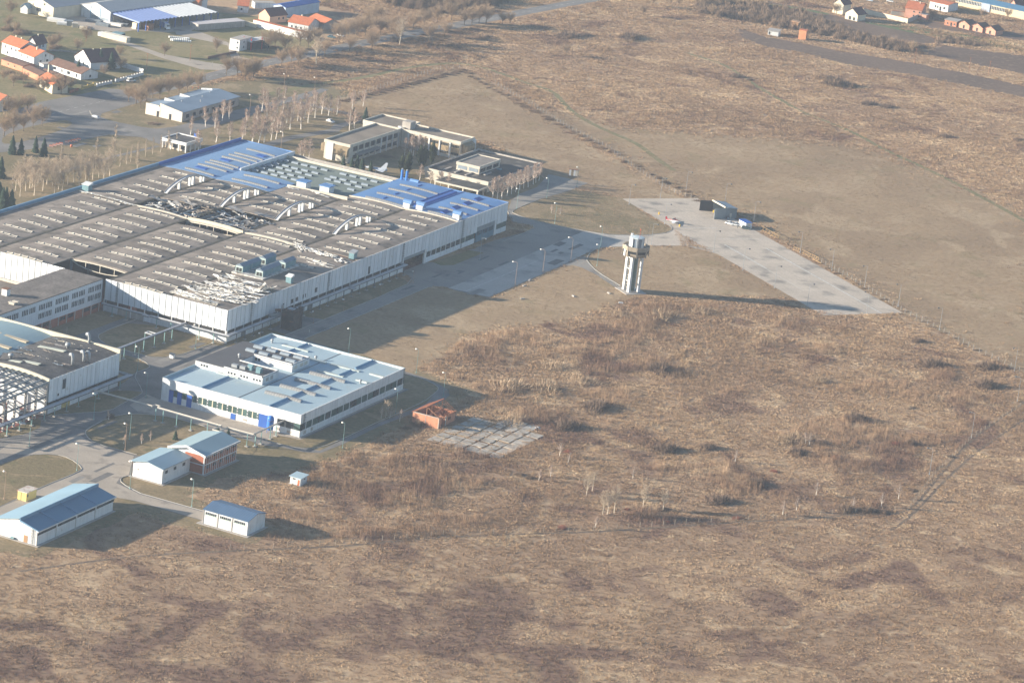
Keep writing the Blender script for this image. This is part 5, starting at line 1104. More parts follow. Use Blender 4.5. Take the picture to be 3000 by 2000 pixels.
uc = ring('upper_cab', [(2.75, 18.0), (2.75, 21.8)], M('cab_glass', (0.16, 0.20, 0.25), .2, .1, .5, spec=.6), tw)
for i in range(8):
    a = math.pi / 8 + math.pi / 4 * i; MB().box(-.2, -.3, 18.0, .3, .3, 22.0).build('cab_fin', white2, uc, loc=(2.7 * math.cos(a), 2.7 * math.sin(a), 0), rz=a)
for (a0) in (math.pi, math.pi * 1.25, math.pi * 1.5): MB().box(-.1, -.9, 18.1, .12, .9, 21.7).build('blind_panel', white2, uc, loc=(2.6 * math.cos(a0), 2.6 * math.sin(a0), 0), rz=a0)
ring('cab_roof', [(2.95, 21.8), (2.95, 22.15), (1.2, 22.4)], M('cab_roof_blue', (0.44, 0.52, 0.56), .6, .08), uc)
MB().box(-4.7, -.3, 18.0, -3.9, .5, 22.4).build('vent_stack', white2, uc)
MB().tube([(2.6, -.4, 22.4), (2.6, -.4, 25.6)], .06, 5).build('mast', red_p, uc); MB().tube([(4.8, 2.0, 19), (4.8, 2.0, 30)], .05, 5).build('whip_aerial', steel_d, uc); MB().lathe([(.1, 0), (.28, .3), (.1, .7)], 8).build('beacon', M('beacon_orange', (.7, .12, .06), .5), uc, loc=(2.6, -.4, 25.5))
MB().tube([(0, 2, 22.6), (0, 2, 24.4)], .04, 5).build('mast', steel, uc)

# ------------------------------------------------------------------ small hangar, kiosk, cars, aircraft on the apron
KT = crop(1920, 560, 5.88)
corr_g = stripes(M('grey_corrugated', (0.22, 0.245, 0.26), .6, .1, .3), 0, .5, .82, 1.06, .5)
hg = thing('small_hangar', 'small grey corrugated hangar with both tall doors swung open', 'hangar', (49.0, 325.9, 0), RZA)
for (a, b, c, d, h) in ((0, 5.6, 10.8, 5.8, 4.2), (10.6, 0, 10.8, 5.6, 4.6), (0, 0, .2, 5.6, 4.6)): box('wall', corr_g, hg, a, b, 0, c, d, h)
MB().hexa([(-.3, -.4, 5.0), (11.1, -.4, 5.0), (11.1, 6.1, 4.1), (-.3, 6.1, 4.1), (-.3, -.4, 5.2), (11.1, -.4, 5.2), (11.1, 6.1, 4.3), (-.3, 6.1, 4.3)]).build('roof', stripes(M('hangar_roof', (0.20, 0.26, 0.32), .6, .08), 0, .6, .85, 1.05), hg)
box('fascia', palecream, hg, -.35, -.55, 4.75, 11.15, -.4, 5.35); box('floor', dark, hg, .2, 0, .07, 10.6, 5.6, .1)
v = Vector((44.1, 322.7)) - Vector((49.0, 325.9)); MB().box(0, -.1, .1, v.length, .1, 4.8).build('hangar_door', M('dark_timber_door', (0.055, 0.048, 0.045), .9, .2), hg, rz=math.atan2(v.y, v.x) - RZA)
p0 = AU * 10.8; v = Vector((54.8, 314.0)) - (Vector((49, 325.9)) + p0); MB().box(0, -.1, .1, v.length, .1, 4.6).build('hangar_door', corr_g, hg, loc=(10.8, 0, 0), rz=math.atan2(v.y, v.x) - RZA)
box('side_door', cream, hg, 10.8, 2.4, .1, 10.86, 3.3, 2.2); 
for k in range(5): MB().lathe([(.28, 0), (.32, .5), (.28, 1.0)], 8).build('drum', [rust, teal, steel, red_p, steel_d][k], hg, loc=(11.6 + .55 * (k % 3), .8 + .6 * (k // 3), .07))
def local_frame(K, Lp, Np, Rp, z=0.0):
    L_ = K(*Lp, z); N_ = K(*Np, z); R_ = K(*Rp, z); e1 = Vector((N_ - L_)[:2]); a = e1.length; e1.normalize(); e2 = Vector((-e1.y, e1.x)); b = abs(Vector((R_ - N_)[:2]).dot(e2))
    return Vector((L_.x, L_.y, 0)), math.atan2(e1.y, e1.x), a, b
o_, rz_, a_, b_ = local_frame(KT, (1430, 598), (1552, 655), (1634, 640))
kk = thing('site_kiosk', 'small white site cabin with bright blue roof beside parked cars', 'cabin', o_, rz_)
box('wall', white2, kk, 0, 0, .1, a_, b_, 2.7); MB().hexa([(-.15, -.15, 2.9), (a_ + .15, -.15, 2.6), (a_ + .15, b_ + .15, 2.6), (-.15, b_ + .15, 2.9), (-.15, -.15, 3.05), (a_ + .15, -.15, 2.75), (a_ + .15, b_ + .15, 2.75), (-.15, b_ + .15, 3.05)]).build('roof', blue_d, kk)
box('window', palecream, kk, a_ + .0, b_ * .4, 1.2, a_ + .04, b_ * .65, 2.0); box('window', glass_d, kk, a_ * .5, -.04, 1.3, a_ * .62, 0, 1.8); box('door', M('grey_door', (.4, .42, .44), .6), kk, a_ * .7, -.05, .1, a_ * .9, 0, 2.1)
def car(name, label, cat, loc, rz, paint, Lc=4.1, Wc=1.72, Hc=1.45, group=None, wagon=False):
    o = thing(name, label, cat, loc, rz, group); h = Hc; l = Lc / 2; wd = Wc / 2
    low = [(-l, .35), (-l, .75), (-l * .95, .88), (-l * .55 if not wagon else -l * .9, .92), (l * .42, .92), (l * .92, .78), (l, .62), (l, .32)]
    mb = MB(); n = len(low); mb.v = [(x, -wd, z) for x, z in low] + [(x, wd, z) for x, z in low]
    mb.f = [tuple(range(n)), tuple(range(2 * n - 1, n - 1, -1))] + [(i + n, (i + 1) % n + n, (i + 1) % n, i) for i in range(n)]; mb.m = [0] * len(mb.f)
    mb.build('body', paint, o)
    c0 = -l * .72 if not wagon else -l * .93
    cabp = [(c0, .90), (c0 + l * .22 if not wagon else c0 + l * .08, h), (l * .10, h), (l * .45, .90)]
    mb = MB(); n = 4; mb.v = [(x, -wd * .93 if i in (0, 3) else -wd * .78, z) for i, (x, z) in enumerate(cabp)] + [(x, wd * .93 if i in (0, 3) else wd * .78, z) for i, (x, z) in enumerate(cabp)]
    mb.f = [(0, 1, 2, 3), (7, 6, 5, 4)] + [(i + n, (i + 1) % n + n, (i + 1) % n, i) for i in range(n)]; mb.m = [0] * len(mb.f); mb.build('windows', glass_d, o)
    MB().hexa([(cabp[1][0] - .05, -wd * .8, h - .03), (cabp[2][0] + .08, -wd * .8, h - .03), (cabp[2][0] + .08, wd * .8, h - .03), (cabp[1][0] - .05, wd * .8, h - .03), (cabp[1][0], -wd * .74, h + .05), (cabp[2][0], -wd * .74, h + .05), (cabp[2][0], wd * .74, h + .05), (cabp[1][0], wd * .74, h + .05)]).build('car_roof', paint, o)
    for x in (-l * .62, l * .64):
        for y in (-wd + .08, wd - .08): 
            wv = MB().tube([(0, -.1, 0), (0, .1, 0)], .31, 10).build('wheel', tyre, o, loc=(x, y, .31)); MB().tube([(0, -.11, 0), (0, .11, 0)], .17, 8).build('rim', steel, wv)
    for y in (-wd * .7, wd * .7): MB().box(l - .04, y - .18, .58, l + .02, y + .18, .72).build('headlight', lamp_w, o)
    return o
car('parked_car', 'white hatchback parked by itself short of the site cabin', 'car', KT(1280, 575), .05, car_w)
car('parked_car', 'white car parked tight against the blue roofed site cabin', 'car', KT(1390, 597), .25, M('silver_paint', (.62, .64, .66), .35, .03, spec=.5), 3.9)
car('parked_car', 'dark green hatchback parked in front of the site cabin', 'car', KT(1560, 655), .35, M('dark_green_paint', (.06, .10, .105), .35, .05, spec=.5), 4.0, wagon=True)
def person(label, loc, rz, top, legs, hgt=1.75, group=None):
    o = thing('person', label, 'person', loc, rz, group); s = hgt / 1.75
    skin = M('skin', (.45, .28, .2), .7, 0)
    me = bpy.data.meshes.new('person_body')
    J = [(0, 0, .95), (0, 0, 1.2), (0, 0, 1.45), (0, 0, 1.55), (-.1, 0, .9), (-.12, .03, .48), (-.12, 0, .06), (-.12, -.12, .03), (.1, 0, .9), (.13, -.03, .48), (.13, .02, .06), (.13, -.1, .03), (-.2, 0, 1.42), (-.27, 0, 1.15), (-.25, -.12, .92), (.2, 0, 1.42), (.28, 0, 1.15), (.24, -.14, .93), (0, -.01, 1.66)]
    E_ = [(0, 1), (1, 2), (2, 3), (3, 18), (0, 4), (4, 5), (5, 6), (6, 7), (0, 8), (8, 9), (9, 10), (10, 11), (2, 12), (12, 13), (13, 14), (2, 15), (15, 16), (16, 17)]
    rad = [.15, .15, .16, .06, .1, .075, .05, .045, .1, .075, .05, .045, .07, .05, .04, .07, .05, .04, .11]
    me.from_pydata([(x * s, y * s, z * s) for x, y, z in J], E_, []); bo = bpy.data.objects.new('body', me); COL.objects.link(bo); bo.parent = o
    sk = bo.modifiers.new('skin', 'SKIN')
    for i, vv in enumerate(me.skin_vertices[0].data): vv.radius = (rad[i] * s, rad[i] * s * .85); vv.use_root = (i == 0)
    bo.modifiers.new('sub', 'SUBSURF').levels = 1; bo.modifiers['sub'].render_levels = 1; me.materials.append(top)
    MB().lathe([(.02, 1.54), (.09, 1.58), (.105, 1.66), (.08, 1.75), (.02, 1.78)], 8).build('head', skin, o); MB().lathe([(.112, 1.67), (.09, 1.765), (.02, 1.795)], 8).build('hair', tile_m, o)
    MB().tube([(-.11, 0, .92), (-.125, .03, .5), (-.125, 0, .1)], [.115, .09, .075], 6).tube([(.11, 0, .92), (.135, -.03, .5), (.135, .02, .1)], [.115, .09, .075], 6).build('trousers', legs, o)
    return o
person('person in red jacket standing behind the red and white light aircraft', KT(332, 520), .6, M('red_jacket', (.4, .05, .06), .8), steel_d)
person('person in dark clothes standing between the white and dark green cars', KT(1415, 640), .2, M('dark_clothes', (.04, .04, .05), .9), steel_d)
pl = thing('light_aircraft', 'red and white low wing light aircraft standing on the concrete apron', 'aircraft', KT(310, 552), math.atan2(2.2, 5.9))
MB().tube([(-3.2, 0, 1.15), (-2.2, 0, 1.05), (-1, 0, 1.05), (.3, 0, 1.05), (1.6, 0, 1.0), (2.5, 0, .98), (2.9, 0, .98)], [.12, .28, .45, .55, .5, .42, .15], 10).build('fuselage', car_w, pl, smooth=True)
MB().tube([(-3.2, 0, 1.30), (-1, 0, 1.33), (.3, 0, 1.38), (1.6, 0, 1.27), (2.7, 0, 1.2)], [.1, .3, .38, .36, .2], 8).build('red_topside', red_p, pl, smooth=True)
MB().hexa([(-.6, -4.4, .95), (.5, -4.4, .95), (1.1, 0, .72), (-.7, 0, .72), (-.6, -4.4, 1.02), (.5, -4.4, 1.02), (1.1, 0, .9), (-.7, 0, .9)]).hexa([(-.7, 0, .72), (1.1, 0, .72), (.5, 4.4, .95), (-.6, 4.4, .95), (-.7, 0, .9), (1.1, 0, .9), (.5, 4.4, 1.02), (-.6, 4.4, 1.02)]).build('wing', car_w, pl)
MB().box(-3.3, -1.4, 1.2, -2.6, 1.4, 1.28).build('tailplane', car_w, pl); MB().hexa([(-3.5, -.06, 1.2), (-2.5, -.06, 1.2), (-2.5, .06, 1.2), (-3.5, .06, 1.2), (-3.7, -.05, 2.6), (-3.1, -.05, 2.6), (-3.1, .05, 2.6), (-3.7, .05, 2.6)]).build('tail_fin', red_p, pl)
MB().tube([(-.9, 0, 1.45), (-.3, 0, 1.75), (.5, 0, 1.75), (1.1, 0, 1.4)], [.15, .38, .38, .15], 8).build('canopy', glass_d, pl, smooth=True)
for (x, y) in ((.3, -1.1), (.3, 1.1), (2.1, 0)): MB().bar((x, y, .25), (x, y, .9), .08).build('gear_leg', steel, pl); MB().tube([(x, y - .08, .22), (x, y + .08, .22)], .2, 8).build('wheel', tyre, pl)
MB().box(2.9, -.85, .93, 2.96, .85, 1.05).build('propeller', steel_d, pl)
for i, (x, y, lb) in enumerate(((62, 400, 'small yellow drum standing alone at the far apron edge'), (418, 612, 'small yellow drum standing by the light aircraft wing tip'), (1003, 368, 'small yellow drum standing in the open hangar doorway'))):
    d_ = MB().lathe([(.30, 0), (.34, .1), (.34, .9), (.30, 1.0)], 10).build('yellow_drum', M('bright_yellow', (.75, .46, .05), .6), None, loc=KT(x, y, 0.07)); tag(d_, lb, 'drum')
def railing(label, a, b, h=1.5, n=7, mat=None):
    mat = mat or M('yellow_rail', (.40, .26, .12), .8); o = thing('barrier_railing', label, 'railing', (a.x, a.y, 0), math.atan2(b.y - a.y, b.x - a.x)); L_ = (b - a).length
    for k in range(n): MB().box(L_ * k / (n - 1) - .06, -.06, 0, L_ * k / (n - 1) + .06, .06, h).build('post', mat, o)
    for z in (h, .25): MB().bar((0, 0, z), (L_, 0, z), .09).build('rail', mat, o)
railing('long yellow railing beside the site cabin at the apron edge', KT(1800, 655), KT(2115, 830), 1.7, 7)
railing('short yellow railing with a bent end by the apron grass', KR(588, 85), KR(640, 105), 1.5, 4); railing('yellow railing with many posts by the apron grass', KR(650, 108), KR(776, 168), 1.5, 9); railing('fallen low yellow bar lying by the apron railing', KR(735, 160), KR(798, 190), .35, 3)

KX = crop(1050, 460, 11.76)
jt = thing('display_jet', 'grey delta wing jet mounted on a post behind the grey green roof', 'aircraft', KX(600, 640), R(12))
MB().tube([(-6.5, 0, 2.8), (-4.8, 0, 3.0), (-2.5, 0, 3.1), (1, 0, 3.15), (4, 0, 3.15), (4.8, 0, 3.1)], [.08, .4, .6, .65, .6, .45], 10).build('fuselage', M('jet_grey', (.42, .46, .52), .5, .06), jt, smooth=True)
MB().hexa([(-1.6, -.3, 2.85), (4.0, -.3, 2.85), (4.0, .3, 2.85), (-1.6, .3, 2.85), (-1.5, -.3, 3.0), (4.0, -.3, 3.0), (4.0, .3, 3.0), (-1.5, .3, 3.0)]).hexa([(-1.6, -.3, 2.85), (3.4, -3.4, 2.85), (4.0, -3.4, 2.85), (4.0, -.3, 2.85), (-1.6, -.3, 2.98), (3.4, -3.4, 2.92), (4.0, -3.4, 2.92), (4.0, -.3, 2.98)]).hexa([(-1.6, .3, 2.85), (4.0, .3, 2.85), (4.0, 3.4, 2.85), (3.4, 3.4, 2.85), (-1.6, .3, 2.98), (4.0, .3, 2.98), (4.0, 3.4, 2.92), (3.4, 3.4, 2.92)]).build('wing', M('jet_grey', (.42, .46, .52), .5, .06), jt)
MB().hexa([(1.6, -.08, 3.6), (4.4, -.08, 3.6), (4.4, .08, 3.6), (1.6, .08, 3.6), (4.0, -.06, 6.4), (4.9, -.06, 6.4), (4.9, .06, 6.4), (4.0, .06, 6.4)]).build('tail_fin', M('jet_grey', (.42, .46, .52), .5, .06), jt)
MB().tube([(-4.2, 0, 3.4), (-3.4, 0, 3.65), (-2.4, 0, 3.5)], [.1, .3, .1], 8).build('canopy', glass_d, jt); MB().box(-.3, -.3, 0, .3, .3, 2.8).build('mounting_post', white2, jt)
J0 = crop(230, 310, 11.76)
hl = thing('wingless_aircraft', 'small white wingless aircraft body with upswept tail on the road junction', 'aircraft', J0(580, 455, .064), R(5))
MB().tube([(-1.9, 0, 1.0), (-1.4, 0, .95), (-.6, 0, .95), (.5, 0, .95), (1.2, 0, .9), (1.75, 0, .7), (2.0, 0, .6)], [.3, .62, .78, .8, .72, .45, .12], 10).build('fuselage', car_w, hl, smooth=True)
MB().tube([(-1.6, 0, 1.35), (-2.2, .1, 1.7), (-2.9, .2, 2.4), (-3.2, .2, 3.2)], [.28, .2, .15, .10], 8).build('tail_boom', cream, hl, smooth=True)
MB().tube([(.9, 0, 1.15), (1.4, 0, 1.05), (1.85, 0, .75)], [.55, .52, .2], 8).build('canopy', glass_d, hl, smooth=True)
for s in (-1, 1): MB().bar((-1, s * .6, .12), (1.2, s * .6, .12), .12).build('skid', steel_d, hl)

# ------------------------------------------------------------------ administration buildings north of the hall
of = thing('administration_building', 'L shaped two storey concrete office with grey roofs and brown end bays', 'office building', (-114, 267.8, 0))
box('wall', cream, of, .3, .3, 0, 12.7, 46, 7.4); box('wall', cream, of, 13.3, 47.5, 0, 43, 60, 7.4); box('wall', cream, of, -6.3, 46.5, 0, 13, 64.5, 7.4)
def flat(parent, x0, y0, x1, y1, z, mat=felt_o, ph=.6):
    box('roof', mat, parent, x0 + .3, y0 + .3, z - .3, x1 - .3, y1 - .3, z)
    for b_ in ((x0, y0, x1, y0 + .35), (x0, y1 - .35, x1, y1), (x0, y0 + .35, x0 + .35, y1 - .35), (x1 - .35, y0 + .35, x1, y1 - .35)): box('parapet', cream if mat is felt_o else conc, parent, b_[0], b_[1], z - .8, b_[2], b_[3], z + ph)
flat(of, 0, 0, 13.2, 46.6, 7.9); flat(of, 13.2, 47, 43.6, 60.6, 7.9); flat(of, -6.6, 46.7, 13.15, 65, 7.95)
sb = box('stair_house', conc, of, 11.8, 50, 7.5, 16, 55, 11.2)
brn = M('brown_cladding', (0.27, 0.205, 0.125), .85, .2, .6, streak=.2)
eb = MB().hexa([(6.2, -1.6, 3.2), (12.6, -1.6, 3.2), (12.6, .2, 2.8), (6.2, .2, 2.8), (6.0, -1.6, 6.2), (12.9, -1.6, 6.2), (12.9, .2, 7.4), (6.0, .2, 7.4)]).build('oriel_bay', brn, of); MB().hexa([(-1.6, .5, 3.0), (0, .5, 2.8), (0, 6, 2.8), (-1.6, 6, 3.0), (-1.6, .5, 6.2), (0, .5, 7.2), (0, 6, 7.2), (-1.6, 6, 6.2)]).build('oriel_bay', brn, of)
MB().hexa([(43.6, 49, 3.0), (45.4, 49, 3.4), (45.4, 58, 3.4), (43.6, 58, 3.0), (43.6, 49, 7.3), (45.4, 49, 6.2), (45.4, 58, 6.2), (43.6, 58, 7.3)]).build('oriel_bay', brn, of); box('pilaster', white2, of, 1.8, -.5, 0, 5.0, .3, 7.6); box('pilaster', white2, of, 43, 58.2, 0, 44.4, 60.6, 7.6)
for k in range(8):
    y = 4.0 + 5.3 * k
    box('window', glass_d, of, 12.7, y, 4.6, 12.75, y + 3.6, 6.8); box('window', glass_d, of, 12.7, y, 1.2, 12.75, y + 3.6, 3.0); box('pilaster', white2 if k > 3 else cream, of, 12.7, y + 3.9, 0, 13.1, y + 4.4, 7.2)
MB().hexa([(12.8, 6, 3.2), (15.0, 6, 3.0), (15.0, 26, 3.0), (12.8, 26, 3.2), (12.8, 6, 3.7), (15.0, 6, 3.3), (15.0, 26, 3.3), (12.8, 26, 3.7)]).build('canopy', conc_d, of)
for k in range(5):
    x = 17.6 + 5.3 * k
    bp = box('brown_panel', brn, of, x, 47.35, 1.6, x + 4.0, 47.5, 6.6)
    for j in range(5): box('window', glass_d, bp, x + .1 + .78 * j, 47.28, 5.2, x + .68 + .78 * j, 47.35, 6.4); box('window', glass_d, bp, x + .1 + .78 * j, 47.28, 1.8, x + .68 + .78 * j, 47.35, 2.8)
    box('pilaster', white2, of, x - .9, 47.0, 0, x - .3, 47.5, 7.2)
for (x, y) in ((10.2, 49), (11.5, 48), (9.6, 50)): MB().hexa([(0, 0, 0), (1.6, 0, 0), (1.6, 1.2, 0), (0, 1.2, 0), (.2, .2, .5), (1.4, .1, .3), (1.5, 1.1, .6), (.1, 1.0, .4)]).build('white_sack', white2, of, loc=(x, y, 7.95))
lb = thing('canteen_building', 'low flat concrete canteen with raised roof lantern and mossy dark roof', 'office building', (-66, 272.6, 0))
box('wall', cream, lb, .4, .4, 0, 31, 50.8, 3.8)
rd = M('mossy_dark_roof', (0.06, 0.055, 0.05), .95, .35, .2, dirt=(.16, .14, .12), dscale=.15, damt=.4)
box('roof', rd, lb, .3, .3, 3.8, 31.2, 51.1, 4.15)
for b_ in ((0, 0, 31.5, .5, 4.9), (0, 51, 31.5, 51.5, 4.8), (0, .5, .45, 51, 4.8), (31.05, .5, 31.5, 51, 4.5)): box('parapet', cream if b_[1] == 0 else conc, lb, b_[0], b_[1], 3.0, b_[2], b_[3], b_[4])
ln = box('roof_lantern', cream, lb, 10, 11, 4.1, 21.2, 31, 7.2); box('roof', M('lantern_roof', (.21, .185, .165), .95, .2, .3), ln, 10.3, 11.3, 7.15, 20.9, 30.7, 7.4)
for b_ in ((9.8, 10.8, 21.4, 11.2), (9.8, 30.8, 21.4, 31.2), (9.8, 11.2, 10.2, 30.8), (21.0, 11.2, 21.4, 30.8)): box('parapet', cream, ln, b_[0], b_[1], 6.6, b_[2], b_[3], 7.75)
for a in (10.8, 16.2): box('window', poly, ln, a, 10.9, 4.9, a + 4.4, 11.0, 6.4)
for a in (12, 18, 24.5): box('window', glass_d, ln, 21.2, a, 4.8, 21.28, a + 5, 6.4)
for (x, y) in ((6.5, 5.5), (12, 5.0), (17.5, 4.6), (23, 12)): MB().box(x, y, 4.1, x + .9, y + 6.5, 4.55).build('roof_curb', conc, lb)
MB().hexa([(0, 0, 0), (2.2, 0, 0), (2.2, 1.6, 0), (0, 1.6, 0), (.3, .2, .5), (1.9, .1, .3), (2.0, 1.4, .7), (.2, 1.3, .4)]).build('ducting', teal, lb, loc=(22, 26, 4.15)); box('canopy', cream, lb, 11, -11, 2.6, 32.5, -.2, 3.3); box('canopy_deck', rd, lb, 11.5, -10.5, 3.3, 32, -.6, 3.36)
for (x, y) in ((11.4, -10.6), (18, -10.6), (25, -10.6), (32, -10.6), (32, -5)): box('column', cream, lb, x - .3, y - .3, 0, x + .3, y + .3, 2.6)
for x in (20, 26): box('canopy_wall', cream, lb, x, -9.5, 0, x + .4, -5, 2.6)
es = thing('entrance_shed', 'long low shed with ribbed blue grey roof and cream end wall', 'shed', (-209, 272, 0))
w0 = box('wall', conc, es, .3, .3, 0, 18.9, 49.8, 4.2)
MB().hexa([(-.2, -.2, 4.4), (8, -.2, 5.6), (8, 50.2, 5.6), (-.2, 50.2, 4.4), (-.2, -.2, 4.6), (8, -.2, 5.8), (8, 50.2, 5.8), (-.2, 50.2, 4.6)]).hexa([(8, -.2, 5.6), (19.4, -.2, 4.2), (19.4, 50.2, 4.2), (8, 50.2, 5.6), (8, -.2, 5.8), (19.4, -.2, 4.4), (19.4, 50.2, 4.4), (8, 50.2, 5.8)]).build('roof', stripes(M('ribbed_blue_grey', (0.20, 0.26, 0.33), .6, .08, .1), 1, .8, .88, 1.04), es)
fr = MB().hexa([(0, -.3, 0), (8.0, -.3, 0), (8.0, .3, 0), (0, .3, 0), (0, -.3, 5.2), (7.0, -.3, 5.2), (7.0, .3, 5.2), (0, .3, 5.2)]).hexa([(8.0, -.3, 0), (19.4, -.3, 0), (19.4, .3, 0), (8.0, .3, 0), (7.4, -.3, 6.4), (19.4, -.3, 4.6), (19.4, .3, 4.6), (7.4, .3, 6.4)]).build('end_wall', M('cream_panel', (.58, .53, .46), .8, .05), es)
for x in (6.0, 12.6): box('door', dark, fr, x, -.36, 0, x + 1.2, -.3, 2.6); box('door_light', white2, fr, x - .1, -.36, 2.7, x + 1.5, -.3, 4.6)
for y in (11, 24): MB().hexa([(2.5, y, 5.0), (8, y, 5.7), (8, y + .4, 5.7), (2.5, y + .4, 5.0), (2.6, y, 6.4), (8, y, 6.0), (8, y + .4, 6.0), (2.6, y + .4, 6.4)]).build('fire_wall', white2, es)
MB().hexa([(1, 45, 4.6), (7, 45, 5.6), (7, 45.4, 5.6), (1, 45.4, 4.6), (1.2, 45, 5.6), (7, 45, 6.4), (7, 45.4, 6.4), (1.2, 45.4, 5.6)]).build('fire_wall', white2, es)
for k in range(8): box('window', glass_d, w0, 18.9, 4 + 5.6 * k, 1.2, 18.96, 6.6 + 5.6 * k, 2.8)
for (x, y) in ((10, 14), (11, 30), (9, 40), (15, 22)): MB().lathe([(.25, 0), (.25, .6), (.4, .7), (.2, 1.0)], 6).build('roof_vent', steel, es, loc=(x, y, 5.2))
gh = thing('gatehouse', 'small white gatehouse with dark flat roof and open columned porch', 'gatehouse', (-170.6, 224.8, 0))
w0 = box('wall', M('porch_wall', (.45, .40, .34), .85), gh, 1.2, 1.5, 0, 11, 12.5, 3.2); box('roof', felt_d, gh, .4, .4, 3.6, 12.2, 13.0, 4.1)
for b_ in ((0, 0, 12.6, .5), (0, 12.9, 12.6, 13.4), (0, .5, .5, 12.9), (12.1, .5, 12.6, 12.9)): box('fascia', white2, gh, b_[0], b_[1], 3.1, b_[2], b_[3], 4.5)
for x in (.2, 4.4, 8.4, 12.0): box('column', white2, gh, x, .2, 0, x + .5, .7, 3.1)
for y in (4, 8, 12): box('column', white2, gh, 12.0, y, 0, 12.5, y + .5, 3.1)
for a in (4.9, 9.0): box('window', glass_d, w0, a, 1.42, .8, a + 2.6, 1.5, 2.4)
MB().box(8, 13.4, 3.2, 9.4, 13.6, 6.0).build('sign_board', blue_d, gh)
bx = thing('billboard', 'free standing white and brown notice panels by the north car park', 'notice board', KA(520, 60), R(25))
for k, c_ in enumerate((white2, brn, white2, cream)): MB().box(1.0 * k, -.1, .8, 1.0 * k + .9, .1, 3.6).build('panel', c_, bx)
for x in (0, 3.9): MB().box(x - .1, -.1, 0, x + .1, .1, 3.8).build('post', wood, bx)
MB().box(-.2, -.3, 3.6, 4.2, .4, 3.8).build('canopy', wood, bx)
# ------------------------------------------------------------------ village houses
def house(name, label, K, Lp, Np, Rp, hw, hr, ridge='x', wall=None, roof=None, cat='house', over=.45, front=(), right=(), chim=(), zt=None, group=None, b_min=None):
    wall = wall or white2; roof = roof or tile_o
    o_, rz, a, b = local_frame(K, Lp, Np, Rp, hw if zt is None else zt)
    if b_min: b = max(b, b_min)
    o = thing(name, label, cat, o_, rz, group)
    if hr > hw + .05:
        w0 = gwalls(o, 0, a, 0, b, hw, hr, ridge, wall); rf = gable(o, 0, a, 0, b, hw, hr, ridge, roof, over)
    else:
        w0 = box('wall', wall, o, 0, 0, 0, a, b, hw); rf = box('roof', roof, o, -over, -over, hw, a + over, b + over, hw + .2)
    for (x, z, w_, h_) in front: box('window', glass_d, w0, a * x, -.06, z, a * x + w_, 0, z + h_); box('window_sill', white2, w0, a * x - .1, -.12, z - .1, a * x + w_ + .1, 0, z)
    for (y, z, w_, h_) in right: box('window', glass_d, w0, a, b * y, z, a + .06, b * y + w_, z + h_); box('window_sill', white2, w0, a, b * y - .1, z - .1, a + .12, b * y + w_ + .1, z)
    for (x, y, h_) in chim: box('chimney', palecream, rf, a * x, b * y, hr - .6, a * x + .55, b * y + .55, hr + h_)
    o['a'] = a; o['b'] = b
    return o
house('house', 'two storey white house with orange roof and two chimneys, uphill of its twin', KL, (35, 690), (330, 790), (570, 750), 5.6, 8.2, 'x', front=((.15, 3.3, .9, 1.2), (.5, 3.3, .9, 1.2), (.3, .8, 1, 1.2), (.75, 3.3, .9, 1.1)), right=((.4, 3.2, .9, 1.2),), chim=((.25, .5, .9), (.55, .5, .9)))
house('house', 'white house with orange roof and single chimney, lower one of the joined pair', KL, (300, 840), (560, 940), (830, 895), 4.2, 6.8, 'x', front=((.2, 2.4, .8, 1.0), (.55, 2.4, .8, 1.0)), right=((.3, 1.0, 1, 1.4), (.62, .4, 1.2, 2.2), (.55, 4.0, .7, 1.1)), chim=((.62, .4, 1.1),))
house('house', 'white house with maroon roof behind the orange roofed pair', KL, (440, 700), (600, 735), (775, 705), 4.6, 8.0, 'y', roof=tile_m, right=((.3, 2.6, 1, 1.3), (.6, 2.6, 1, 1.3)), chim=((.5, .5, .6),), b_min=9)
house('house', 'white gabled house with steep maroon roof beside a dark fir', KL, (1225, 915), (1490, 1030), (1835, 940), 3.6, 8.2, 'y', roof=tile_m, over=.3, front=((.55, 1.0, .8, 1.5), (.3, 4.4, .5, .6), (.55, 4.4, .5, .6)), right=((.6, .4, 1.6, 2.4), (.75, .4, 1.2, 2.4)), chim=((.5, .3, .3), (.5, .55, .3)), b_min=10)
house('bungalow', 'long white bungalow with brown roof and three dark windows', KL, (800, 1040), (1330, 1215), (1555, 1165), 3.0, 5.0, 'x', roof=tile_b, front=((.16, 1.0, 1.8, 1.3), (.4, .9, .8, 1.3), (.58, .9, 2.0, 1.4), (.85, .8, .9, 1.5)), right=((.5, .8, 1, 1.2),))
house('outbuilding', 'flat roofed white annex between the orange pair and the bungalow', KL, (650, 1035), (715, 1060), (790, 1015), 2.8, 2.8, roof=conc, cat='outbuilding')
house('outbuilding', 'long orange block shed with brown tile roof, upper of two in line', KL, (25, 970), (375, 1090), (480, 1035), 2.8, 3.5, 'x', wall=brick_o, roof=tile_b, cat='outbuilding', front=((.3, 1, .8, .8), (.6, 1, .8, .8)))
house('outbuilding', 'long orange block shed with tall square chimney, lower of two in line', KL, (380, 1115), (640, 1235), (760, 1175), 2.8, 3.6, 'x', wall=brick_o, roof=tile_b, cat='outbuilding', front=((.3, 1, .8, .8),), chim=((.85, .8, 3.4),))
house('outbuilding', 'narrow brown roofed shed behind the bright orange roofed cottage', KL, (700, 1160), (1000, 1265), (1065, 1240), 2.8, 3.4, 'x', wall=brick_o, roof=tile_b, cat='outbuilding')
house('cottage', 'cream cottage with bright orange roof and dark timber prop at its end', KL, (650, 1270), (862, 1390), (1080, 1362), 4.4, 6.6, 'x', wall=palecream, right=((.35, 1.6, 1.2, 1.6),), front=((.2, 1, .9, 1.0),))
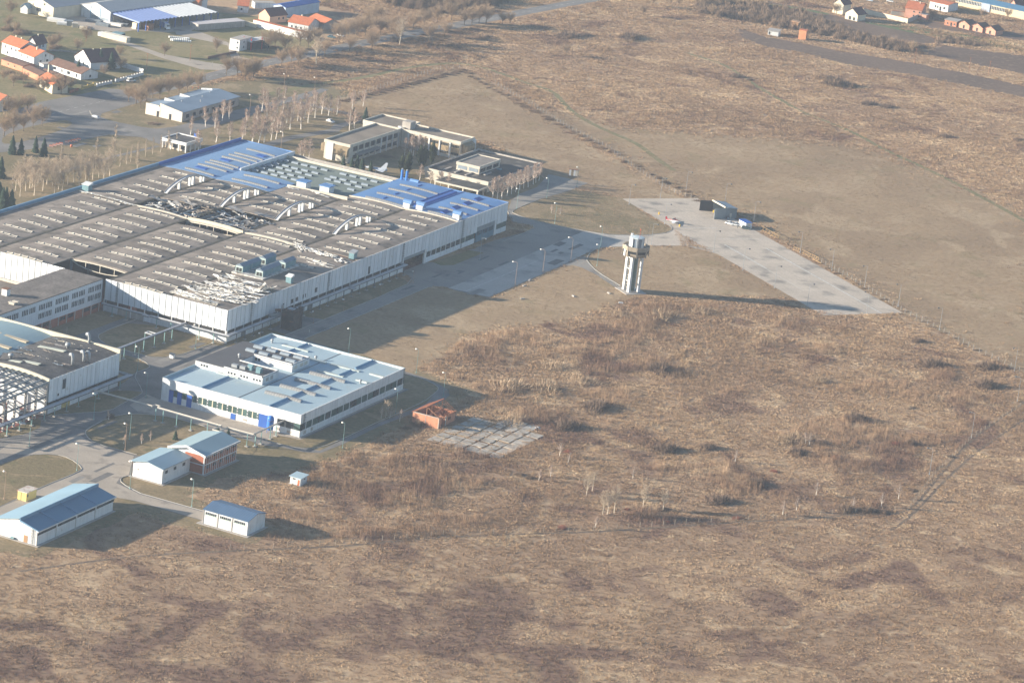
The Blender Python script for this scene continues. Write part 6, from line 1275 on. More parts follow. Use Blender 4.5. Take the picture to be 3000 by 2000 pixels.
house('house', 'white and blue fronted house with orange roof at the street corner', crop(0, 0, 3.136), (-150, 880), (-5, 930), (125, 915), 5.0, 7.2, 'x', right=((.25, 3.2, .9, 1.2), (.65, 3.2, .9, 1.2), (.3, .3, 2.0, 2.0), (.65, .3, 1.2, 2.0)))
def wallrun(name, label, pts, h, mat, cat='wall', th=.3, cap=None, n_post=0):
    o = thing(name, label, cat, (pts[0].x, pts[0].y, 0)); mb = MB()
    for a, b in zip(pts[:-1], pts[1:]):
        mb.bar((a.x - pts[0].x, a.y - pts[0].y, h / 2), (b.x - pts[0].x, b.y - pts[0].y, h / 2), th, h)
    w0 = mb.build('wall', mat, o)
    if cap:
        mb = MB()
        for a, b in zip(pts[:-1], pts[1:]): mb.bar((a.x - pts[0].x, a.y - pts[0].y, h + .06), (b.x - pts[0].x, b.y - pts[0].y, h + .06), th + .16, .14)
        mb.build('coping', cap, o)
    for k in range(n_post):
        t = k / (n_post - 1); p = pts[0].lerp(pts[-1], t) - pts[0]; MB().box(-.3, -.3, 0, .3, .3, h + .5).build('gate_pier', mat, o, loc=(p.x, p.y, 0)); MB().box(-.38, -.38, h + .5, .38, .38, h + .66).build('pier_cap', tile_b, o, loc=(p.x, p.y, 0))
    return o
wallrun('garden_wall', 'tall white garden wall running down from the maroon roofed house', [KL(1875, 1060), KL(2350, 1210)], 2.2, white2)
wallrun('front_wall', 'white street wall with brown capped piers before the maroon roofed house', [KL(1895, 1355), KL(2340, 1235)], 1.3, white2, n_post=11)
wallrun('front_wall', 'white street wall with brown capped piers before the bungalow', [KL(1590, 1425), KL(1825, 1375)], 1.3, white2, n_post=6)
wallrun('front_wall', 'yellow street wall at the street bend', [KL(1345, 1475), KL(1530, 1415)], 1.3, M('ochre_wall', (.42, .31, .08), .8), n_post=3)
wallrun('yard_wall', 'low concrete wall behind the maroon roofed house', [KL(810, 835), KL(1060, 850), KL(1250, 870)], .7, conc)
wallrun('hedge_wall', 'low dark red brick garden wall by the street tree', [K0(640, 860), K0(720, 835)], 1.4, brick_r)
van = car('white_van', 'white van parked against the street wall of the village', 'van', K0(1205, 752), R(75), car_w, 4.6, 1.9, 1.9, wagon=True)

# ------------------------------------------------------------------ builders' yard and halls on the west side
wh = house('warehouse', 'cream block warehouse with grey roof and blue shadowed side', K0, (258, 5), (493, 72), (900, -40), 6.0, 8.5, 'y', wall=palecream, roof=M('grey_sheet_roof', (.30, .31, .33), .7, .06), cat='warehouse', over=.3, front=((.35, 2.0, 3.2, 1.8), (.62, 5.8, 1.0, 1.0), (.2, 4.6, .6, .6)), b_min=60)
house('warehouse', 'small white gabled annex left of the cream warehouse', K0, (190, 62), (255, 75), (262, 40), 3.2, 5.0, 'y', roof=midblue, cat='warehouse', b_min=8)
wb = house('storage_hall', 'white gabled storage hall with long pale grey roof', K0, (750, 40), (1015, 112), (1680, -15), 6.2, 9.0, 'y', wall=white2, roof=M('pale_grey_roof', (.44, .43, .42), .7, .05), cat='warehouse', over=.4, b_min=75)
for x in (.33, .66): box('frame_post', midblue, wb, wb['a'] * x - .25, -.12, 0, wb['a'] * x + .25, -.02, 7)
for x in (.36, .70): box('window', poly, wb, wb['a'] * x, -.1, .3, wb['a'] * x + 5, -.03, 2.4)
o_, rz, a, b = local_frame(K0, (1020, 130), (1280, 205), (1930, 92), 5.0)
cn = thing('blue_canopy', 'open storage canopy with blue and silver corrugated barrel roofs', 'canopy', o_, rz)
nb = 22; bl = stripes(M('ribbed_blue_canopy', (.16, .22, .42), .5, .05), 0, 40, 1, 1); bs2 = M('silver_canopy', (.46, .48, .50), .5, .06)
for k in range(nb):
    y0 = b * k / nb; wd = b / nb; mb = MB()
    for j in range(6):
        a0, a1 = math.pi * j / 6, math.pi * (j + 1) / 6
        mb.hexa([(0, y0 + wd / 2 - wd / 2 * math.cos(a0), 5.2 + .8 * math.sin(a0)), (a, y0 + wd / 2 - wd / 2 * math.cos(a0), 4.4 + .8 * math.sin(a0)), (a, y0 + wd / 2 - wd / 2 * math.cos(a1), 4.4 + .8 * math.sin(a1)), (0, y0 + wd / 2 - wd / 2 * math.cos(a1), 5.2 + .8 * math.sin(a1)),
                 (0, y0 + wd / 2 - wd / 2 * math.cos(a0), 5.3 + .8 * math.sin(a0)), (a, y0 + wd / 2 - wd / 2 * math.cos(a0), 4.5 + .8 * math.sin(a0)), (a, y0 + wd / 2 - wd / 2 * math.cos(a1), 4.5 + .8 * math.sin(a1)), (0, y0 + wd / 2 - wd / 2 * math.cos(a1), 5.3 + .8 * math.sin(a1))])
    mb.build('roof_vault', bl if k < 11 else bs2, cn)
for k in range(12): MB().box(a - .5, b * k / 11 - .2, 0, a - .1, b * k / 11 + .2, 4.5).build('column', blue_d, cn); MB().box(.1, b * k / 11 - .2, 0, .5, b * k / 11 + .2, 5.0).build('column', blue_d, cn)
box('back_wall', conc, cn, 1.0, .5, 0, 1.4, b, 4.2)
rr = random.Random(31)
def stack(label, K, p, rz, L_, W_, H_, mat, n=6, name='timber_stack', cat='stack'):
    o = thing(name, label, cat, K(*p), rz)
    for k in range(n):
        MB().box(-L_ / 2, -W_ / 2, 0, L_ / 2, W_ / 2, H_ / n * .88).build('board', mat, o, loc=(rr.uniform(-.2, .2), rr.uniform(-.15, .15), H_ * k / n), rz=rr.uniform(-.03, .03))
    return o
stack('tall stack of boards under the near end of the blue canopy', K0, (1250, 265), rz, 3, 3, 3.2, palecream, 7)
stack('dark stack of boards under the blue canopy beside the lorry', K0, (1340, 268), rz, 7, 4, 3.4, wood, 6)
stack('second dark stack under the blue canopy', K0, (1420, 245), rz, 5, 4, 3.4, M('tarp_brown', (.2, .15, .12), .9), 6)
pw_ = M('white_profile', (.72, .71, .68), .6, .05)
for i, (x, y, L_, W_, H_, rzz, mt_, lb_) in enumerate(((520, 200, 9, 4, 1.6, .3, pw_, 'white wrapped bales at the warehouse corner'), (570, 228, 5, 3, 1.4, .5, pw_, 'smaller white wrapped bale beside the larger bales'), (1010, 200, 12, 4, 1.6, .1, pw_, 'long white profiles stacked before the storage hall'), (1040, 230, 10, 3, 1.2, .15, pw_, 'lower row of long white profiles before the storage hall'), (860, 205, 8, 3, 1.4, .2, steel_g, 'grey profiles stacked under the warehouse eaves'), (945, 240, 7, 3, 1.5, .2, steel_g, 'grey sheets stacked before the white profiles'), (1120, 230, 7, 3, 1.2, .2, steel_g, 'dark grey profiles stacked by the storage hall door'), (690, 250, 3, 3, 2.2, .6, cream, 'pale pallet load at the yard edge'), (640, 235, 3, 3, 2.6, .6, steel_g, 'round grey drums pallet at the yard edge'), (770, 270, 4, 2, 1.4, .3, palecream, 'cream crate pile at the yard edge'))):
    stack(lb_, K0, (x, y), rzz, L_, W_, H_, mt_, 5, 'material_stack')
def box_thing(name, label, cat, K, L3, h, mats, cap=None):
    o_, rz, a, b = local_frame(K, *L3); o = thing(name, label, cat, o_, rz); box('wall', mats, o, 0, 0, 0, a, b, h); box('roof', cap or mats, o, -.1, -.1, h, a + .1, b + .1, h + .15); return o, a, b
ct, a, b = box_thing('site_trailer', 'long cream trailer standing at the edge of the meadow track', 'trailer', K0, ((930, 340), (1160, 395), (1165, 380)), 2.3, palecream, M('trailer_top', (.66, .6, .5), .7)); box('end_cap', white2, ct, -2.2, 0, .2, -.1, b, 2.1)
ct, a, b = box_thing('blue_container', 'open ended teal shipping container behind the cream trailer', 'container', K0, ((1025, 345), (1110, 362), (1145, 350)), 2.4, teal, teal); box('open_end', dark, ct, a - .1, .2, .2, a + .05, b - .2, 2.2)
cb, a, b = box_thing('block_store', 'long low concrete store with pale flat roof beside the drive', 'store', K0, ((1740, 255), (1818, 282), (2150, 215)), 3.0, conc, M('pale_flat_roof', (.45, .42, .42), .8, .1))
wallrun('yard_wall', 'cream boundary wall between the concrete store and the red capped wall', [K0(2150, 215), K0(2352, 258)], 2.4, palecream)
o_, rz, a, b = local_frame(K0, (2105, 455), (2195, 475), (2275, 435))
ab = thing('cubic_house', 'white cubic two storey block with small windows by the road bend', 'house', o_, rz); w0 = box('wall', white2, ab, 0, 0, 0, a, b, 5.6); box('roof', conc, ab, -.1, -.1, 5.6, a + .1, b + .1, 5.8)
for z in (1.2, 3.8):
    box('window', glass_d, w0, a * .72, -.05, z, a * .72 + .8, 0, z + 1.0)
    for t in (.3, .65): box('window', glass_d, w0, a, b * t, z, a + .05, b * t + .8, z + 1.1)
o_, rz, a, b = local_frame(K0, (2165, 450), (2200, 460), (2330, 425)); ks = thing('red_framed_shop', 'white topped kiosk with red and green frame behind the cubic block', 'shop', o_ + Vector((2, 4, 0)), rz); box('wall', glass_d, ks, 0, 0, 0, max(a, 5), max(b, 8), 4.2); box('roof', white2, ks, -.4, -.4, 4.2, max(a, 5) + .4, max(b, 8) + .4, 4.9); 
for (x, y) in ((5, 0), (5, 8), (0, 0)): box('frame_post', red_p, ks, x - .2, y - .2, 0, x + .2, y + .2, 6.0)
box('sign_band', tile_m, ks, 5.4, 0, 4.3, 5.5, 8, 4.8)
wallrun('hedge_wall', 'low dark red fence between the meadow and the cubic block', [K0(1910, 545), K0(2170, 490)], 1.3, M('dark_red_fence', (.13, .07, .06), .9, .3))
lorry = thing('lorry', 'white cabbed lorry with blue side curtains under the canopy edge', 'lorry', K0(1500, 262), R(-20))
MB().box(-5.5, -1.2, .9, 2.2, 1.2, 3.6).build('cargo_box', M('blue_curtain', (.06, .12, .34), .6), lorry); MB().hexa([(2.3, -1.2, .5), (4.3, -1.2, .5), (4.3, 1.2, .5), (2.3, 1.2, .5), (2.3, -1.2, 3.0), (3.6, -1.1, 3.0), (3.6, 1.1, 3.0), (2.3, 1.2, 3.0)]).build('cab', car_w, lorry); MB().hexa([(4.1, -1.0, 1.7), (4.25, -1.0, 1.7), (4.25, 1.0, 1.7), (4.1, 1.0, 1.7), (3.7, -.95, 2.7), (3.8, -.95, 2.7), (3.8, .95, 2.7), (3.7, .95, 2.7)]).build('windscreen', glass_d, lorry); MB().box(-5.6, -1.25, 3.6, 2.25, 1.25, 3.7).build('cargo_roof', bs2, lorry)
for x in (-4.2, -3.0, 3.2):
    for y in (-1.1, 1.1): MB().tube([(0, -.15, 0), (0, .15, 0)], .5, 10).build('wheel', tyre, lorry, loc=(x, y, .5))
hv = M('beehive_white', (.7, .72, .74), .7, .05)
for k in range(30):
    row = k // 10; j = k % 10; x = 1555 + j * 18 + row * 16; y = 358 + row * 14 + (j - 4.5) * (1.5 if row != 1 else -1.0)
    o = MB().box(-.3, -.3, .15, .3, .3, 1.0).build('beehive', hv, None, loc=K0(x, y)); tag(o, 'small white beehive box standing in rows on the meadow', 'beehive', 'beehives in rows on the meadow'); MB().box(-.36, -.36, 1.0, .36, .36, 1.1).build('lid', hv, o)
# houses along the road further up
house('house', 'salmon gabled house with maroon roof behind the red capped wall', K1, (185, 120), (285, 150), (390, 118), 4.0, 7.2, 'y', wall=M('salmon', (.60, .36, .25), .8, .05), roof=tile_m, right=((.5, 1.6, 1, 1.2), (.75, 1.6, 1, 1.2)), b_min=9)
house('house', 'white house with orange roof next to the long red capped wall', K1, (455, 200), (640, 235), (705, 195), 3.6, 6.2, 'x', front=((.15, 1.0, .8, 1.1), (.35, 1.0, .8, 1.1), (.6, 1, .8, 1.1)), chim=((.35, .5, .8),), b_min=9)
house('house', 'low house with broad orange roof behind the white one', K1, (640, 165), (780, 218), (818, 190), 3.2, 5.2, 'x', wall=conc, b_min=10)
o = wallrun('red_capped_wall', 'long white yard building with red tile cap along the meadow', [K1(145, 240), K1(500, 330), K1(640, 362)], 3.4, white2, 'wall', 3.2, tile_o)
house('house', 'small white house with orange roof at the far yard gate', K1, (-10, 50), (85, 60), (120, 20), 3.6, 6.0, 'x', chim=(), front=((.3, 1.2, 1, 1.2),), b_min=9)
house('house', 'orange roofed house half hidden behind the silver canopy', K0, (1660, 40), (1800, 62), (1850, 20), 4, 7, 'x', wall=brick_o, b_min=9)
hb = house('blue_hall', 'pale blue hall with wide blue gate and blue sheet roof', K1, (320, 45), (430, 72), (440, 40), 5.5, 6.6, 'y', wall=M('pale_blue_wall', (.42, .50, .60), .8), roof=blue_d, cat='warehouse', b_min=30); box('gate', blue_d, hb, hb['a'] * .35, -.1, 0, hb['a'] * .35 + 3.2, -.02, 3.4)
wallrun('yard_shed', 'low white lean to shed attached to the pale blue hall', [K1(130, 70), K1(320, 75)], 3.0, white2, 'shed', 5, conc)
wallrun('yard_wall', 'pale concrete wall beside the broad orange roofed house', [K1(815, 235), K1(985, 262)], 2.0, conc)
car('parked_car', 'dark car driving along the main road past bare trees', 'car', K1(1245, 362, .06), R(78), M('dark_paint', (.03, .03, .035), .35), 4.3)
car('parked_car', 'white car parked by the orange roofed roadside house', 'car', K1(930, 335), R(-10), car_w); car('parked_car', 'teal car parked by the orange roofed roadside house', 'car', K1(850, 350), R(15), M('teal_paint', (.08, .17, .2), .4)); car('parked_car', 'pale silver car parked on the birch grove path', 'car', K1(840, 1125), R(-15), M('silver_paint', (.5, .52, .54), .35), 4.3)
# houses in the far corner beyond the ploughed strips
F0 = crop(2560, 0, 5.345); F1 = crop(2240, 0, 5.113)
br_p = M('pink_brick', (.52, .27, .19), .9, .1, .6, fine=.1)
house('brick_house', 'two storey pink brick house with orange roof by the cream wall', F0, (500, 125), (750, 165), (800, 85), 5.6, 8.4, 'x', wall=br_p, front=((.5, 3.6, .8, 1.0), (.85, 3.6, .8, 1.0), (.5, 1.2, .8, 1.0), (.85, 1.2, .8, 1.0)), chim=((.7, .4, .9),), b_min=9)
house('outbuilding', 'flat roofed brick lean to against the pink brick house', F0, (750, 225), (825, 240), (850, 220), 3.4, 3.4, wall=br_p, roof=conc, cat='outbuilding', b_min=4)
for (x, lb_) in ((1322, 'brick gable garage beside the white flat shed, first of three'), (1528, 'brick gable garage standing between two like it'), (1732, 'brick gable garage at the rubble end of the row of three')):
    dx = x - 1322; dy = dx * .21
    house('brick_garage', lb_, F0, (x, 355 + dy), (x + 178, 400 + dy), (x + 215, 372 + dy), 2.8, 4.8, 'y', wall=br_p, roof=tile_b, cat='garage', front=((.45, 0.1, 1.2, 2.0), (.35, 3.3, .4, .4), (.55, 3.3, .4, .4)), group='row of three brick garages', b_min=8)
house('outbuilding', 'white and brick shed with pale flat roof and white door', F0, (1115, 310), (1300, 345), (1345, 310), 3.2, 3.2, wall=brick_o, roof=conc, cat='outbuilding', front=((.2, 1.0, .8, .9), (.5, .2, .9, 2.0), (.78, 1, .8, .9)), b_min=7)
wallrun('boundary_wall', 'long cream boundary wall below the pink brick house', [F1(1385, 175), F1(1560, 222), F1(1900, 300), F1(2140, 355)], 2.8, palecream, 'wall', .3, brick_r)
wallrun('boundary_wall', 'shorter cream wall behind the long cream boundary wall', [F0(265, 240), F0(480, 262), F0(650, 275)], 2.6, palecream, 'wall', .3, brick_r)
wallrun('boundary_wall', 'shaded end return of the long cream boundary wall', [F1(2140, 355), F1(2290, 290)], 2.8, conc)  # greyer material paints the shade onto this return of the cream wall
house('barn', 'cream gabled barn with dark roof at the end of the boundary wall', F1, (1215, 180), (1398, 225), (1440, 185), 4.0, 7.0, 'y', wall=palecream, roof=tile_m, cat='barn', front=((.3, .2, 1.6, 2.0), (.65, .2, 1.4, 1.8)), b_min=8)
house('house', 'tall plain cream gable of a house behind the barn', F1, (1035, 40), (1185, 75), (1230, 40), 6.0, 9.0, 'y', wall=palecream, roof=tile_m, b_min=9)
wallrun('field_wall', 'low cream wall between the barn and the plain gable', [F1(1080, 130), F1(1240, 160)], 2.0, palecream)
house('white_cabin', 'small white cabin with scribbled wall beside the ploughed strip', F1, (55, 455), (210, 480), (250, 450), 2.8, 2.8, wall=white2, roof=conc, cat='cabin', front=((.08, .6, .8, 1.6),), b_min=4); house('brick_pumphouse', 'windowless orange brick pump house by the ploughed strip', F1, (520, 450), (630, 470), (662, 455), 5.2, 5.2, wall=M('orange_brick', (.50, .22, .11), .9, .1), roof=tile_o, cat='pump house', over=.05, b_min=4)
hs_ = thing('watch_hut', 'wooden hide on stilts rising from the scrub', 'hide', F1(460, 440), .2); box('wall', M('plank', (.42, .24, .13), .9), hs_, -1.6, -1.6, 1.2, 1.6, 1.6, 4.2); MB().hexa([(-2.2, -2.2, 4.2), (2.2, -2.2, 4.2), (2.2, 2.2, 4.2), (-2.2, 2.2, 4.2), (-2.2, -2.2, 4.9), (2.2, -2.2, 4.4), (2.2, 2.2, 4.4), (-2.2, 2.2, 4.9)]).build('roof', M('plank_roof', (.5, .3, .17), .9), hs_)
for (x, y) in ((-1.4, -1.4), (1.4, -1.4), (1.4, 1.4), (-1.4, 1.4)): box('stilt', wood, hs_, x - .12, y - .12, 0, x + .12, y + .12, 1.3)
o_, rz, a, b = local_frame(F0, (1270, 85), (2480, 345), (2500, 260)); bh = thing('long_blue_hall', 'long cream hall with blue roof and rows of white framed windows', 'hall', o_, rz)
b = 14; w0 = gwalls(bh, 0, a, 0, b, 5.0, 6.6, 'x', M('cream_yellow', (.60, .50, .34), .85, .06)); gable(bh, 0, a, 0, b, 5.0, 6.6, 'x', M('teal_blue_roof', (.07, .17, .28), .6, .06), .4)
for k in range(18):
    x = .6 + k * 2.6 * a / 90 
    if k < 18: 
        x = a * (.005 + .0205 * k); box('window', glass_d, w0, x, -.06, 2.4, x + a * .013, 0, 4.4); box('window_frame', white2, w0, x + a * .0135, -.09, 2.3, x + a * .019, 0, 4.5)
for k in range(11): x = a * (.45 + .021 * k); box('window', glass_d, w0, x, -.06, 2.2, x + a * .013, 0, 4.2); box('window_frame', white2, w0, x + a * .0135, -.09, 2.1, x + a * .018, 0, 4.3)
MB().box(a * .34, -.5, 0, a * .45, 0, 5.0).build('annex_wall', M('blue_grey_wall', (.33, .38, .46), .8), bh)
house('hall', 'white fronted hall with dark windows behind the yellow flower hedge', F0, (880, 20), (1170, 85), (1270, 40), 4.5, 5.2, 'x', cat='hall', front=((.3, 1.5, .8, 1.4), (.42, 1.5, .8, 1.4), (.55, .3, 1.2, 2.4), (.75, 1.5, 1.4, 1.4)), b_min=10)
house('house', 'small pink gable house far behind the long blue hall', F0, (2130, 60), (2235, 90), (2265, 60), 3.5, 6.5, 'y', wall=br_p, roof=tile_m, b_min=8)
for (x, y, lb_) in ((250, 35, 'white car parked in the yard behind the pink brick house'), (640, 15, 'white van half hidden by the pink brick house roof')): car('parked_car', lb_, 'car', F0(x, y), R(10), car_w)
car('parked_car', 'pale car parked beside the plain cream gable', 'car', F1(1570, 20), R(5), M('pale_blue_paint', (.5, .56, .62), .4))
# oddments on the west yard
yl = M('yellow_forsythia', (.62, .42, .03), .9, .3, 1.0)
for k in range(16):
    t = k / 15; p = F0(1195, 120).lerp(F0(1630, 195), t); mb = MB(); rr2 = random.Random(k)
    for j in range(60):
        q = Vector((rr2.gauss(0, .7), rr2.gauss(0, .7), rr2.uniform(.3, 1.9))); s = .22; d = Vector((rr2.uniform(-1, 1), rr2.uniform(-1, 1), rr2.uniform(-1, 1))).normalized() * s; e = d.orthogonal().normalized() * s; mb.face([q, q + d, q + e])
    tag(mb.build('flowering_shrub', yl, None, loc=p), 'yellow flowering shrub in the hedge before the long hall', 'shrub', 'yellow hedge before the long hall')
ob = M('orange_barrier', (.52, .16, .09), .8, .1)
for k in range(9):
    x, y = (470 + k * 30, 1350 - k * 8) if k < 4 else (615 + (k - 4) * 27, 1312 - (k - 4) * 6)
    p = K0(x, y); o = thing('road_barrier', 'orange road barrier block in a row on the entrance yard', 'barrier', (p.x, p.y, .064), R(25), 'orange barrier blocks on the entrance yard'); MB().hexa([(-.9, -.35, 0), (.9, -.35, 0), (.9, .35, 0), (-.9, .35, 0), (-.8, -.12, .8), (.8, -.12, .8), (.8, .12, .8), (-.8, .12, .8)]).build('barrier_body', ob, o); MB().box(-.85, -.38, .2, .85, -.3, .4).build('reflector', lamp_w, o)
bo = tag(MB().lathe([(.1, 0), (.45, .15), (.6, .6), (.45, 1.05), (.1, 1.2)], 10).build('orange_ball', ob, None, loc=K0(655, 1352, .064), smooth=True), 'round orange buoy lying near the orange barrier blocks', 'buoy')
# ------------------------------------------------------------------ street lamps
def lamp_proto(h, pole, arm, head=lamp_w):
    mb = MB().tube([(0, 0, 0), (0, 0, h * .55), (0, 0, h - .35)], [.085, .07, .05], 6); pm = mb.mesh('pole', pole)
    am = MB().tube([(0, 0, h - .38), (.05, 0, h - .1), (arm * .5, 0, h + .12), (arm, 0, h + .08)], .055, 5).mesh('arm', pole)
    hm = MB().tube([(arm - .35, 0, h + .02), (arm - .15, 0, h - .02), (arm + .2, 0, h - .05), (arm + .42, 0, h - .02)], [.10, .27, .30, .12], 7).mesh('lamp_head', head, True)
    fm = MB().lathe([(.22, 0), (.22, .35), (.14, .5)], 6).mesh('lamp_foot', pole)
    return pm, am, hm, fm
LPM = {'t': lamp_proto(8.8, pole_m, .9), 'g': lamp_proto(9.2, steel, 1.9, steel_d), 's': lamp_proto(4.6, pole_r, .5), 'r': lamp_proto(8.8, pole_r, .9), 'w': lamp_proto(9.2, pole_r, 1.9)}
def lamp(kind, p, rz, label, group):
    o = thing('street_lamp', label, 'street lamp', (p.x, p.y, 0), rz, group)
    for nm, me in zip(('pole', 'arm', 'lamp_head', 'lamp_foot'), LPM[kind]): inst(nm, me, o)
RZC = RZA + math.pi
B6 = crop(600, 750, 3.136); B7 = crop(600, 1150, 3.136); B8 = crop(0, 1150, 3.136); B9 = crop(0, 750, 3.136); BQ = crop(2200, 1100, 2.94)
for (x, y) in ((418, 800), (993, 620), (1322, 520), (1690, 390), (2008, 270)): lamp('s', Vector((10.2, B6(x, y).y, 0)), R(180), 'short rusty lamp post on the kerb of the shaded hall road', 'lamps along the shaded hall road')
for (K, x, y) in ((B6, 1320, 885), (B6, 1942, 1075), (B6, 2190, 1295), (B6, 1752, 1450), (B7, 1265, 512)): lamp('t', K(x, y), R(180), 'teal lamp post on the road loop round the workshop', 'lamps round the workshop')
for (x, y) in ((28, 1052), (283, 935), (540, 822)): lamp('w', KA(x, y), R(180), 'lamp post with long curved arm on the lawn edge of the asphalt apron', 'lamps on the asphalt apron edge')
for (x, y) in ((318, 252), (595, 148), (42, 352), (392, 487)): lamp('t', KA(x, y), R(180), 'teal lamp post beside the north car park road', 'lamps by the north car park')
for (x, y) in ((780, 875), (812, 705)): lamp('t', KA(x, y), R(180), 'teal lamp post at the start of the tower path', 'lamps at the tower path')
for (x, y) in ((1278, 682), (1075, 312), (1362, 252), (1400, 492), (1597, 192), (1955, 302), (2220, 470)): lamp('g', KA(x, y), R(0), 'grey lamp post round the hangar end of the concrete apron', 'lamps round the hangar apron')
for (K, x, y) in ((KA, 1850, 752), (KA, 2120, 917), (KR, 440, 377), (KR, 690, 517)): lamp('g', K(x, y), RZA + R(90), 'grey lamp post leaning its arm over the tower side of the apron', 'lamps on the tower side of the concrete apron')
for (x, y) in ((638, 107), (878, 242), (1130, 372), (1145, 572), (1388, 514), (1705, 697), (2278, 1012)): lamp('g', KR(x, y), RZC + R(90), 'grey lamp post along the wire fence of the concrete apron', 'lamps along the apron fence')
for (K, x, y) in ((KR, 2300, 1242), (KR, 1948, 1522), (BQ, 1537, 852)): lamp('g', K(x, y), R(180), 'grey lamp post among dry grass at the fence corner', 'lamps at the fence corner')
for (x, y) in ((860, 247), (268, 492), (705, 717), (38, 977), (1148, 527), (1190, 430), (1760, 1047), (1193, 882)): lamp('r' if x in (38, 1148) else 't', B8(x, y), R(170), 'lamp post on the kerbs of the estate road by the gable blocks', 'lamps by the gable blocks')
for (x, y) in ((1340, 1302), (1262, 1057), (1795, 852)): lamp('t', B9(x, y), R(200), 'teal lamp post on the courtyard lawn between hall and warehouse', 'lamps in the courtyard')
for (x, y) in ((97, 1047), (690, 882), (383, 1392), (410, 850)): lamp('r', K1(x, y), R(160), 'brown lamp post along the birch grove road', 'lamps along the birch grove')
for (x, y) in ((700, 880), (1500, 985), (120, 790)):
    lamp('g', crop(1150, 560, 5.88)(x, y + 200), R(0), 'dark lamp post standing close against the far hall wall', 'lamps against the far hall wall')
for (x, y, lb_) in ((108, 690, 'wooden pole by the meadow wall'), (1345, 640, 'wooden pole at the end of the white garden wall'), (1745, 560, 'wooden pole by the meadow drive')):
    K_ = K0 if x > 200 else KL; p = K_(x if x > 200 else 1410, y); tag(MB().tube([(0, 0, 0), (0, 0, 8.0)], [.14, .10], 6).bar((-.7, 0, 7.6), (.7, 0, 7.6), .1).build('utility_pole', wood, None, loc=p), lb_, 'pole')
for (x, y) in ((1345, 585), (1845, 668), (2025, 700)): tag(MB().tube([(0, 0, 0), (0, 0, 8.5)], [.14, .10], 6).bar((-.8, 0, 8.1), (.8, 0, 8.1), .1).build('utility_pole', wood, None, loc=KE(x, y)), 'thin utility pole on the grass verge of the ploughed strip', 'pole', 'poles beside the ploughed strip')

# ------------------------------------------------------------------ wire fences
fp_c = M('fence_post_concrete', (.30, .28, .25), .9); fp_me = MB().box(-.07, -.07, 0, .07, .07, 2.1).bar((0, 0, 2.1), (.2, 0, 2.35), .09).mesh('post', fp_c); fp_d = MB().box(-.055, -.055, 0, .055, .055, 1.7).mesh('post', M('old_post', (.30, .255, .20), .9))
wire_m = M('fence_wire', (.20, .20, .19), .7, .1)
def fence(label, pts, me, step=3.4, wires=3):
    o = thing('wire_fence', label, 'fence', (pts[0].x, pts[0].y, 0)); mb = MB(); rr2 = random.Random(len(label))
    for a, b in zip(pts[:-1], pts[1:]):
        d = b - a; n = max(1, int(d.length / step)); rz = math.atan2(d.y, d.x)
        for k in range(n):
            q = a + d * (k / n) - pts[0]; inst('post', me, o, (q.x, q.y, 0), rot=(rr2.gauss(0, .03), rr2.gauss(0, .03), rz + R(90)), sc=(1, 1, rr2.uniform(.9, 1.08)))
        for w_ in range(wires): mb.bar((a.x - pts[0].x, a.y - pts[0].y, .5 + .6 * w_), (b.x - pts[0].x, b.y - pts[0].y, .5 + .6 * w_), .02)
    mb.build('wire', wire_m, o); return o
fence('concrete post fence between the apron and the east field', [KR(800, 185), KR(1130, 372), KR(1440, 570), KR(1700, 700), KR(1960, 850), KR(2250, 985), at(3010, 1100)], fp_me)
fence('concrete post fence along the ditch of the north field', [K1(930, 925), K1(1300, 815), K1(1850, 645), K1(2080, 630)], fp_me)
fence('concrete post fence in the scrub between north and east fields', [KN(0, 690), KN(300, 860), KN(600, 1050), KN(900, 1200), KN(1150, 1384), at(1960, 560), at(2040, 590)], fp_me)
fence('old post fence along the rough grass from the garage to the field corner', [B7(230, 1440), B7(760, 1420), B7(1200, 1400), B7(1630, 1360), B7(2300, 1300), crop(1500, 1200, 2.94)(700, 1040), crop(1500, 1200, 2.94)(1500, 980), crop(1500, 1200, 2.94)(2352, 930), BQ(900, 1180)], fp_d, 4.2)
fence('old post fence along the grassy track at the field corner', [BQ(900, 1180), BQ(1350, 1160), BQ(1560, 880), BQ(1900, 540), BQ(2352, 250)], fp_d, 4.2)
# ------------------------------------------------------------------ trees
bark_birch = M('birch_bark', (.74, .68, .60), .85, .2, 1.5); limb_birch = M('birch_limb', (.58, .50, .43), .9, .2, 1.5); twig_birch = M('birch_twig', (.40, .29, .23), .95, .2, .5, rnd=.2)
bark_dark = M('dark_bark', (.15, .115, .085), .95, .2, 1.5); limb_dark = M('dark_limb', (.24, .18, .13), .95, .2, 1.5); twig_brown = M('brown_twig', (.33, .235, .15), .95, .2, .5, rnd=.2)
bark_pop = M('poplar_bark', (.54, .46, .36), .9, .2, 1.5); twig_pale = M('pale_twig', (.42, .33, .24), .95, .2, .5, rnd=.2)
needle = M('fir_needles', (.030, .052, .030), .95, .3, 1.0, fine=.3, fscale=3); needle2 = M('cypress_needles', (.055, .068, .028), .95, .3, .8, fine=.3, fscale=3)
def seg(mb, p, q, r0, r1, m, n=4):
    mb.tube([p, q], [r0, r1], n, m, False)
